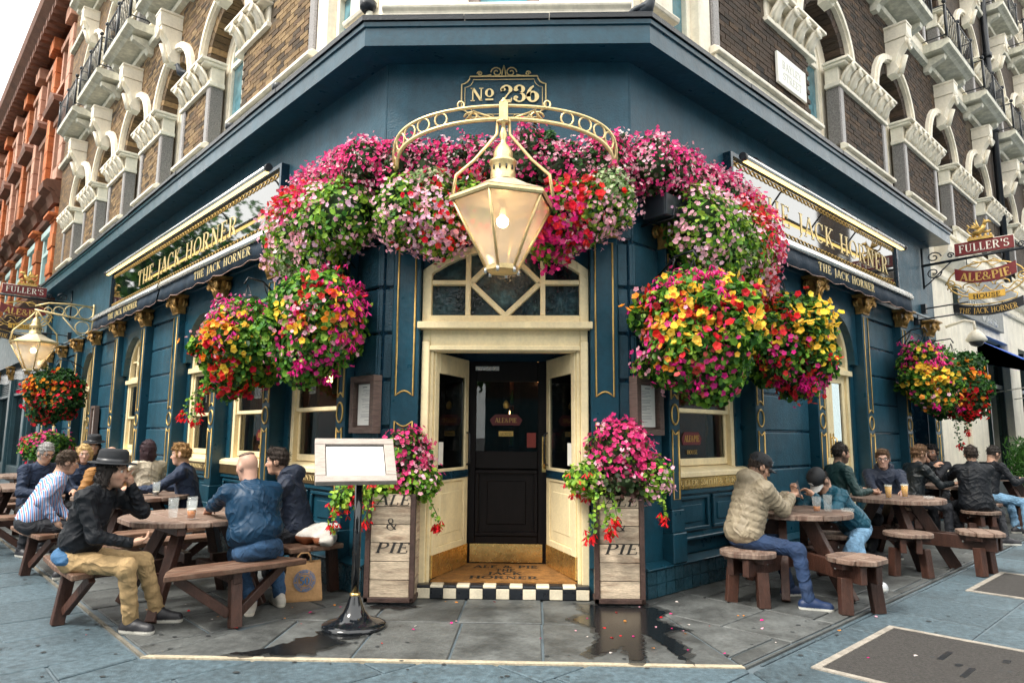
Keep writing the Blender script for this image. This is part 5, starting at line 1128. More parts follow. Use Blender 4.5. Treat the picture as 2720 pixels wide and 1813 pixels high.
FLO={'g':petal_t(5,.25,.42),'b':petal_t(5,.45,.55,2),'s':petal_t(4,.35,.5),'f':petal_t(4,-1.3,.3)}
def unit(v): return v/np.maximum(np.linalg.norm(v,axis=-1,keepdims=True),1e-9)
def scatter(tmpl,P,Nn,T,S,C):
    """stamp the template at P with normal Nn, tip direction T, size S, colour C"""
    tv,tf=tmpl; n=len(P); Z=unit(Nn); Y=unit(T-Z*np.sum(T*Z,1,keepdims=True)); X=np.cross(Y,Z)
    V=P[:,None]+S[:,None,None]*(tv[None,:,0:1]*X[:,None]+tv[None,:,1:2]*Y[:,None]+tv[None,:,2:3]*Z[:,None])
    k=len(tv); F=(np.arange(n)[:,None,None]*k+np.array(tf)[None]).reshape(-1,4); cc=np.repeat(C,len(tf)*4,0)
    return V.reshape(-1,3),F,cc
def merge(name,parts,m,parent,inv=None,smooth=True):
    vo=0; VV=[];FFc=[];CC=[]
    for V,F,C in parts: VV.append(V); FFc.append(F+vo); CC.append(C); vo+=len(V)
    V=np.concatenate(VV); F=np.concatenate(FFc).astype(np.int32); C=np.concatenate(CC); me=bpy.data.meshes.new(name)
    me.vertices.add(len(V)); me.vertices.foreach_set('co',V.ravel().astype(np.float32)); me.loops.add(F.size); me.loops.foreach_set('vertex_index',F.ravel()); me.polygons.add(len(F)); me.polygons.foreach_set('loop_start',np.arange(0,F.size,4,dtype=np.int32)); me.polygons.foreach_set('loop_total',np.full(len(F),4,dtype=np.int32))
    me.update(calc_edges=True); ca=me.color_attributes.new('Col','FLOAT_COLOR','CORNER'); ca.data.foreach_set('color',np.concatenate([C,np.ones((len(C),1))],1).ravel().astype(np.float32)); me.materials.append(m)
    o=bpy.data.objects.new(name,me); COL.objects.link(o); o.parent=parent; o['kind']='stuff'
    if inv is not None: o.matrix_parent_inverse=inv
    return o
COLS=dict(h=(.78,.035,.22),m=(.72,.015,.24),r=(.68,.012,.018),o=(.92,.33,.02),y=(.95,.60,.05),p=(.95,.46,.56),l=(.86,.52,.70),s=(.75,.14,.12),w=(.8,.7,.66))
GREEN=[(.05,.18,.025),(.10,.28,.03),(.18,.40,.04),(.30,.50,.06),(.025,.09,.02)]; BRONZE=[(.05,.03,.02),(.03,.045,.02),(.09,.04,.03),(.04,.08,.02)]; LIME=[(.24,.46,.04),(.40,.58,.07),(.15,.34,.04)]; VARI=[(.58,.64,.42),(.42,.52,.28),(.20,.34,.12)]; DKG=[(.015,.06,.02),(.03,.11,.02),(.05,.16,.03)]
def surf(rng,lobes,n,keep=None,shell=(.78,1.12)):
    """points on the outside of a union of ellipsoids"""
    Cn=np.array([l[0] for l in lobes]); Rd=np.array([l[1] for l in lobes]); w=np.array([np.mean(r)**2 for r in Rd]); w=w/w.sum(); Ps=[];Ns=[];tot=0
    for _ in range(12):
        k=rng.choice(len(lobes),n,p=w); d=unit(rng.normal(size=(n,3))); f=rng.uniform(*shell,(n,1)); P=Cn[k]+d*Rd[k]*f; N=unit(d/Rd[k]); ok=np.ones(n,bool)
        for j in range(len(lobes)):
            q_=np.sum(((P-Cn[j])/Rd[j])**2,1); ok&=(q_>.72)|(k==j)
        if keep is not None: ok&=keep(P)
        Ps.append(P[ok]); Ns.append(N[ok]); tot+=ok.sum()
        if tot>=n: break
    return np.concatenate(Ps)[:n],np.concatenate(Ns)[:n]
def foliage(rng,lobes,n,cols,size,keep=None,down=.5):
    P,N=surf(rng,lobes,n,keep); n=len(P); C=np.array(cols)[rng.integers(0,len(cols),n)]*rng.uniform(.7,1.3,(n,1)); N2=N+rng.normal(size=(n,3))*.55+np.array((0,0,.35)); T=N*.6+rng.normal(size=(n,3))*.7+np.array((0,0,-down))
    return scatter(LEAF_T,P,N2,T,rng.uniform(*size,n),C)
def blossoms(rng,lobes,n,palette,keep=None,cl=7,rad=.075,prefer=None):
    """clusters of flowers of one colour; palette [(colour key, kind, size, weight, centre or None, spread)]"""
    out=[]
    for ck,kind,size,cnt,cen,spread in palette:
        cnt=cnt*(.95 if kind=='b' else 1.5); cl_=4 if kind=='b' else cl; size=size*(.68 if kind=='b' else .74); spread=spread*1.6; ns=max(1,int(cnt/cl_)); P,N=surf(rng,lobes,ns*(14 if cen is not None else 1),keep,(.98,1.1))
        if cen is not None:
            d=np.linalg.norm(P-np.array(cen),axis=1)+rng.uniform(0,spread,len(P)); P,N=P[np.argsort(d)[:ns]],N[np.argsort(d)[:ns]]
        P=np.repeat(P,cl_,0); N=np.repeat(N,cl_,0); off=rng.normal(size=P.shape)*rad; off-=N*np.sum(off*N,1,keepdims=True)*.55; P=P+off+N*.02
        if keep is not None: k=keep(P); P,N=P[k],N[k]
        n_=len(P); C=np.array(COLS[ck])[None]*rng.uniform(.75,1.3,(n_,1))+rng.uniform(0,.05,(n_,3)); C=np.clip(C,0,1)
        if kind=='f': N2=np.tile((0,0,1.),(n_,1))+rng.normal(size=(n_,3))*.25
        else: N2=N+rng.normal(size=(n_,3))*.5+np.array((0,0,.1))
        out.append(scatter(FLO[kind],P,N2,rng.normal(size=(n_,3)),rng.uniform(.75,1.25,n_)*size,C))
    return out
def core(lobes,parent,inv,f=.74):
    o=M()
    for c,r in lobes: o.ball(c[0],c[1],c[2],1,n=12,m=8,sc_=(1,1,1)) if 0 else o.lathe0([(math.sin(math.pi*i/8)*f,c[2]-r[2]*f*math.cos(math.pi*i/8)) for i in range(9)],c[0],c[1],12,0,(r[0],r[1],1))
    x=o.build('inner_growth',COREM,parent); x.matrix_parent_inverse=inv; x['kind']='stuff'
def trail(rng,starts,parent,inv,cols,blos=None):
    """hanging stems with small leaves"""
    parts=[]; o=M(); bl=[]
    for p,L in starts:
        L=max(L,.06)
        p=np.array(p,float); pts=[p]; d=np.array((rng.normal()*.05,rng.normal()*.05,-.05))
        d[:2]*=.35
        while L>0: p=p+d; d=d*.8+rng.normal(size=3)*.006; d[2]=-.045; pts.append(p); L-=.05
        o.tube([tuple(x) for x in pts],.004,4); A=np.repeat(np.array(pts),4,0); A=A+rng.normal(size=A.shape)*.02; n=len(A)
        parts.append(scatter(LEAF_T,A,rng.normal(size=(n,3))+np.array((0,-.6,.4)),rng.normal(size=(n,3))+np.array((0,0,-.6)),rng.uniform(.025,.05,n),np.array(cols)[rng.integers(0,len(cols),n)]*rng.uniform(.7,1.3,(n,1))))
        if blos:
            n=9; A=pts[-1]+rng.normal(size=(n,3))*.03; bl.append(scatter(FLO['f'],A,np.tile((0,0,1.),(n,1))+rng.normal(size=(n,3))*.3,rng.normal(size=(n,3)),rng.uniform(.03,.045,n),np.tile(np.array(COLS[blos]),(n,1))*rng.uniform(.8,1.2,(n,1))))
    x=o.build('trailing_stems',mat('stem_green',(.07,.14,.03),.7),parent); x.matrix_parent_inverse=inv; x['kind']='stuff'
    return parts,bl
def basket(fr,s,b,z,lobes_,palette,label,seed,nl=5200,cols=GREEN,trails=(),tb_=None,arm=None):
    """hanging basket: wall arm, chains, bowl, foliage, blossoms.  lobes_ are (ds,db,dz,(rs,rb,rz))"""
    rng=np.random.default_rng(seed); c=wp(fr,s,b,z); r=thing('hanging_basket',label,'flower basket',c,group='hanging flower baskets on the pub walls'); I=Matrix.Translation(-Vector(c))
    cv=unit(np.array(CAMP)-np.array(c))*np.array((1,1,0)); cv=unit(cv); rv=np.array((-cv[1],cv[0],0)); rs=random.Random(seed)
    for j_ in range(22):
        a=rs.uniform(0,6.283); e=rs.uniform(-1.0,1.1); g=rs.uniform(.09,.22) if j_<14 else rs.uniform(.06,.11); w=lobes_[0][3][0]*(rs.uniform(.9,1.2) if j_<14 else rs.uniform(1.2,1.5)); lobes_=lobes_+[(w*math.cos(a)*math.cos(e)*.9,w*math.sin(a)*math.cos(e)*.9,.0+lobes_[0][3][2]*1.05*math.sin(e),(g,g,g*1.05))]
    lobes=[(np.array(wp(fr,s+d[0],b+d[1],z+d[2])),np.array((max(d[3][0],d[3][1]),max(d[3][0],d[3][1]),d[3][2]))) for d in lobes_]
    nrm=np.array(fr[2]); o0=np.array(fr[0]); keep=lambda P:((P-o0)@nrm)>.03
    o=M(fr); o.tube([(arm if arm else s,.09,z+.62),(s,b*.6,z+.78),(s,b,z+.80),(s,b+.04,z+.72)],.012,6); o.tube([(arm if arm else s,.09,z+.40),(s,b*.5,z+.66),(s,b*.6,z+.78)],.009,5); x=o.build('wall_arm',BLACK,r); x.matrix_parent_inverse=I
    for k in range(3): a=k*2.094; o=M(fr); o.tube([(s,b,z+.72),(s+.24*math.cos(a),b+.24*math.sin(a),z+.05)],.006,4); x=o.build('chain',BLACK,r); x.matrix_parent_inverse=I
    o=M(fr); o.lathe([(.06,z-.22),(.17,z-.17),(.25,z-.06),(.27,z+.05)],s,b,14); x=o.build('bowl',SOIL,r); x.matrix_parent_inverse=I
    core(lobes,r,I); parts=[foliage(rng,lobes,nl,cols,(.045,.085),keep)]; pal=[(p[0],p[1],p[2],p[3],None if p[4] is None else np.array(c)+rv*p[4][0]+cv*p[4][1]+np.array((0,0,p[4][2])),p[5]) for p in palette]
    bl=blossoms(rng,lobes,0,pal,keep)
    trails=list(trails)+[(rs.uniform(-.35,.35),rs.uniform(0,.35),-.34,rs.uniform(.06,.2)) for _ in range(7)]; tb_=tb_ or palette[0][0].replace('y','m')
    if trails:
        tp,tb2=trail(rng,[(np.array(wp(fr,s+t[0],b+t[1],z+t[2])),t[3]) for t in trails],r,I,cols,tb_); parts+=tp; bl+=tb2
    parts.append(foliage(rng,[(l[0],l[1]*1.13) for l in lobes],nl//6,cols,(.03,.06),keep)); merge('foliage',parts,LEAFM,r,I); merge('blossoms',bl,PETM,r,I)
BL=lambda w,h:[(0,0,.10,(w*.78,w*.78,h*.70)),(-.2,.05,-.12,(w*.58,w*.56,h*.6)),(.22,.05,-.10,(w*.54,w*.54,h*.56)),(0,.12,-.28,(w*.5,w*.5,h*.55))]
# local axes: +s runs away from the corner, +b towards the street
basket(FL,.32,.46,2.56,BL(.50,.55),[('y','b',.05,70,(.02,.45,.02),.35),('o','b',.046,40,(.12,.45,-.08),.3),('r','b',.055,70,(-.05,.45,.18),.2),('m','f',.055,120,(.05,.3,.5),.5),('m','g',.036,120,(-.05,.45,-.42),.35),('h','g',.034,60,None,1),('p','g',.034,90,(-.3,.4,.0),.8),('m','f',.055,60,(.45,.2,.1),.4)],'hanging basket nearest the entrance on the left, yellow, red and magenta flowers among green',11)
basket(FL,2.15,.46,2.52,BL(.50,.58),[('y','b',.05,110,(.02,.45,-.02),.4),('o','b',.05,80,(-.35,.35,.1),.35),('r','b',.055,70,(-.42,.3,-.05),.3),('r','b',.055,80,(-.1,.4,-.5),.3),('m','f',.055,110,(-.05,.3,.5),.5),('p','g',.034,80,(-.4,.3,.3),.4),('h','g',.034,60,None,1)],'hanging basket second from the entrance on the left, trailing red begonias at its lower side',12,trails=[(.15,.4,-.5,.35),(.25,.35,-.5,.3),(.05,.4,-.45,.25)],tb_='r')
basket(FR,.28,.50,2.47,BL(.60,.66),[('y','b',.054,200,(.12,.5,.05),.6),('o','b',.05,90,(-.25,.45,.1),.6),('r','b',.055,130,(.1,.45,.25),.7),('s','b',.045,60,(.1,.5,-.2),.6),('m','f',.055,110,(-.2,.3,.55),.5),('m','g',.038,130,(-.15,.45,-.58),.4),('p','g',.036,60,(-.45,.4,-.3),.4),('h','g',.034,60,None,1),('m','f',.055,40,(-.65,.2,.2),.3)],'large hanging basket nearest the entrance on the right, full of yellow and orange begonias',13,nl=6800)
basket(FR,2.16,.50,2.56,BL(.54,.6),[('y','b',.056,150,(.45,.35,.1),.4),('r','b',.052,130,(-.1,.45,.15),.7),('y','b',.05,80,(.0,.45,.0),.6),('o','b',.048,40,None,1),('r','g',.04,110,(.1,.4,-.5),.4),('m','g',.038,80,(.2,.4,-.42),.4),('h','g',.034,40,None,1)],'hanging basket second from the entrance on the right, yellow flowers on its outer side',14,cols=GREEN+DKG)
basket(FR,7.35,.50,2.52,BL(.48,.56),[('m','f',.06,130,(-.2,.35,.4),.5),('y','b',.06,130,(.1,.45,.0),.5),('h','g',.04,60,None,1),('o','b',.055,50,(.1,.4,-.3),.4),('p','g',.04,40,None,1)],'far right hanging basket with yellow and magenta flowers, inner of the pair',15,nl=4200,cols=DKG+GREEN)
basket(FR,8.35,.62,2.42,BL(.52,.60),[('r','b',.058,150,(-.1,.45,-.1),.9),('o','b',.06,90,(.45,.3,.1),.4),('r','b',.055,90,(.1,.4,-.4),.5),('y','b',.055,40,(-.35,.4,-.0),.4)],'far right hanging basket full of red and orange flowers, outer of the pair',16,nl=4200,cols=DKG,trails=[(-.5,.1,-.5,.55),(-.4,.1,-.5,.3)],tb_='r')
basket(FL,12.3,.6,2.30,BL(.68,.64),[('r','b',.06,280,None,1),('o','b',.062,130,(-.3,.4,.15),.4),('r','b',.05,120,(0,.45,-.3),.6)],'far left hanging basket full of red and orange flowers below the lantern',17,nl=4600,cols=DKG)
# ---- flower troughs wrapping the corner above the entrance
def trough(fr,a0,a1,b0,b1,z0,z1,label,pink,low,seed,pal_low,nl,extra=(),greens=GREEN):
    rng=np.random.default_rng(seed); c=wp(fr,(a0+a1)/2,(b0+b1)/2,z0); r=thing('flower_trough',label,'flower trough',c,group='flower troughs wrapping the corner above the entrance'); I=Matrix.Translation(-Vector(c))
    o=M(fr); o.box(a0,a1,b0,b0+.02,z0,z1); o.box(a0,a1,b1-.02,b1,z0,z1); o.box(a0,a0+.02,b0+.02,b1-.02,z0,z1); o.box(a1-.02,a1,b0+.02,b1-.02,z0,z1); o.box(a0+.02,a1-.02,b0+.02,b1-.02,z0,z1-.03); x=o.build('trough_box',SOIL,r,bevel=.006); x.matrix_parent_inverse=I
    for e in (a0+.12,a1-.12): o=M(fr); o.tube([(e,-.02,z0-.02),(e,b1,z0-.012),(e,b1+.01,z0+.1)],.012,5); x=o.build('trough_bracket',BLACK,r); x.matrix_parent_inverse=I
    mk=lambda L:[(np.array(wp(fr,l[0],l[1],l[2])),np.array((max(l[3],.05),max(l[3],.05),l[4]))) for l in L]
    nrm=np.array(fr[2]); o0=np.array(fr[0]); keep=lambda P:((P-o0)@nrm)>-.01
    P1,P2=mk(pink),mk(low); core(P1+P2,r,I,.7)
    parts=[foliage(rng,P1,int(nl*.55),BRONZE+DKG,(.03,.055),keep,.1),foliage(rng,P2,int(nl*.8),greens,(.035,.07),keep)]
    bl=blossoms(rng,P1,0,[('h','s',.030,int(nl*.22),None,1),('m','s',.028,int(nl*.03),None,1),('p','s',.026,int(nl*.17),None,1),('w','s',.022,int(nl*.03),None,1)],keep,cl=5,rad=.05)
    bl+=blossoms(rng,P2,0,[(p[0],p[1],p[2],p[3]*2.9,None if p[4] is None else np.array(wp(fr,*p[4])),p[5]) for p in pal_low],keep)
    for L,n,cols in extra: parts.append(foliage(rng,mk(L),n,cols,(.03,.05),keep))
    merge('foliage',parts,LEAFM,r,I); merge('blossoms',bl,PETM,r,I)
pk=lambda xs,b,z,r,h:[(x,b,z+.05*math.sin(x*5+1)-.03,r*.9,h*.95) for x in xs]+[(x+.1,b+.03*math.sin(9*x),z+.14+.07*math.sin(x*13),r*.42,h*.6) for x in xs]+[(x+.2,b,z+.10+.07*math.cos(x*11),r*.36,h*.6) for x in xs[:-1]]
trough(FF,-1.12,1.10,.06,.34,3.66,3.86,'flower trough over the entrance behind the lantern, pink above and trailing geraniums below',pk((-1.05,-.75,-.45,-.15,.15,.45,.75,1.02),.22,4.08,.24,.26)+[(.22,.2,4.3,.13,.24)],
  [(-.95,.34,3.62,.26,.34),(-.62,.36,3.55,.26,.36),(-.35,.34,3.66,.22,.28),(.55,.34,3.55,.24,.34),(.42,.32,3.32,.14,.20),(.80,.34,3.62,.26,.30),(1.02,.32,3.68,.2,.24)],21,
  [('p','g',.032,150,(-.8,.4,3.5),.5),('l','g',.032,70,(-.5,.4,3.4),.4),('r','b',.042,45,(-.45,.45,3.45),.4),('r','g',.04,50,(-.35,.35,3.85),.4),('m','g',.036,100,(.45,.4,3.22),.25),('r','b',.05,55,(.65,.45,3.55),.25),('p','g',.03,90,(.9,.4,3.5),.4),('h','g',.034,40,(.35,.35,3.8),.3)],5200,
  [([(.98,.36,3.78,.22,.22)],900,VARI),([(-.7,.4,3.85,.2,.14)],500,VARI),([(.42,.22,4.22,.10,.24)],700,DKG)],LIME+LIME+GREEN)
trough(FL,.05,1.55,.08,.36,3.62,3.84,'flower trough left of the entrance spilling pink geraniums and ivy down the wall',pk((-.05,.25,.55,.85,1.15),.22,4.12,.24,.26),
  [(.1,.34,3.66,.28,.34),(.45,.36,3.66,.3,.38),(.85,.38,3.62,.32,.42),(1.25,.34,3.66,.3,.42),(.5,.36,3.34,.22,.2),(1.35,.3,3.44,.2,.24)],22,
  [('r','g',.036,110,(1.0,.35,4.0),.5),('p','g',.034,260,None,1),('l','g',.03,60,None,1),('h','g',.034,70,(.7,.4,3.95),.5),('r','b',.04,40,(.9,.4,3.8),.5)],4600,[([(.95,.36,3.36,.26,.22)],900,VARI),([(1.3,.34,3.85,.16,.14)],300,LIME)],LIME+LIME+GREEN)
trough(FR,.05,1.95,.08,.36,3.62,3.84,'flower trough right of the entrance cascading pink and red at its far end',pk((0.0,.3,.6,.9,1.2,1.5,1.78),.22,4.12,.25,.28),
  [(.55,.38,3.62,.3,.42),(.9,.38,3.52,.32,.46),(1.3,.38,3.5,.32,.5),(1.7,.34,3.62,.3,.5),(1.75,.3,3.22,.22,.34),(1.25,.36,3.2,.22,.3)],23,
  [('p','g',.034,240,None,1),('r','g',.038,120,(1.55,.4,3.7),.5),('p','g',.036,120,(1.8,.35,3.3),.4),('h','g',.036,110,(1.8,.3,3.75),.5),('r','f',.045,60,(1.75,.35,3.0),.2),('l','g',.03,60,None,1)],5600,[([(1.15,.38,3.5,.3,.36)],1100,VARI)],LIME+LIME+GREEN)
# ---- wooden planters beside the door
PLK=mat('weathered_planter_board',(.46,.37,.27),.8,var=.35,vs=3,stretch=(1.5,1.5,9),bump=.3,bs=16,orand=.35,col2=(.22,.14,.09),c2s=1.6,c2t=.62); CORTEN=mat('rusty_brown_frame',(.055,.030,.024),.6,var=.35,vs=8,bump=.3,bs=30); STEN=mat('stencil_black',(.03,.028,.026),.85,var=.25,vs=12)
def planter(x0,y0,label,seed,lobes,pal,cols,trs):
    w=.45; h=.96; r=thing('wooden_planter',label,'planter',(x0+w/2,y0+w/2,0),group='boarded planters with stencilled lettering beside the door'); W2=w/2
    for sx in (-1,1):
        for sy in (-1,1): o=M(); o.box(min(sx*W2,sx*(W2-.045)),max(sx*W2,sx*(W2-.045)),min(sy*W2,sy*(W2-.045)),max(sy*W2,sy*(W2-.045)),.06,h); o.build('corner_post',CORTEN,r,bevel=.003)
    for k in range(4):
        o=M(); o.box(-W2+.0,W2-.0,-W2,-W2+.04,.02,.06); x=o.build('base_rail',CORTEN,r,bevel=.003); x.rotation_euler=(0,0,k*math.pi/2)
    o=M(); o.box(-W2+.03,W2-.03,-W2+.03,W2-.03,.0,.9); o.build('liner',SOIL,r)
    zs=[.06,.21,.37,.53,.69,.85,.96]
    for f in range(4):
        for a,c in zip(zs,zs[1:]):
            o=M(); o.box(-W2+.047,W2-.047,-W2+.012,-W2+.03,a+.003,c-.003); x=o.build('board',PLK,r,bevel=.003); x.rotation_euler=(0,0,f*math.pi/2)
    for t_,z,wd in (('ALE',.862,.30),('&',.645,.10),('PIE',.445,.29)): letters(t_,(.01,-W2+.0115,z),(1,0,0),(0,0,1),.092 if t_!='&' else .105,STEN,r,width=wd,shear=.2 if t_!='&' else 0,depth=.002,bold=1.15)
    rng=np.random.default_rng(seed); c=Vector((x0+w/2,y0+w/2,0)); I=Matrix.Translation(-c); lb=[(np.array(l[0]),np.array(l[1])) for l in lobes]; keep=lambda P:(P[:,1]<.12)
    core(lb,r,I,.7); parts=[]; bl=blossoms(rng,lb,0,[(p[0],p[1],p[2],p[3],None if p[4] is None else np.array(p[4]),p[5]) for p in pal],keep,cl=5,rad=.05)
    for idx,n,cs in cols: parts.append(foliage(rng,[lb[i] for i in idx],n,cs,(.03,.06),keep))
    tp,tb2=trail(rng,trs,r,I,LIME,'r'); merge('foliage',parts+tp,LEAFM,r,I); merge('blossoms',bl+tb2,PETM,r,I)
planter(-1.225,-.36,'boarded planter left of the door behind the menu stand',31,[((-.92,-.14,1.28),(.22,.22,.24)),((-.80,-.16,1.06),(.2,.2,.16)),((-1.18,-.22,1.0),(.2,.18,.12)),((-1.42,-.3,.93),(.13,.1,.1))],[('h','s',.032,150,(-.9,-.25,1.35),.3),('p','s',.028,50,(-.85,-.25,1.3),.3),('r','f',.045,45,(-1.2,-.35,.95),.3),('p','g',.03,30,(-.65,-.2,1.0),.3)],[((0,),800,BRONZE+GREEN),((1,),900,LIME+LIME+GREEN),((2,3),500,LIME)],[((-1.5,-.33,.95),.25),((-1.2,-.38,.95),.2),((-.72,-.3,.98),.3),((-1.44,-.33,.95),.15)])
planter(.83,-.29,'boarded planter right of the door with a tall dome of pink flowers',32,[((1.08,-.10,1.34),(.27,.26,.27)),((.82,-.14,1.10),(.22,.2,.16)),((1.34,-.12,1.12),(.2,.2,.2)),((1.08,-.2,1.08),(.26,.2,.16))],[('h','s',.034,230,(1.08,-.3,1.45),.4),('p','s',.028,50,(1.1,-.25,1.4),.3),('p','g',.03,50,(1.45,-.25,.98),.2),('r','f',.045,12,(.8,-.3,1.0),.2),('p','g',.028,20,(.68,-.2,1.0),.2)],[((0,),1000,BRONZE+GREEN),((1,),600,LIME),((2,),900,LIME+LIME+GREEN),((3,),500,BRONZE)],[((.84,-.34,.98),.35),((.98,-.36,.98),.22),((1.42,-.28,1.0),.2),((.90,-.36,.98),.3)])
# low flower tub behind the drinkers on the far left
rng=np.random.default_rng(41); c=wp(FL,13.6,.3,0); tub=thing('flower_tub','tub of pink and red flowers against the wall behind drinkers','flower tub',c); I=Matrix.Translation(-Vector(c))
o=M(FL); o.lathe([(.28,0),(.36,.5),(.40,.9),(.38,.92)],13.6,.42,14); x=o.build('tub',SOIL,tub); x.matrix_parent_inverse=I
lb=[(np.array(wp(FL,13.6+d,.45,1.12)),np.array((.45,.45,.32))) for d in (-.5,0,.5)]; core(lb,tub,I); keep=lambda P:((P-np.array(FL[0]))@np.array(FL[2]))>.02
merge('foliage',[foliage(rng,lb,2500,DKG+GREEN,(.05,.09),keep)],LEAFM,tub,I); merge('blossoms',blossoms(rng,lb,0,[('h','g',.05,120,None,1),('m','g',.05,80,None,1),('r','g',.05,60,None,1)],keep),PETM,tub,I)
# fallen petals on the paving
rng=np.random.default_rng(8)
for nm,n,x0,x1,y0,y1,lab in (('fallen_petals',36,.3,3.2,-1.7,-.1,'fallen pink and red petals on the paving to the right of the door'),('fallen_petals',26,-3.2,.3,-1.7,-.05,'fallen petals and scraps on the paving to the left of the door')):
    P=np.stack([rng.uniform(x0,x1,n),rng.uniform(y0,y1,n),np.full(n,.008)],1); C=np.array([COLS[k] for k in 'hmrpow'])[rng.integers(0,6,n)]
    ob=merge(nm,[scatter(LEAF_T,P,np.tile((0,0,1.),(n,1))+rng.normal(size=(n,3))*.15,rng.normal(size=(n,3)),rng.uniform(.015,.038,n),C)],PETM,None); ob['label']=lab
# ---------------------------------------------------------------- tables, benches, drinks
TW_=mat('picnic_table_wood',(.13,.062,.036),.6,var=.3,vs=3,stretch=(2,14,2),bump=.35,bs=12,orand=.25,col2=(.26,.17,.12),c2s=1.8,c2t=.56)
TL_=mat('dark_stained_leg',(.055,.022,.014),.5,var=.35,vs=4,stretch=(6,6,1.5),bump=.3,bs=14,orand=.25)
TT_=mat('worn_table_top',(.25,.18,.14),.6,var=.3,vs=3,stretch=(2,16,2),bump=.35,bs=12,orand=.22,col2=(.12,.065,.045),c2s=2,c2t=.52)
def circ_plank(x0,x1,R,n=6):        # strip of a disc between x0 and x1
    f=lambda x:math.sqrt(max(R*R-x*x,0)); xs=[x0+(x1-x0)*i/n for i in range(n+1)]
    return [(x,-f(x)) for x in xs if f(x)>1e-3]+[(x,f(x)) for x in reversed(xs) if f(x)>1e-3]
def disc(par,R,c,z0,z1,n,m,name,rot=0,g=.004):
    for k in range(n):
        a0=-R+2*R*k/n; a1=-R+2*R*(k+1)/n; P=circ_plank(a0+(g if k else 0),a1-(g if k<n-1 else 0),R)
        if len(P)<3: continue
        o=M(); o.hprism(P,z0,z1); x=o.build(name,m,par,bevel=.006); x.location=c; x.rotation_euler=(0,0,rot)
def bar(par,name,p0,p1,w,h,m,side=None):
    """rectangular timber from p0 to p1"""
    a,b=Vector(p0),Vector(p1); t=(b-a).normalized(); up=Vector((0,0,1)) if abs(t.z)<.9 else Vector(side or (1,0,0)); x=t.cross(up).normalized(); y=x.cross(t); o=M(); i=[]
    for p in (a,b):
        for sx,sy in ((-1,-1),(1,-1),(1,1),(-1,1)): v=p+x*(sx*w/2)+y*(sy*h/2); i.append(o.V(*v))
    o.Fc((i[3],i[2],i[1],i[0])); o.Fc(i[4:8])
    for k in range(4): o.Fc((i[k],i[(k+1)%4],i[4+(k+1)%4],i[4+k]))
    return o.build(name,m,par,bevel=.005)
def bench_table(label):
    r=thing('picnic_table',label,'picnic table',group='round picnic tables with four benches'); disc(r,.62,(0,0,0),.725,.77,7,TT_,'top_plank')
    for k in range(4):
        a=R_(90*k); c,s=math.cos(a),math.sin(a); T=lambda rr,t,z:(rr*c-t*s,rr*s+t*c,z)
        for r0,r1,w0,w1 in ((.72,.875,.40,.50),(.882,1.04,.50,.56)):
            o=M(); P=[T(r0,-w0,0),T(r1,-w1,0),T(r1+.02,0,0),T(r1,w1,0),T(r0,w0,0)]; o.hprism([(p[0],p[1]) for p in P],.415,.46); o.build('seat_plank',TW_,r,bevel=.007)
        bar(r,'seat_beam',T(.15,0,.37),T(1.0,0,.37),.07,.09,TL_); bar(r,'leg',T(.95,0,.36),T(1.0,0,.0),.075,.09,TL_)
        for t in (-1,1): bar(r,'brace',T(.88,t*.42,.40),T(.96,t*.04,.10),.05,.07,TL_)
        b=R_(90*k+45); bar(r,'table_leg',(.26*math.cos(b),.26*math.sin(b),.72),(.62*math.cos(b),.62*math.sin(b),.0),.08,.10,TL_)
    for t in (-.28,.28): bar(r,'top_batten',(t,-.5,.69),(t,.5,.69),.07,.06,TL_); bar(r,'stretcher',(-.45,t*.8,.30),(.45,t*.8,.30),.05,.08,TL_)
    return r
def stool_table(label,dirs):
    r=thing('pub_table',label,'picnic table',group='round pub tables with four fixed stools'); disc(r,.55,(0,0,0),.725,.775,5,TT_,'top_plank',R_(20))
    for d in dirs:
        a=R_(d); c,s=math.cos(a),math.sin(a); T=lambda rr,t,z:(rr*c-t*s,rr*s+t*c,z)
        disc(r,.245,T(.88,0,0),.425,.47,3,TT_,'stool_plank',a+.5)
        for t in (-.075,.075): bar(r,'beam',T(.0,t,.34),T(1.06,t,.34),.06,.15,TL_)
        bar(r,'seat_bearer',T(.88,-.2,.40),T(.88,.2,.40),.16,.05,TL_)
        for t in (-.14,.14): bar(r,'stool_leg',T(.90,t,.30),T(.92,t*1.15,.0),.085,.10,TL_)
        for t in (-.108,.108): o=M(); o.ball(*T(.74,t,.35),.013,n=8,m=4); o.build('bolt',STEEL,r)
        bar(r,'table_leg',(T(.22,.0,.72)),(T(.56,.18,.0)),.075,.13,TL_)
    return r
t1=bench_table('picnic table with a pint, in front of the man in the brimmed hat'); t1.location=(-2.74,-.42,0); t1.rotation_euler=(0,0,R_(45))
for lab,p,rz in (('picnic table behind the brimmed hat, with a dark half-drunk glass',(-4.42,1.42,0),50),('empty dark picnic table cut by the left picture edge',(-6.65,2.65,0),40),('dark picnic table at the far left beyond the grey-haired man',(-8.3,5.0,0),45)):
    t=copy_tree(t1); t['label']=lab; t.location=p; t.rotation_euler=(0,0,R_(rz))
s1=stool_table('round pub table between the puffer jacket and the bowed cap',(223,284,43,104)); s1.location=(2.88,.47,0)
for lab,p,rz in (('round pub table with two lagers and two empty stools',(4.70,2.05,0),27),('round pub table behind the man in black with his back turned',(6.75,4.45,0),-18),('far right pub table under the green hedge',(9.0,6.6,0),40)):
    t=copy_tree(s1); t['label']=lab; t.location=p; t.rotation_euler=(0,0,R_(rz))
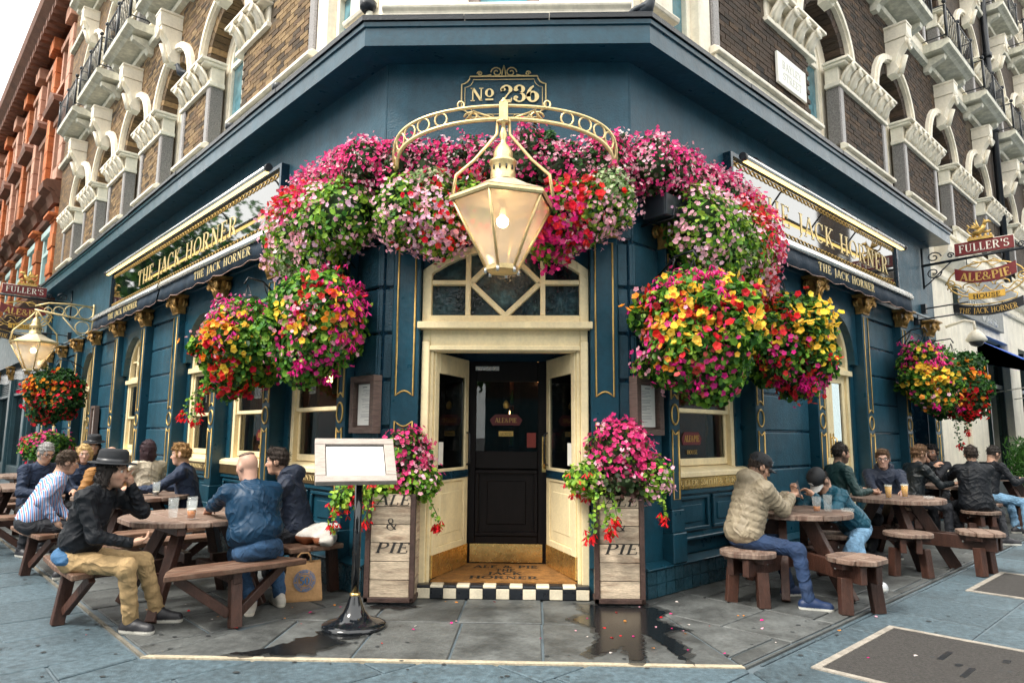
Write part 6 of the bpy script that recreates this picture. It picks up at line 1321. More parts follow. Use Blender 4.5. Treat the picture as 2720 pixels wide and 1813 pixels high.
PGL=mat('drinking_glass',(.85,.92,.92),.05,var=0,alpha=.13,spec=.8); AMB=mat('amber_beer',(.62,.19,.008),.2,var=.1,vs=9); LAG=mat('lager',(.90,.45,.008),.2,var=.1,vs=9); STOUT=mat('dark_stout',(.02,.008,.006),.1,var=0); FOAM=mat('beer_foam',(.85,.78,.62),.8,var=.05)
def glass(loc,label,h=.15,fill=.6,m=None,foam=.012,rt=.044):
    r=thing('pint_glass' if m else 'empty_glass',label,'glass',loc,group='glasses on the tables'); rb=rt*.78; f=lambda z:rb+(rt-rb)*z/h; o=M()
    o.lathe([(rb*.9,0),(rb,.004),(rt,h),(rt-.003,h),(rb-.004,.012),(.002,.012)],0,0,16,cap=False); o.build('glass_wall',PGL,r)
    if m:
        z=h*fill; o=M(); o.lathe([(rb-.006,.014),(f(z)-.005,z)],0,0,16); o.build('drink',m,r)
        if foam: o=M(); o.lathe([(f(z)-.005,z),(f(z)-.004,z+foam)],0,0,16); o.build('foam',FOAM,r)
glass((-2.60,-.80,.772),'short pint of amber ale on the near left table',.155,.5,AMB); glass((-2.80,-.72,.772),'tall empty glass beside the amber ale',.17); glass((-2.72,-.55,.772),'empty printed glass behind the amber ale',.165)
glass((-4.05,1.25,.772),'glass with an inch of dark stout before the blond man',.16,.3,STOUT,.008)
glass((3.02,.22,.777),'tumbler with a little amber drink in front of the bowed cap',.15,.38,AMB,0); glass((3.16,.30,.777),'empty glass beside the tumbler near the bowed cap',.16)
glass((4.50,1.78,.777),'full pint of lager before the bespectacled man, nearer the cap man',.165,.86,LAG); glass((4.78,1.95,.777),'full pint of lager before the bespectacled man, nearer the ashtray',.165,.86,LAG)
glass((6.55,4.05,.777),'half-drunk lager beside the man with hand at his mouth',.165,.6,LAG,.02); glass((8.75,6.3,.777),'tall glass on the far right table',.17,.3,LAG,.02)
def ashtray(loc,label):
    o=M(); o.lathe([(.05,0),(.062,.006),(.065,.034),(.052,.034),(.048,.014),(.002,.012)],0,0,8,sm=False,cap=False); x=o.build('ashtray',PGL); x.location=loc; tag(x,label,'ashtray',group='glass ashtrays on the tables'); 
ashtray((3.34,.28,.777),'clear glass ashtray at the edge of the table with the cap man'); ashtray((4.98,1.80,.777),'clear glass ashtray beside the lagers')
# ---- menu lectern
STAND=mat('black_enamel_stand',(.007,.009,.012),.12,var=.15,vs=5,coat=.5); LTR=mat('silvered_wood_frame',(.42,.36,.32),.55,var=.2,vs=6,stretch=(2,10,2),bump=.2,bs=20); SHEET=mat('white_menu_sheet',(.92,.90,.86),.5,var=.02)
ms=thing('menu_stand','white menu lectern on a black pole left of the door','menu stand',(-1.12,-1.06,0))
o=M(); o.lathe([(.245,0),(.25,.012),(.245,.03),(.20,.045),(.13,.07),(.085,.12),(.06,.18),(.042,.235),(.036,.25)],0,0,32); o.build('base',STAND,ms)
o=M(); o.lathe([(.032,.22),(.032,1.16)],0,0,14); o.build('pole',STAND,ms); o=M(); o.lathe([(.04,.235),(.042,.25),(.036,.262)],0,0,14); o.build('collar',BRASS,ms)
pn=bpy.data.objects.new('lectern',None); COL.objects.link(pn); pn.parent=ms; pn.location=(-.03,-.02,1.28); pn.rotation_euler=(R_(50),0,R_(21))
for nm,bx,m_ in (('frame_bar',(-.315,.315,.155,.215,-.03,.025),LTR),('frame_bar',(-.315,.315,-.215,-.155,-.03,.025),LTR),('frame_bar',(-.315,-.235,-.155,.155,-.03,.025),LTR),('frame_bar',(.235,.315,-.155,.155,-.03,.025),LTR),('backing',(-.235,.235,-.155,.155,-.03,.006),BLACK),('menu_sheet',(-.228,.228,-.150,.140,.007,.010),SHEET)):
    o=M(); o.box(*bx); o.build(nm,m_,pn,bevel=.004)
# ---- paper bag with printed roundel
KRAFT=mat('kraft_paper',(.44,.25,.11),.8,var=.18,vs=7,bump=.5,bs=9); BLUEI=mat('blue_print',(.03,.16,.36),.7,var=.1)
bg_=thing('paper_bag','brown paper carrier bag with a blue printed roundel','paper bag',(-1.82,-.20,0),R_(20)); o=M(); rnd=random.Random(2)
lv=[]; 
for z,w,d in ((0,.165,.085),(.02,.17,.09),(.10,.165,.08),(.20,.158,.065),(.28,.152,.05),(.335,.150,.04)):
    rr=[]
    for k in range(16):
        t=k/16*4; sd=int(t); f=t-sd; cx=[(-1+2*f,-1),(1,-1+2*f),(1-2*f,1),(-1,1-2*f)][sd]; pin=1-.35*(z/.335)*(abs(cx[0])>.98 and abs(cx[1])<.6); rr.append(o.V(cx[0]*w*pin+rnd.uniform(-.004,.004),cx[1]*d+rnd.uniform(-.005,.005),z+(rnd.uniform(-.004,.004) if z>.3 else 0)))
    lv.append(rr)
for a,b_ in zip(lv,lv[1:]):
    for k in range(16): o.Fc((a[k],a[(k+1)%16],b_[(k+1)%16],b_[k]),0,False)
o.Fc(lv[0][::-1]); o.build('bag_body',KRAFT,bg_)
for y in (-.04,.04): o=M(); o.tube([(-.06,y,.33),(-.055,y,.38),(-.03,y,.415),(.03,y,.415),(.055,y,.38),(.06,y,.33)],.008,5); o.build('handle',KRAFT,bg_)
ctr=Vector((.01,-.079,.18)); tl=Vector((0,.09,1)).normalized(); rr=Vector((1,0,0))
for R0 in (.095,.062):
    o=M(); n=28
    for k in range(n):
        i=[]
        for a,rd in ((k,R0),(k+1,R0),(k+1,R0-.005),(k,R0-.005)): t=2*math.pi*a/n; p=ctr+rr*(rd*math.cos(t))+tl*(rd*math.sin(t))+Vector((0,-.008,0)); i.append(o.V(*p))
        o.Fc(i)
    o.build('printed_ring',BLUEI,bg_)
letters('50',ctr+Vector((0,-.010,0))-tl*.035,(1,0,0),tl,.07,BLUEI,bg_,width=.085,depth=.002,bold=1.6)
o=M()
for k in range(40):
    if k%7==0: continue
    t=2*math.pi*k/40; i=[]
    for a,rd in ((t-.05,.086),(t+.05,.086),(t+.05,.070),(t-.05,.070)): p=ctr+rr*(rd*math.cos(a))+tl*(rd*math.sin(a))+Vector((0,-.009,0)); i.append(o.V(*p))
    o.Fc(i)
x=o.build('printed_slogan',BLUEI,bg_); x['kind']='stuff'
# ---------------------------------------------------------------- people: bodies and clothes are grown as smooth surfaces round a posed skeleton
def nets(F,org,vox):
    """surface nets of the zero level of F"""
    s=F<0; nx,ny,nz=F.shape; c=np.zeros((nx-1,ny-1,nz-1),np.int32); cnt=np.zeros(c.shape,np.float32); acc=np.zeros(c.shape+(3,),np.float32)
    cor=[(i,j,k) for i in (0,1) for j in (0,1) for k in (0,1)]
    sl=lambda o:(slice(o[0],o[0]+nx-1),slice(o[1],o[1]+ny-1),slice(o[2],o[2]+nz-1))
    tot=sum(s[sl(o)].astype(np.int8) for o in cor); act=(tot>0)&(tot<8); idx=np.argwhere(act); vid=np.full(c.shape,-1,np.int64); vid[act]=np.arange(len(idx))
    P=np.zeros((len(idx),3)); W_=np.zeros(len(idx)); I,J,K=idx.T
    for a in cor:
        for ax in range(3):
            if a[ax]: continue
            b=list(a); b[ax]=1; fa=F[I+a[0],J+a[1],K+a[2]]; fb=F[I+b[0],J+b[1],K+b[2]]; m=(fa<0)!=(fb<0)
            t=fa[m]/(fa[m]-fb[m]); q_=np.tile(np.array(a,float),(m.sum(),1)); q_[:,ax]+=t; P[m]+=q_; W_[m]+=1
    P=(P/W_[:,None]+idx)*vox+org; quads=[]
    for ax in range(3):
        b,cx=(ax+1)%3,(ax+2)%3; d=[slice(None)]*3; e=[slice(None)]*3; d[ax]=slice(0,-1); e[ax]=slice(1,None); A=s[tuple(d)]; B=s[tuple(e)]; ed=np.argwhere(A!=B)
        ed=ed[(ed[:,b]>0)&(ed[:,cx]>0)&(ed[:,b]<F.shape[b]-1)&(ed[:,cx]<F.shape[cx]-1)]
        fl=A[tuple(ed.T)]; g=[]
        for db,dc in ((-1,-1),(0,-1),(0,0),(-1,0)): q_=ed.copy(); q_[:,b]+=db; q_[:,cx]+=dc; g.append(vid[tuple(q_.T)])
        Q=np.stack(g,1); Q[~fl]=Q[~fl][:,::-1]; quads.append(Q)
    return P,np.concatenate(quads)
def field(prims,vox,pad=.03):
    lo=np.min([p['lo'] for p in prims if not p.get('sub')],0)-pad; hi=np.max([p['hi'] for p in prims if not p.get('sub')],0)+pad; n=np.ceil((hi-lo)/vox).astype(int)+1; F=np.full(n,.3,np.float32); ax=[lo[i]+vox*np.arange(n[i]) for i in range(3)]
    for p in prims:
        k=p['k']; m=k+2*vox+.01; a=np.clip(np.floor((p['lo']-m-lo)/vox).astype(int),0,n); b=np.clip(np.ceil((p['hi']+m-lo)/vox).astype(int)+1,0,n)
        if np.any(b<=a): continue
        G=np.stack(np.meshgrid(*[ax[i][a[i]:b[i]] for i in range(3)],indexing='ij'),-1).astype(np.float32); d=p['f'](G); sl=tuple(slice(a[i],b[i]) for i in range(3)); f=F[sl]
        if p.get('sub'): h=np.clip(.5-.5*(f+d)/k,0,1); F[sl]=f*(1-h)-d*h+k*h*(1-h)
        else: h=np.clip(.5+.5*(f-d)/k,0,1); F[sl]=f*(1-h)+d*h-k*h*(1-h)
    return F,lo
A3=lambda *v:np.array(v,float)
def cone(a,b,r0,r1,k=.03,wr=0,nw=5,ph=0,sub=False):
    a=np.array(a,float); b=np.array(b,float); ab=b-a; L2=max(ab@ab,1e-9); rm=max(r0,r1)
    def f(G):
        t=np.clip((G-a)@ab/L2,0,1); d=np.linalg.norm(G-(a+t[...,None]*ab),axis=-1)-(r0+(r1-r0)*t)
        if wr: d=d+wr*np.sin(t*nw*6.283+ph+14*(G[...,0]+G[...,1]*.7-G[...,2]*.4))
        return d
    return dict(f=f,lo=np.minimum(a,b)-rm,hi=np.maximum(a,b)+rm,k=k,sub=sub)
def ell(c,r,Rm=None,k=.03,wr=0,fq=60,ph=0,sub=False,quilt=0,qn=None,cut=None):
    c=np.array(c,float); r=np.array(r,float); Rm=np.eye(3) if Rm is None else np.array(Rm); rm=np.abs(Rm)@r
    def f(G):
        x=(G-c)@Rm; k0=np.linalg.norm(x/r,axis=-1); k1=np.linalg.norm(x/(r*r),axis=-1); d=k0*(k0-1)/np.maximum(k1,1e-6)
        if wr: d=d+wr*(np.sin(fq*G[...,0]+ph)*np.sin(fq*G[...,1]*1.1+ph*2)+.6*np.sin(fq*.9*G[...,2]+9*G[...,0]+ph))
        if quilt: d=d+quilt*(np.abs(np.sin(3.1416*x[...,2]/.062))**.5*-1+.5)
        if cut is not None: d=np.maximum(d,cut(x))
        return d
    return dict(f=f,lo=c-rm,hi=c+rm,k=k,sub=sub)
def ridge(t): return (1-np.abs(np.sin(t)))**3
def creases(P,Q,amp):
    n=np.cross(P[Q[:,2]]-P[Q[:,0]],P[Q[:,3]]-P[Q[:,1]]); N=np.zeros_like(P)
    for i in range(4): np.add.at(N,Q[:,i],n)
    N=unit(N); x,y,z=P.T
    m1=np.clip(.45+.8*np.sin(x*9+2)*np.sin(y*10+1)+.4*np.sin(z*14),0,1); m2=np.clip(.4+.8*np.sin(x*12-1)*np.sin(z*9+y*7),0,1)
    f=ridge(z*34+1.6*np.sin(x*13)+1.8*np.sin(y*12+z*5))*m1+.9*ridge((x-y)*24+z*20+1.6*np.sin(z*15+x*6))*m2+.5*ridge(z*70+3*np.sin(x*20+y*17))*m1*m2
    return P+N*(amp*(f-.25))[:,None]
def mk(name,prims,vox,m,parent,base,colf=None,smooth=1,crease=0,strands=0):
    F,lo=field(prims,vox); P,Q=nets(F,lo,vox)
    for _ in range(smooth):      # one relaxing pass takes the voxel steps out
        S=np.zeros_like(P); C=np.zeros(len(P))
        for i in range(4):
            np.add.at(S,Q[:,i],P[Q[:,(i+1)%4]]); np.add.at(C,Q[:,i],1)
        P=P*.5+.5*S/np.maximum(C,1)[:,None]
    if crease: P=creases(P,Q,crease)
    me=bpy.data.meshes.new(name); V=(P-base).astype(np.float32); Q=Q.astype(np.int32); me.vertices.add(len(V)); me.vertices.foreach_set('co',V.ravel()); me.loops.add(Q.size); me.loops.foreach_set('vertex_index',Q.ravel()); me.polygons.add(len(Q)); me.polygons.foreach_set('loop_start',np.arange(0,Q.size,4,dtype=np.int32)); me.polygons.foreach_set('loop_total',np.full(len(Q),4,dtype=np.int32)); me.polygons.foreach_set('use_smooth',np.ones(len(Q),bool)); me.update(calc_edges=True); me.materials.append(m)
    if colf is not None:
        C=colf(P); ca=me.color_attributes.new('Col','FLOAT_COLOR','POINT'); ca.data.foreach_set('color',np.concatenate([C,np.ones((len(C),1))],1).ravel().astype(np.float32))
    o=bpy.data.objects.new(name,me); COL.objects.link(o); o.parent=parent
    if strands:         # fine locks that break up the hair's outline
        rg=np.random.default_rng(len(P)); n=np.cross(P[Q[:,2]]-P[Q[:,0]],P[Q[:,3]]-P[Q[:,1]]); Nv=np.zeros_like(P)
        for i in range(4): np.add.at(Nv,Q[:,i],n)
        Nv=unit(Nv); k=rg.integers(0,len(P),strands); p=P[k]-base; nn=Nv[k]; t=rg.normal(size=p.shape)*.55+np.array((0,0,-.8))+nn*.35; sd=np.cross(t,nn)+rg.normal(size=p.shape)*.2
        V,F,_=scatter((LEAF_T[0]*np.array((.16,1,.6)),LEAF_T[1]),p-nn*.004,nn+rg.normal(size=p.shape)*.4,t,rg.uniform(.018,.042,strands),np.zeros((strands,3)))
        m2=bpy.data.meshes.new('locks'); m2.from_pydata(V.tolist(),[],F.tolist()); m2.materials.append(m); l_=bpy.data.objects.new('locks',m2); COL.objects.link(l_); l_.parent=o; l_['kind']='stuff'
    return o
SKINM=mat('skin',attr=True,rough=.5,var=.06,vs=30,spec=.4); HAIRM={}
def cloth(name,col,rough=.75,**k): return mat('cloth_'+name,col,rough,var=k.pop('var',.2),vs=7,fold=k.pop('fold',6.5),**k)
STRIPE=mat('striped_shirt_cotton',(.20,.36,.62),.8,var=.05); _t=STRIPE.node_tree; _w=_t.nodes.new('ShaderNodeTexWave'); _w.inputs['Scale'].default_value=14; _w.bands_direction='DIAGONAL'; _w.inputs['Distortion'].default_value=1.2; _w.inputs['Detail'].default_value=0
_tc=_t.nodes.new('ShaderNodeTexCoord'); _mp=_t.nodes.new('ShaderNodeMapping'); _mp.inputs['Scale'].default_value=(1,1,.12); _t.links.new(_tc.outputs['Object'],_mp.inputs[0]); _t.links.new(_mp.outputs[0],_w.inputs[0]); _cr=_t.nodes.new('ShaderNodeValToRGB'); _t.links.new(_w.outputs['Fac'],_cr.inputs[0]); _e=_cr.color_ramp.elements; _e[0].color=(.08,.2,.5,1); _e[0].position=.12; _e[1].color=(.45,.62,.82,1); _e[1].position=.35; _k=_e.new(.8); _k.color=(.5,.66,.84,1); _k=_e.new(.92); _k.color=(.45,.1,.1,1)
_t.links.new(_cr.outputs[0],_t.nodes['Principled BSDF'].inputs['Base Color'])
SHOE=mat('shoe',attr=True,rough=.5,var=.1,vs=20)
def ik(a,w,l1,l2,pole):
    a=np.array(a,float); w=np.array(w,float); d=w-a; D=np.linalg.norm(d)
    if D>l1+l2-.005: w=a+d/D*(l1+l2-.005); D=l1+l2-.005
    if D<abs(l1-l2)+.03: D=abs(l1-l2)+.03; w=a+d/np.linalg.norm(d)*D
    d=(w-a)/D; x=(l1*l1-l2*l2+D*D)/(2*D); h=math.sqrt(max(l1*l1-x*x,0)); p=np.array(pole,float); p=p-d*(p@d); p/=max(np.linalg.norm(p),1e-6); return a+d*x+p*h,w
def rotm(yaw,pitch=0,roll=0):     # columns: forward, left, up.  pitch>0 looks down
    cy,sy,cp,sp=math.cos(yaw),math.sin(yaw),math.cos(pitch),math.sin(pitch); f=A3(cy*cp,sy*cp,-sp); l=A3(-sy,cy,0); u=np.cross(f,l); cr,sr=math.cos(roll),math.sin(roll); return np.stack([f,l*cr+u*sr,u*cr-l*sr],1)
def person(label,hip,face,lean=10,side=0,head=(0,0,0),hands=None,feet=None,skin=(.56,.33,.23),hair=('short',(.05,.03,.02)),top=None,puff=0,fat=1,legs=None,shoe=((.02,.02,.025),(.7,.68,.62)),vox=.011,beard=0,hat=None,glasses=False,hood=False,wrist=.0,knee_in=0,elbow=None,size=1,longcoat=False,collar=True,hoff=(0,0,0),sole=True,quilt=0,short=False,under=None):
    b=math.radians; hip=np.array(hip,float); base=A3(hip[0],hip[1],0); Rt=rotm(b(face),b(lean)); f,l,u=Rt.T; u=u+l*math.sin(b(side)); u/=np.linalg.norm(u); fl=A3(math.cos(b(face)),math.sin(b(face)),0); S=size
    Rb=np.stack([np.cross(l,u),l,u],1); pel=hip; wai=hip+u*.17*S; che=hip+u*.36*S; c7=hip+u*.53*S; mid=hip+u*.30*S+f*.0
    Rh=rotm(b(head[0]),b(head[1]),b(head[2])); hc=c7+u*.075*S+A3(0,0,.085)*S+Rh[:,0]*.035+np.array(hoff,float)
    sh=[c7-u*.055*S+l*(.185*S*(.9+.1*fat))*sg for sg in (1,-1)]; hj=[hip+l*.09*sg-u*.01 for sg in (1,-1)]
    W=[];E=[]
    for i,sg in enumerate((1,-1)):
        pole=A3(0,0,-1)*.8+l*sg*.5-f*.45
        if elbow is not None and elbow[i] is not None: pole=np.array(elbow[i],float)
        e,w=ik(sh[i],hands[i],.295*S,.255*S,pole); W.append(w);E.append(e)
    Kn=[];An=[]
    for i,sg in enumerate((1,-1)):
        pole=fl+A3(0,0,.9)+l*sg*(.25-knee_in); k_,a_=ik(hj[i],A3(feet[i][0],feet[i][1],feet[i][2]+.08 if len(feet[i])>2 else .08),.44*S,.42*S,pole); Kn.append(k_);An.append(a_)
    # ---- body
    H=lambda x,y,z:hc+Rh@A3(x,y,z)*S; pr=[]
    pr+=[ell(H(-.008,0,.025),A3(.096,.076,.096)*S,Rh,.02),ell(H(.022,0,-.035),A3(.074,.060,.085)*S,Rh,.03),ell(H(.062,0,-.098),A3(.028,.032,.022)*S,Rh,.03),cone(H(.088,0,.012),H(.112,0,-.030),.009*S,.0145*S,.012),ell(H(.082,0,.030),A3(.018,.052,.011)*S,Rh,.018),ell(H(.088,0,-.066),A3(.014,.024,.010)*S,Rh,.008),cone(H(-.03,0,-.07),c7-u*.02,.054*S,.062*S,.03)]
    for sg in (1,-1): pr+=[ell(H(-.008,sg*.079,-.006),A3(.026,.011,.034)*S,Rh,.008),ell(H(.052,sg*.04,-.02),A3(.03,.026,.022)*S,Rh,.02)]
    pr+=[ell(H(.098,sg*.032,.006),A3(.015,.018,.010)*S,Rh,.012,sub=True) for sg in (1,-1)]
    pr+=[ell(che,A3(.10,.14,.17)*S,Rb,.05),ell(pel,A3(.10,.13,.1)*S,Rb,.05),cone(wai,che,.09,.1,.05),cone(sh[0],sh[1],.05,.05,.05)]
    for i,sg in enumerate((1,-1)):
        pr+=[cone(sh[i],E[i],.042*S,.034*S,.02),cone(E[i],W[i],.034*S,.025*S,.02),cone(hj[i],Kn[i],.06,.05,.03),cone(Kn[i],An[i],.045,.035,.03)]
        d=W[i]-E[i]; d/=np.linalg.norm(d); d2=d+A3(0,0,-.25 if wrist==0 else wrist); d2/=np.linalg.norm(d2); n_=np.cross(d2,l*sg); n_=n_/max(np.linalg.norm(n_),1e-6); uu=np.cross(n_,d2)
        pc=W[i]+d2*.05; Rp=np.stack([d2,uu,n_],1); pr.append(ell(pc,A3(.048,.040,.018)*S,Rp,.012)); pr.append(cone(W[i],pc,.024*S,.03*S,.015))
        for j,(o_,ln) in enumerate(((-.03,.034),(-.010,.040),(.010,.037),(.030,.029))):
            p0=W[i]+d2*.088+uu*o_; p1=p0+(d2*.85-n_*.5)*ln; p2=p1+(d2*.25-n_*.97)*ln*.8; pr+=[cone(p0,p1,.0095,.009,.004),cone(p1,p2,.009,.0075,.004)]
        t0=W[i]+d2*.03-uu*.03; t1=t0+(d2*.7-uu*.6-n_*.3)*.04; pr+=[cone(t0,t1,.012,.010,.006),cone(t1,t1+(d2*.9-n_*.4)*.032,.010,.008,.004)]
    sk=np.array(skin); hcol=np.array(hair[1])
    def colf(P):
        x=(P-hc)@Rh/S; C=np.tile(sk,(len(P),1)); lip=np.exp(-((x[:,0]-.10)/.02)**2-((x[:,1])/.022)**2-((x[:,2]+.067)/.007)**2); C=C*(1-.5*lip[:,None])+np.array((.35,.09,.08))*.5*lip[:,None]
        ck=np.exp(-((np.abs(x[:,1])-.042)/.022)**2-((x[:,2]+.03)/.025)**2)*(x[:,0]>.03); C=C*(1-.25*ck[:,None])+np.array((.55,.18,.13))*.25*ck[:,None]
        ss=np.exp(-((np.abs(x[:,1])-.032)/.02)**2-((x[:,2]-.012)/.012)**2)*(x[:,0]>.05); C=C*(1-.35*ss[:,None])
        if beard:
            m=(x[:,2]<-.045)&(x[:,2]>-.14)&(x[:,0]>-.02)&(np.linalg.norm(x,axis=1)<.17); m2=m&~((np.abs(x[:,1])<.02)&(x[:,2]>-.075)&(x[:,2]<-.06)); C[m2]=C[m2]*(1-beard)+hcol*beard
        if hair[0] in ('short','crop','quiff','curly'):
            m=(x[:,2]>-.085)&(x[:,2]<.03)&(x[:,0]<.035)&(np.linalg.norm(x,axis=1)<.135)&~((np.abs(x[:,1])>.078)&(x[:,0]>-.04)); C[m]=C[m]*.45+hcol*.55
        if hair[0]=='stubble': m=(x[:,2]>.055)&(x[:,0]<.06)|((x[:,2]>-.03)&(x[:,0]<-.02)&(np.linalg.norm(x,axis=1)<.15)); C[m]=C[m]*.72+hcol*.28
        return C
    body=mk('person',pr,vox if vox<.012 else .011,SKINM,None,base,colf); body.location=base; tag(body,label,'person')
    # ---- clothes
    jv=max(vox,.012); pf=puff*(1 if quilt else .7); w_=.004 if quilt==0 else .001; R3=lambda a,b_,c:A3(a+pf,b_+pf,c+pf*.6)*A3(fat,fat**.7,1)*S
    jp=[ell(che+u*.0,R3(.125,.178,.20),Rb,.06,wr=w_,fq=34,quilt=quilt),ell(wai,R3(.128,.165,.17),Rb,.06,wr=w_,fq=30,ph=1,quilt=quilt),ell(pel+u*(.13 if short else .05),R3(.135,.172,.10 if short else .12),Rb,.05,wr=w_,fq=28,quilt=quilt*.5),cone(sh[0],sh[1],.064+pf*.6,.064+pf*.6,.05)]
    if fat>1.1: jp.append(ell(wai+Rb[:,0]*.06*fat-u*.02,R3(.13,.16,.15),Rb,.06))
    if longcoat: jp.append(ell(pel-u*.02,R3(.15,.19,.14),Rb,.05))
    for i in (0,1):
        a=E[i]+(W[i]-E[i])*.93; jp+=[cone(sh[i],E[i],.062*S+pf*.7,.050*S+pf*.6,.03,wr=.003 if quilt==0 else .007,nw=3.2 if quilt==0 else 5,ph=i),cone(E[i],a,.050*S+pf*.6,.039*S+pf*.35,.025,wr=.003 if quilt==0 else .007,nw=3.4 if quilt==0 else 4.5,ph=i*2)]
    if collar: jp+=[cone(c7-u*.01+Rb[:,0]*.02,c7+u*.045+Rb[:,0]*.015,.078+pf*.3,.070+pf*.3,.025)]
    if hood: jp+=[ell(c7+u*.02-Rb[:,0]*.09,A3(.085,.12,.085),Rb,.03,wr=.005,fq=40),ell(c7+u*.06-Rb[:,0]*.03,A3(.09,.115,.04),Rb,.03)]
    jp.append(ell(hc+Rh@A3(.03,0,-.02)*S,A3(.12,.095,.125)*S,Rh,.01,sub=True)) if (hood or collar) else None
    if under: mk('shirt_tail',[ell(pel+u*.0,R3(.142,.18,.085),Rb,.03)],.013,under,body,base,crease=.006)
    mk('jacket',[p for p in jp if p],jv,top,body,base,crease=.003 if quilt else .011)
    lg=legs; tp=[ell(pel-u*.0,A3(.125,.158,.105)*A3(fat,fat**.6,1),Rb,.05,wr=.004,fq=40)]
    for i in (0,1):
        a=Kn[i]+(An[i]-Kn[i])*.97; tp+=[cone(hj[i]+f*.02,Kn[i],.088*fat**.5,.066,.04,wr=.0025,nw=2.5,ph=i),cone(Kn[i],a,.066,.055,.035,wr=.003,nw=4,ph=i+1)]
    mk('trousers',tp,jv,lg,body,base,crease=.008)
    for i in (0,1):
        an=An[i]; dr=np.array(feet[i][3] if len(feet[i])>3 else (fl[0],fl[1],0.)); dr=dr/np.linalg.norm(dr); g=an-A3(0,0,.08); z0=g[2]; p=lambda t,z:g+dr*t+A3(0,0,z)
        sp=[cone(p(-.05,.045),p(.05,.055),.042,.044,.02),cone(p(.05,.045),p(.16,.038),.043,.037,.03),cone(an-A3(0,0,.02),an+A3(0,0,.03),.046,.046,.02),cone(p(-.05,.018),p(.16,.018),.040,.042,.01)]
        u0,u1=np.array(shoe[0]),np.array(shoe[1]); mk('shoe',sp,.011,SHOE,body,base,lambda P,z0=z0:np.where((P[:,2:3]<z0+.022) if sole else (P[:,2:3]<-9),u1,u0))
    # ---- hair
    kind,hcx=hair; hm=HAIRM.get(hcx) or mat('hair_%d'%len(HAIRM),hcx,.6,var=.5,vs=40,stretch=(3,3,1),bump=.6,bs=90); HAIRM[hcx]=hm
    if kind=='stubble' and fat>1.1: mk('hair',[ell(H(-.005,0,.098),A3(.072,.062,.024)*S,Rh,.02,wr=.003,fq=150)],.008,hm,body,base)
    if kind not in ('stubble','none'):
        wr,fq=(.013,100) if kind=='curly' else (.0065,150); top_=.108 if kind!='crop' else .102; hp=[ell(H(-.014,0,.034),A3(.101,.084,top_)*S,Rh,.02,wr=wr,fq=fq)]
        if kind in('quiff','curly'): hp+=[ell(H(.04,0,.105),A3(.055,.062,.035)*S,Rh,.03,wr=wr,fq=fq)]
        if kind=='long': hp+=[ell(H(-.05,0,-.06),A3(.075,.088,.16)*S,Rh,.04,wr=.006,fq=70)]+[cone(H(.0,sg*.07,.02),H(-.01,sg*.075,-.15),.034,.03,.03) for sg in (1,-1)]
        if kind=='bob': hp+=[ell(H(-.03,0,-.02),A3(.085,.092,.11)*S,Rh,.04,wr=.006,fq=70)]+[cone(H(.015,sg*.075,.03),H(.01,sg*.078,-.09),.028,.024,.03) for sg in (1,-1)]
        if kind=='nape': hp+=[ell(H(-.06,0,-.07),A3(.06,.075,.075)*S,Rh,.03,wr=.008,fq=80),cone(H(-.0,.072,-.0),H(-.01,.076,-.10),.025,.02,.03),cone(H(-.0,-.072,-.0),H(-.01,-.076,-.10),.025,.02,.03)]
        hp.append(ell(H(.112,0,-.045),A3(.085,.085 if kind in('long','bob','nape') else .12,.112)*S,Rh,.012,sub=True))
        if kind not in ('long','bob','nape'): hp+=[ell(H(.01,sg*.10,-.100),A3(.12,.048,.07)*S,Rh,.012,sub=True) for sg in (1,-1)]+[ell(H(-.04,0,-.135),A3(.14,.14,.07)*S,Rh,.01,sub=True)]
        mk('hair',hp,.0085,hm,body,base,strands=1500)
    def hloc(nm,m_,bld):
        o=M(); bld(o); x=o.build(nm,m_,body); x.matrix_local=Matrix.Translation(Vector(hc-base))@Matrix(((Rh[0,0],Rh[0,1],Rh[0,2],0),(Rh[1,0],Rh[1,1],Rh[1,2],0),(Rh[2,0],Rh[2,1],Rh[2,2],0),(0,0,0,1)))@Matrix.Scale(S,4); return x
    hloc('eyes',[mat('eye_white',(.6,.56,.52),.3,var=0),mat('iris',(.02,.015,.012),.2,var=0)],lambda o:[(o.ball(.079,sg*.032,.006,.0135,0,8,6),o.ball(.0885,sg*.032,.006,.0065,1,8,6)) for sg in (1,-1)])
    if hat!='cap': hloc('eyebrows',hm,lambda o:[o.tube([(.092,sg*.016,.026),(.093,sg*.032,.031),(.082,sg*.05,.026)],.0045,5) for sg in (1,-1)])
    if glasses: hloc('spectacles',BLACK,lambda o:[o.tube([(.106,sg*.034+.024*math.cos(t*.5236),.004+.019*math.sin(t*.5236)) for t in range(12)],.0028,4,closed=True) for sg in (1,-1)]+[o.tube([(.106,.012,.008),(.110,0,.01),(.106,-.012,.008)],.0028,4)]+[o.tube([(.104,sg*.058,.008),(.06,sg*.078,.01),(-.01,sg*.084,.01)],.0028,4) for sg in (1,-1)])
    if hat=='brim':
        x=hloc('brimmed_hat',mat('black_felt',(.012,.014,.018),.85,var=.2,vs=12),lambda o:o.lathe0([(.0,.062),(.165,.060),(.170,.064),(.165,.068),(.108,.072),(.106,.10),(.100,.155),(.085,.172),(.05,.166),(.0,.160)],-.01,0,24,0,(1.05,.9,1)))
        hloc('hat_band',mat('black_ribbon',(.02,.022,.028),.4,var=.1),lambda o:o.lathe0([(.1085,.073),(.1085,.10),(.105,.10)],-.01,0,24,0,(1.05,.9,1)))
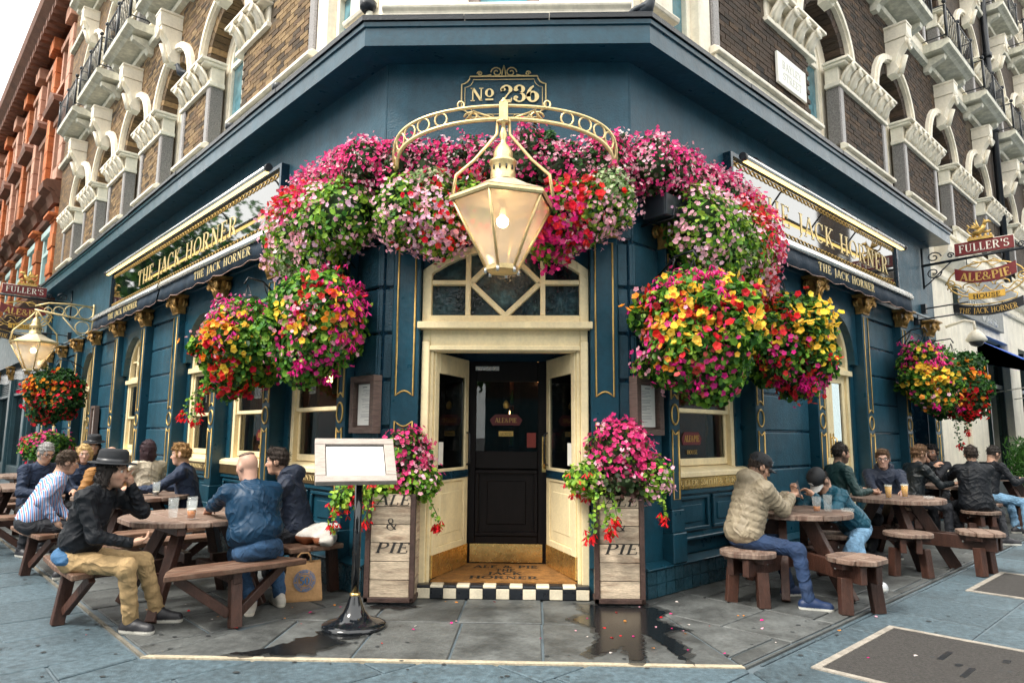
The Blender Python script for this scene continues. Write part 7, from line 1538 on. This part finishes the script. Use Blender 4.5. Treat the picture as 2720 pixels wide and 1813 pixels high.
    if hat in('cap','capdown'):
        cm=mat('black_cap_cloth',(.010,.012,.016),.7,var=.15,vs=20); 
        hloc('cap_crown',cm,lambda o:o.lathe0([(.104,.030),(.107,.05),(.104,.085),(.085,.118),(.05,.136),(.0,.142)],-.008,0,20,0,(1.02,.86,1)))
        def vis(o):
            n=10; rr=[]
            for i in range(n+1):
                t=-1+2*i/n; y=t*.078; x0=.03+.065*math.sqrt(max(0,1-t*t*.9)); x1=.06+.115*math.sqrt(max(0,1-t*t)); z=.040-.022*t*t; rr.append([o.V(x0,y,z),o.V(x1,y,z-.018),o.V(x1,y,z-.022),o.V(x0,y,z-.006)])
            for i in range(n):
                for k in range(4): o.Fc((rr[i][k],rr[i+1][k],rr[i+1][(k+1)%4],rr[i][(k+1)%4]))
        hloc('cap_visor',cm if hat=='cap' else mat('pale_visor',(.6,.6,.58),.7),vis)
        hloc('cap_badge',mat('cap_badge_white',(.7,.7,.7),.6,var=0),lambda o:o.box(.094,.100,-.02,.02,.062,.10))
    return body
NAVYC=cloth('navy_wool',(.010,.022,.055)); BLKC=cloth('black_nylon',(.007,.009,.013),.6,spec=.3); BLUEB=cloth('blue_bomber',(.006,.036,.080),.5,spec=.3); TEALB=cloth('teal_bomber',(.008,.07,.11),.5,spec=.35); KHAKI=cloth('khaki_puffer',(.31,.255,.175),.6); JEAN=cloth('blue_denim',(.026,.075,.16),.85,var=.35); JEANL=cloth('light_denim',(.16,.30,.45),.85,var=.35); CHINO=cloth('sand_chino',(.40,.27,.13),.85); DARKT=cloth('dark_trouser',(.012,.014,.02)); TAN=cloth('tan_suede',(.30,.14,.035)); GRN=cloth('dark_green_anorak',(.012,.045,.045),.55); LEA=cloth('black_leather',(.008,.012,.015),.4,spec=.4); CREAMC=cloth('cream_knit',(.6,.52,.4)); NAVY2=cloth('navy_parka',(.010,.018,.04),.7)
# left side
person('man in a black brimmed hat and black bomber jacket resting his chin on his hand',(-3.22,-1.32,.55),6,16,0,(8,4,0),((-2.89,-1.22,1.08),(-2.78,-1.34,.66)),((-2.72,-1.00,0),(-2.76,-1.30,0,(.95,-.15,0))),hair=('nape',(.018,.012,.010)),top=BLKC,legs=CHINO,hat='brim',vox=.009,puff=.012,beard=.35,elbow=((.6,.5,-1),None),hoff=(.02,0,-.02),wrist=.5,short=True,under=cloth('denim_shirt',(.035,.12,.25)))
person('heavy shaven-headed man in a shiny blue bomber jacket seen from behind',(-2.00,-.84,.55),128,14,6,(150,12,0),((-2.62,-.46,.82),(-2.18,-.22,.82)),((-2.12,-.62,.0,(.3,-.9,0)),(-1.95,-.42,0)),hair=('stubble',(.16,.11,.08)),top=BLUEB,legs=JEAN,fat=1.25,short=True,vox=.010,puff=.016,shoe=((.55,.52,.46),(.75,.7,.6)),skin=(.60,.35,.26))
person('dark-haired man in a dark coat with a padded collar at the near left table',(-2.00,.16,.55),188,14,0,(186,4,0),((-2.52,-.02,.82),(-2.42,.30,.82)),((-2.35,-.05,0),(-2.3,.25,0)),hair=('quiff',(.03,.018,.012)),top=NAVY2,legs=DARKT,vox=.011,puff=.02,hood=True,hoff=(-.06,0,.0))
person('curly blond man in a navy wool coat turned to the left',(-3.88,1.72,.55),192,10,0,(196,4,0),((-4.36,1.32,.83),(-4.30,1.86,.83)),((-4.1,1.3,0),(-4.2,1.8,0)),hair=('curly',(.36,.20,.07)),top=NAVYC,legs=DARKT,vox=.011,puff=.012,skin=(.60,.36,.26))
person('woman with long dark hair seen from behind in a pale top',(-4.98,2.72,.57),150,4,0,(160,0,0),((-5.4,2.8,.8),(-5.2,3.1,.8)),((-5.3,2.7,0),(-5.3,2.95,0)),hair=('long',(.035,.012,.018)),top=CREAMC,legs=DARKT,vox=.013)
person('balding man in a tan suede jacket facing the brimmed hat',(-5.20,2.02,.53),-30,16,0,(-38,12,0),((-4.8,1.9,.80),(-4.95,1.62,.80)),((-4.9,1.9,0),(-5.0,1.7,0)),hair=('stubble',(.12,.08,.05)),top=TAN,legs=DARKT,vox=.012,puff=.018,skin=(.60,.36,.27))
person('blonde woman in a navy coat looking towards the camera',(-6.12,3.0,.52),-50,14,0,(-52,6,0),((-5.7,2.9,.7),(-5.8,2.7,.7)),((-5.8,2.8,0),(-5.9,2.6,0)),hair=('bob',(.62,.42,.18)),top=NAVYC,legs=DARKT,vox=.013,skin=(.62,.38,.29))
person('man in a blue striped shirt leaning forward, seen from behind',(-4.98,.52,.55),42,26,0,(44,14,0),((-4.62,.62,.60),(-4.60,.40,.60)),((-4.66,.72,0),(-4.56,.52,0)),hair=('crop',(.06,.036,.02)),top=STRIPE,legs=DARKT,vox=.010,puff=.004)
person('grey-haired man in glasses and a dark jacket at the far left',(-6.08,2.05,.56),-25,14,0,(-22,18,0),((-5.6,2.1,.75),(-5.75,1.75,.75)),((-5.8,1.9,0),(-5.9,1.7,0)),hair=('short',(.38,.37,.36)),top=NAVYC,legs=DARKT,vox=.012,glasses=True,puff=.02)
person('person in a dark hat half hidden behind the balding man',(-6.45,3.75,.60),-60,5,0,(-60,8,0),((-6.1,3.5,.75),(-6.3,3.3,.75)),((-6.2,3.5,0),(-6.3,3.3,0)),hair=('nape',(.02,.015,.012)),top=BLKC,legs=DARKT,vox=.014,hat='brim')
# right side
q1=person('man in a khaki puffer jacket and black cap looking at his phone',(2.24,.04,.56),12,17,0,(8,26,0),((2.80,.34,.93),(2.76,.16,.93)),((2.72,.22,0),(2.70,-.30,0,(.95,-.3,0))),hair=('crop',(.04,.025,.018)),top=KHAKI,legs=cloth('dark_denim',(.012,.032,.085),.85),vox=.009,puff=.034,hat='cap',hood=True,shoe=((.012,.03,.09),(.75,.74,.68)),quilt=.014,elbow=((.1,.3,-1),(.0,-.35,-1)),glasses=True)
person('man in a teal bomber jacket bowing his head in a black cap',(3.74,.98,.55),196,44,0,(205,58,0),((3.16,.62,.90),(3.06,.86,.90)),((3.22,.30,0,(-.3,-.9,0)),(3.52,.20,0,(.2,-.95,0))),hair=('crop',(.02,.015,.012)),top=TEALB,legs=JEANL,vox=.009,puff=.022,hat='capdown',shoe=((.45,.47,.5),(.75,.75,.72)),knee_in=-.25,elbow=((.2,-.5,-1),(.2,.5,-1)))
person('bearded man in a dark green anorak in profile behind the bowed cap',(4.16,2.42,.60),8,6,0,(6,4,0),((4.55,2.55,.83),(4.52,2.25,.83)),((4.5,2.6,0),(4.5,2.3,0)),hair=('short',(.03,.02,.015)),top=GRN,legs=DARKT,vox=.011,beard=.8,puff=.014)
person('smiling man in round glasses and navy parka facing the camera',(5.04,2.94,.53),244,10,0,(243,4,0),((4.94,2.28,.82),(4.68,2.46,.82)),((4.9,2.4,0),(4.6,2.5,0)),hair=('quiff',(.13,.07,.035)),top=NAVY2,legs=DARKT,vox=.010,glasses=True,puff=.024,hood=True,skin=(.62,.38,.29))
person('curly-haired man in a black leather jacket with his hand at his mouth',(5.86,3.84,.58),6,14,0,(4,6,0),((6.30,3.96,1.06),(6.40,3.70,.84)),((6.3,4.0,0),(6.3,3.7,0)),hair=('curly',(.16,.085,.04)),top=LEA,legs=DARKT,vox=.011,puff=.012,elbow=((.5,.3,-1),None))
person('dark-haired bearded man resting his chin on his fist',(7.02,5.15,.58),222,12,0,(225,6,0),((6.72,4.82,1.10),(6.55,5.0,.82)),((6.7,4.8,0),(6.6,5.0,0)),hair=('curly',(.012,.010,.010)),top=DARKT,legs=DARKT,vox=.013,beard=.75,skin=(.42,.24,.16),elbow=((-.3,-.3,-1),None))
person('man in a black jacket sitting with his back to the camera',(6.66,3.60,.57),72,6,0,(70,4,0),((6.55,4.2,.82),(6.95,4.15,.82)),((6.6,3.95,0),(6.98,3.55,0,(.9,-.2,0))),hair=('short',(.035,.022,.016)),top=BLKC,legs=DARKT,vox=.011,puff=.03,fat=1.12,longcoat=True)
person('dark-haired man in light jeans looking down at the far right',(7.62,4.84,.58),12,14,0,(10,24,0),((8.15,4.85,.85),(8.1,4.65,.85)),((8.0,4.8,0),(8.0,4.55,0)),hair=('short',(.02,.015,.012)),top=BLKC,legs=JEANL,vox=.013)
# things in hands and on seats
SCR=mat('lit_phone_screen',(.25,.18,.15),.2,var=.6,vs=30,emit=(.5,.42,.4),es=.25); ph=thing('mobile_phone','black mobile phone held up by the man in the puffer jacket','phone',(2.865,.24,1.0),R_(-25)); o=M(); o.box(-.004,.004,-.036,.036,-.075,.075); x=o.build('phone_body',BLACK,ph,bevel=.004); x.rotation_euler=(0,R_(-10),0); o=M(); o.box(-.0055,-.0042,-.032,.032,-.068,.068); x=o.build('screen',SCR,ph); x.rotation_euler=(0,R_(-10),0)
# cream and rust coat folded on the bench
fc=[ell((-1.80,.02,.53),(.20,.13,.075),None,.05,wr=.016,fq=26),ell((-1.66,-.06,.51),(.09,.11,.06),None,.05,wr=.016,fq=33),ell((-1.72,.08,.60),(.16,.10,.05),None,.05,wr=.014,fq=30)]
cm_=mat('folded_coat_cloth',attr=True,rough=.85,var=.15,vs=9); fo=mk('folded_coat',fc,.012,cm_,None,A3(-1.8,0,0),lambda P:np.where((P[:,2:3]<.535)&(P[:,0:1]<-1.70),np.array((.20,.06,.02)),np.array((.55,.52,.48)))); fo.location=(-1.8,0,0); tag(fo,'cream and rust coat folded on the bench beside the blue bomber','coat')
bench=thing('side_bench','short dark bench carrying the folded coat','bench',(-1.80,.02,0),R_(45)); o=M(); o.box(-.30,.24,-.13,.13,.41,.455); o.build('seat_plank',TW_,bench,bevel=.006)
for x_ in (-.18,.18): bar(bench,'leg',(x_,0,.41),(x_*1.2,0,0),.07,.10,TL_)
# ---------------------------------------------------------------- hedge on the right, street trees across the roads (seen in the sign glass)
rng=np.random.default_rng(77); c=wp(FR,13.5,1.0,0); hd=thing('hedge_planter','row of feathery green shrubs in a long trough at far right','hedge',c); I=Matrix.Translation(-Vector(c))
o=M(FR); o.box(11.2,17,.75,1.25,0,.55); x=o.build('trough_box',SOIL,hd,bevel=.01); x.matrix_parent_inverse=I
n=9000; S_=rng.uniform(11.2,17,n); B_=rng.uniform(.7,1.3,n); Z_=.5+rng.uniform(0,1,n)**.7*(.75+.18*np.sin(S_*9)+.1*np.sin(S_*23)); P=np.array(FR[0])+np.outer(S_,FR[1])+np.outer(B_,FR[2])+np.outer(Z_,(0,0,1.))
merge('foliage',[scatter((LEAF_T[0]*np.array((.28,1,1)),LEAF_T[1]),P,rng.normal(size=(n,3)),rng.normal(size=(n,3))*.35+np.array((0,0,1.)),rng.uniform(.07,.13,n),np.array([(.05,.16,.03),(.09,.24,.04),(.03,.10,.02)])[rng.integers(0,3,n)])],LEAFM,hd,I)
BARK=mat('bark',(.07,.055,.04),.9,var=.3,vs=5,bump=.5,bs=20)
def tree(p,h,seed,label):
    rng=np.random.default_rng(seed); r=thing('street_tree',label,'tree',p,group='plane trees across the road'); o=M(); o.tube([(0,0,0),(.1,0,h*.25),(0,.1,h*.5),(.1,0,h*.8)],.25,8,rs=[.3,.24,.18,.05])
    br=[]
    for k in range(7): a=k*2.4; z=h*(.35+.06*k); e=(math.cos(a)*h*.22,math.sin(a)*h*.22,z+h*.14); o.tube([(0,0,z),(e[0]*.5,e[1]*.5,z+h*.06),e],.08,6,rs=[.1,.07,.03]); br.append(e)
    o.build('trunk',BARK,r); lb=[(np.array(e)+rng.normal(size=3)*.3,np.array((1,1,.8))*h*rng.uniform(.12,.18)) for e in br]+[(np.array((0,0,h*.85)),np.array((1,1,1))*h*.16)]
    merge('crown',[foliage(rng,lb,2600,DKG+GREEN[:2],(.18,.34))],LEAFM,r)
for sS,hh,sd,lab in ((24,12,51,'plane tree along the left kerb nearest the corner'),(29.5,12.5,52,'plane tree along the left kerb, second from the corner'),(35,12,53,'plane tree along the left kerb, third from the corner'),(40.5,13,54,'plane tree along the left kerb, fourth from the corner')): tree(tuple(wp(FL,sS,7,0)),hh,sd,lab)
for x_,sd,lab in ((-5,55,'plane tree across the junction on the left'),(6,56,'plane tree across the junction on the right')): tree((x_,-20,0),9,sd,lab)
TBR=bricktex('opposite_terrace_brick',(.06,.038,.026),(.035,.024,.018))
def terrace(fr,b0,blocks,label,dp=6):
    ob=thing('opposite_terrace',label,'building',group='terraces across the roads, seen only in reflections')
    for a,c_,h in blocks:
        o=M(fr); o.box(a,c_,b0,b0+dp,0,h); w=o.build('wall',TBR,ob); set_sz(w,fr)
        o=M(fr); o.box(a,c_,b0-.05,b0-.01,0,3.2); o.build('shop_fronts',SHOPF,ob)
        for i in range(int((c_-a)/3.2)):
            for z in (4.4,7.8,11,14.2):
                if z+1.9<h: o=M(fr); o.box(a+.9+i*3.2,a+2.2+i*3.2,b0-.07,b0-.005,z,z+1.9); w=o.build('window',STUCCO,ob); o=M(fr); o.box(a+1+i*3.2,a+2.1+i*3.2,b0-.09,b0-.075,z+.1,z+1.8); o.build('pane',GLASSD,w)
terrace(FR,17,((8,30,11),(30,46,10),(49.5,53,21),(59,82,17)),'plain dark brick terrace across the right-hand road',1.2)
terrace(FL,20,((10,40,12),(40,82,13)),'plain dark brick terrace across the left-hand road')
terrace(FF,24,((-22,-4,11),(-2,20,12.5)),'plain dark brick terrace across the junction facing the pub')
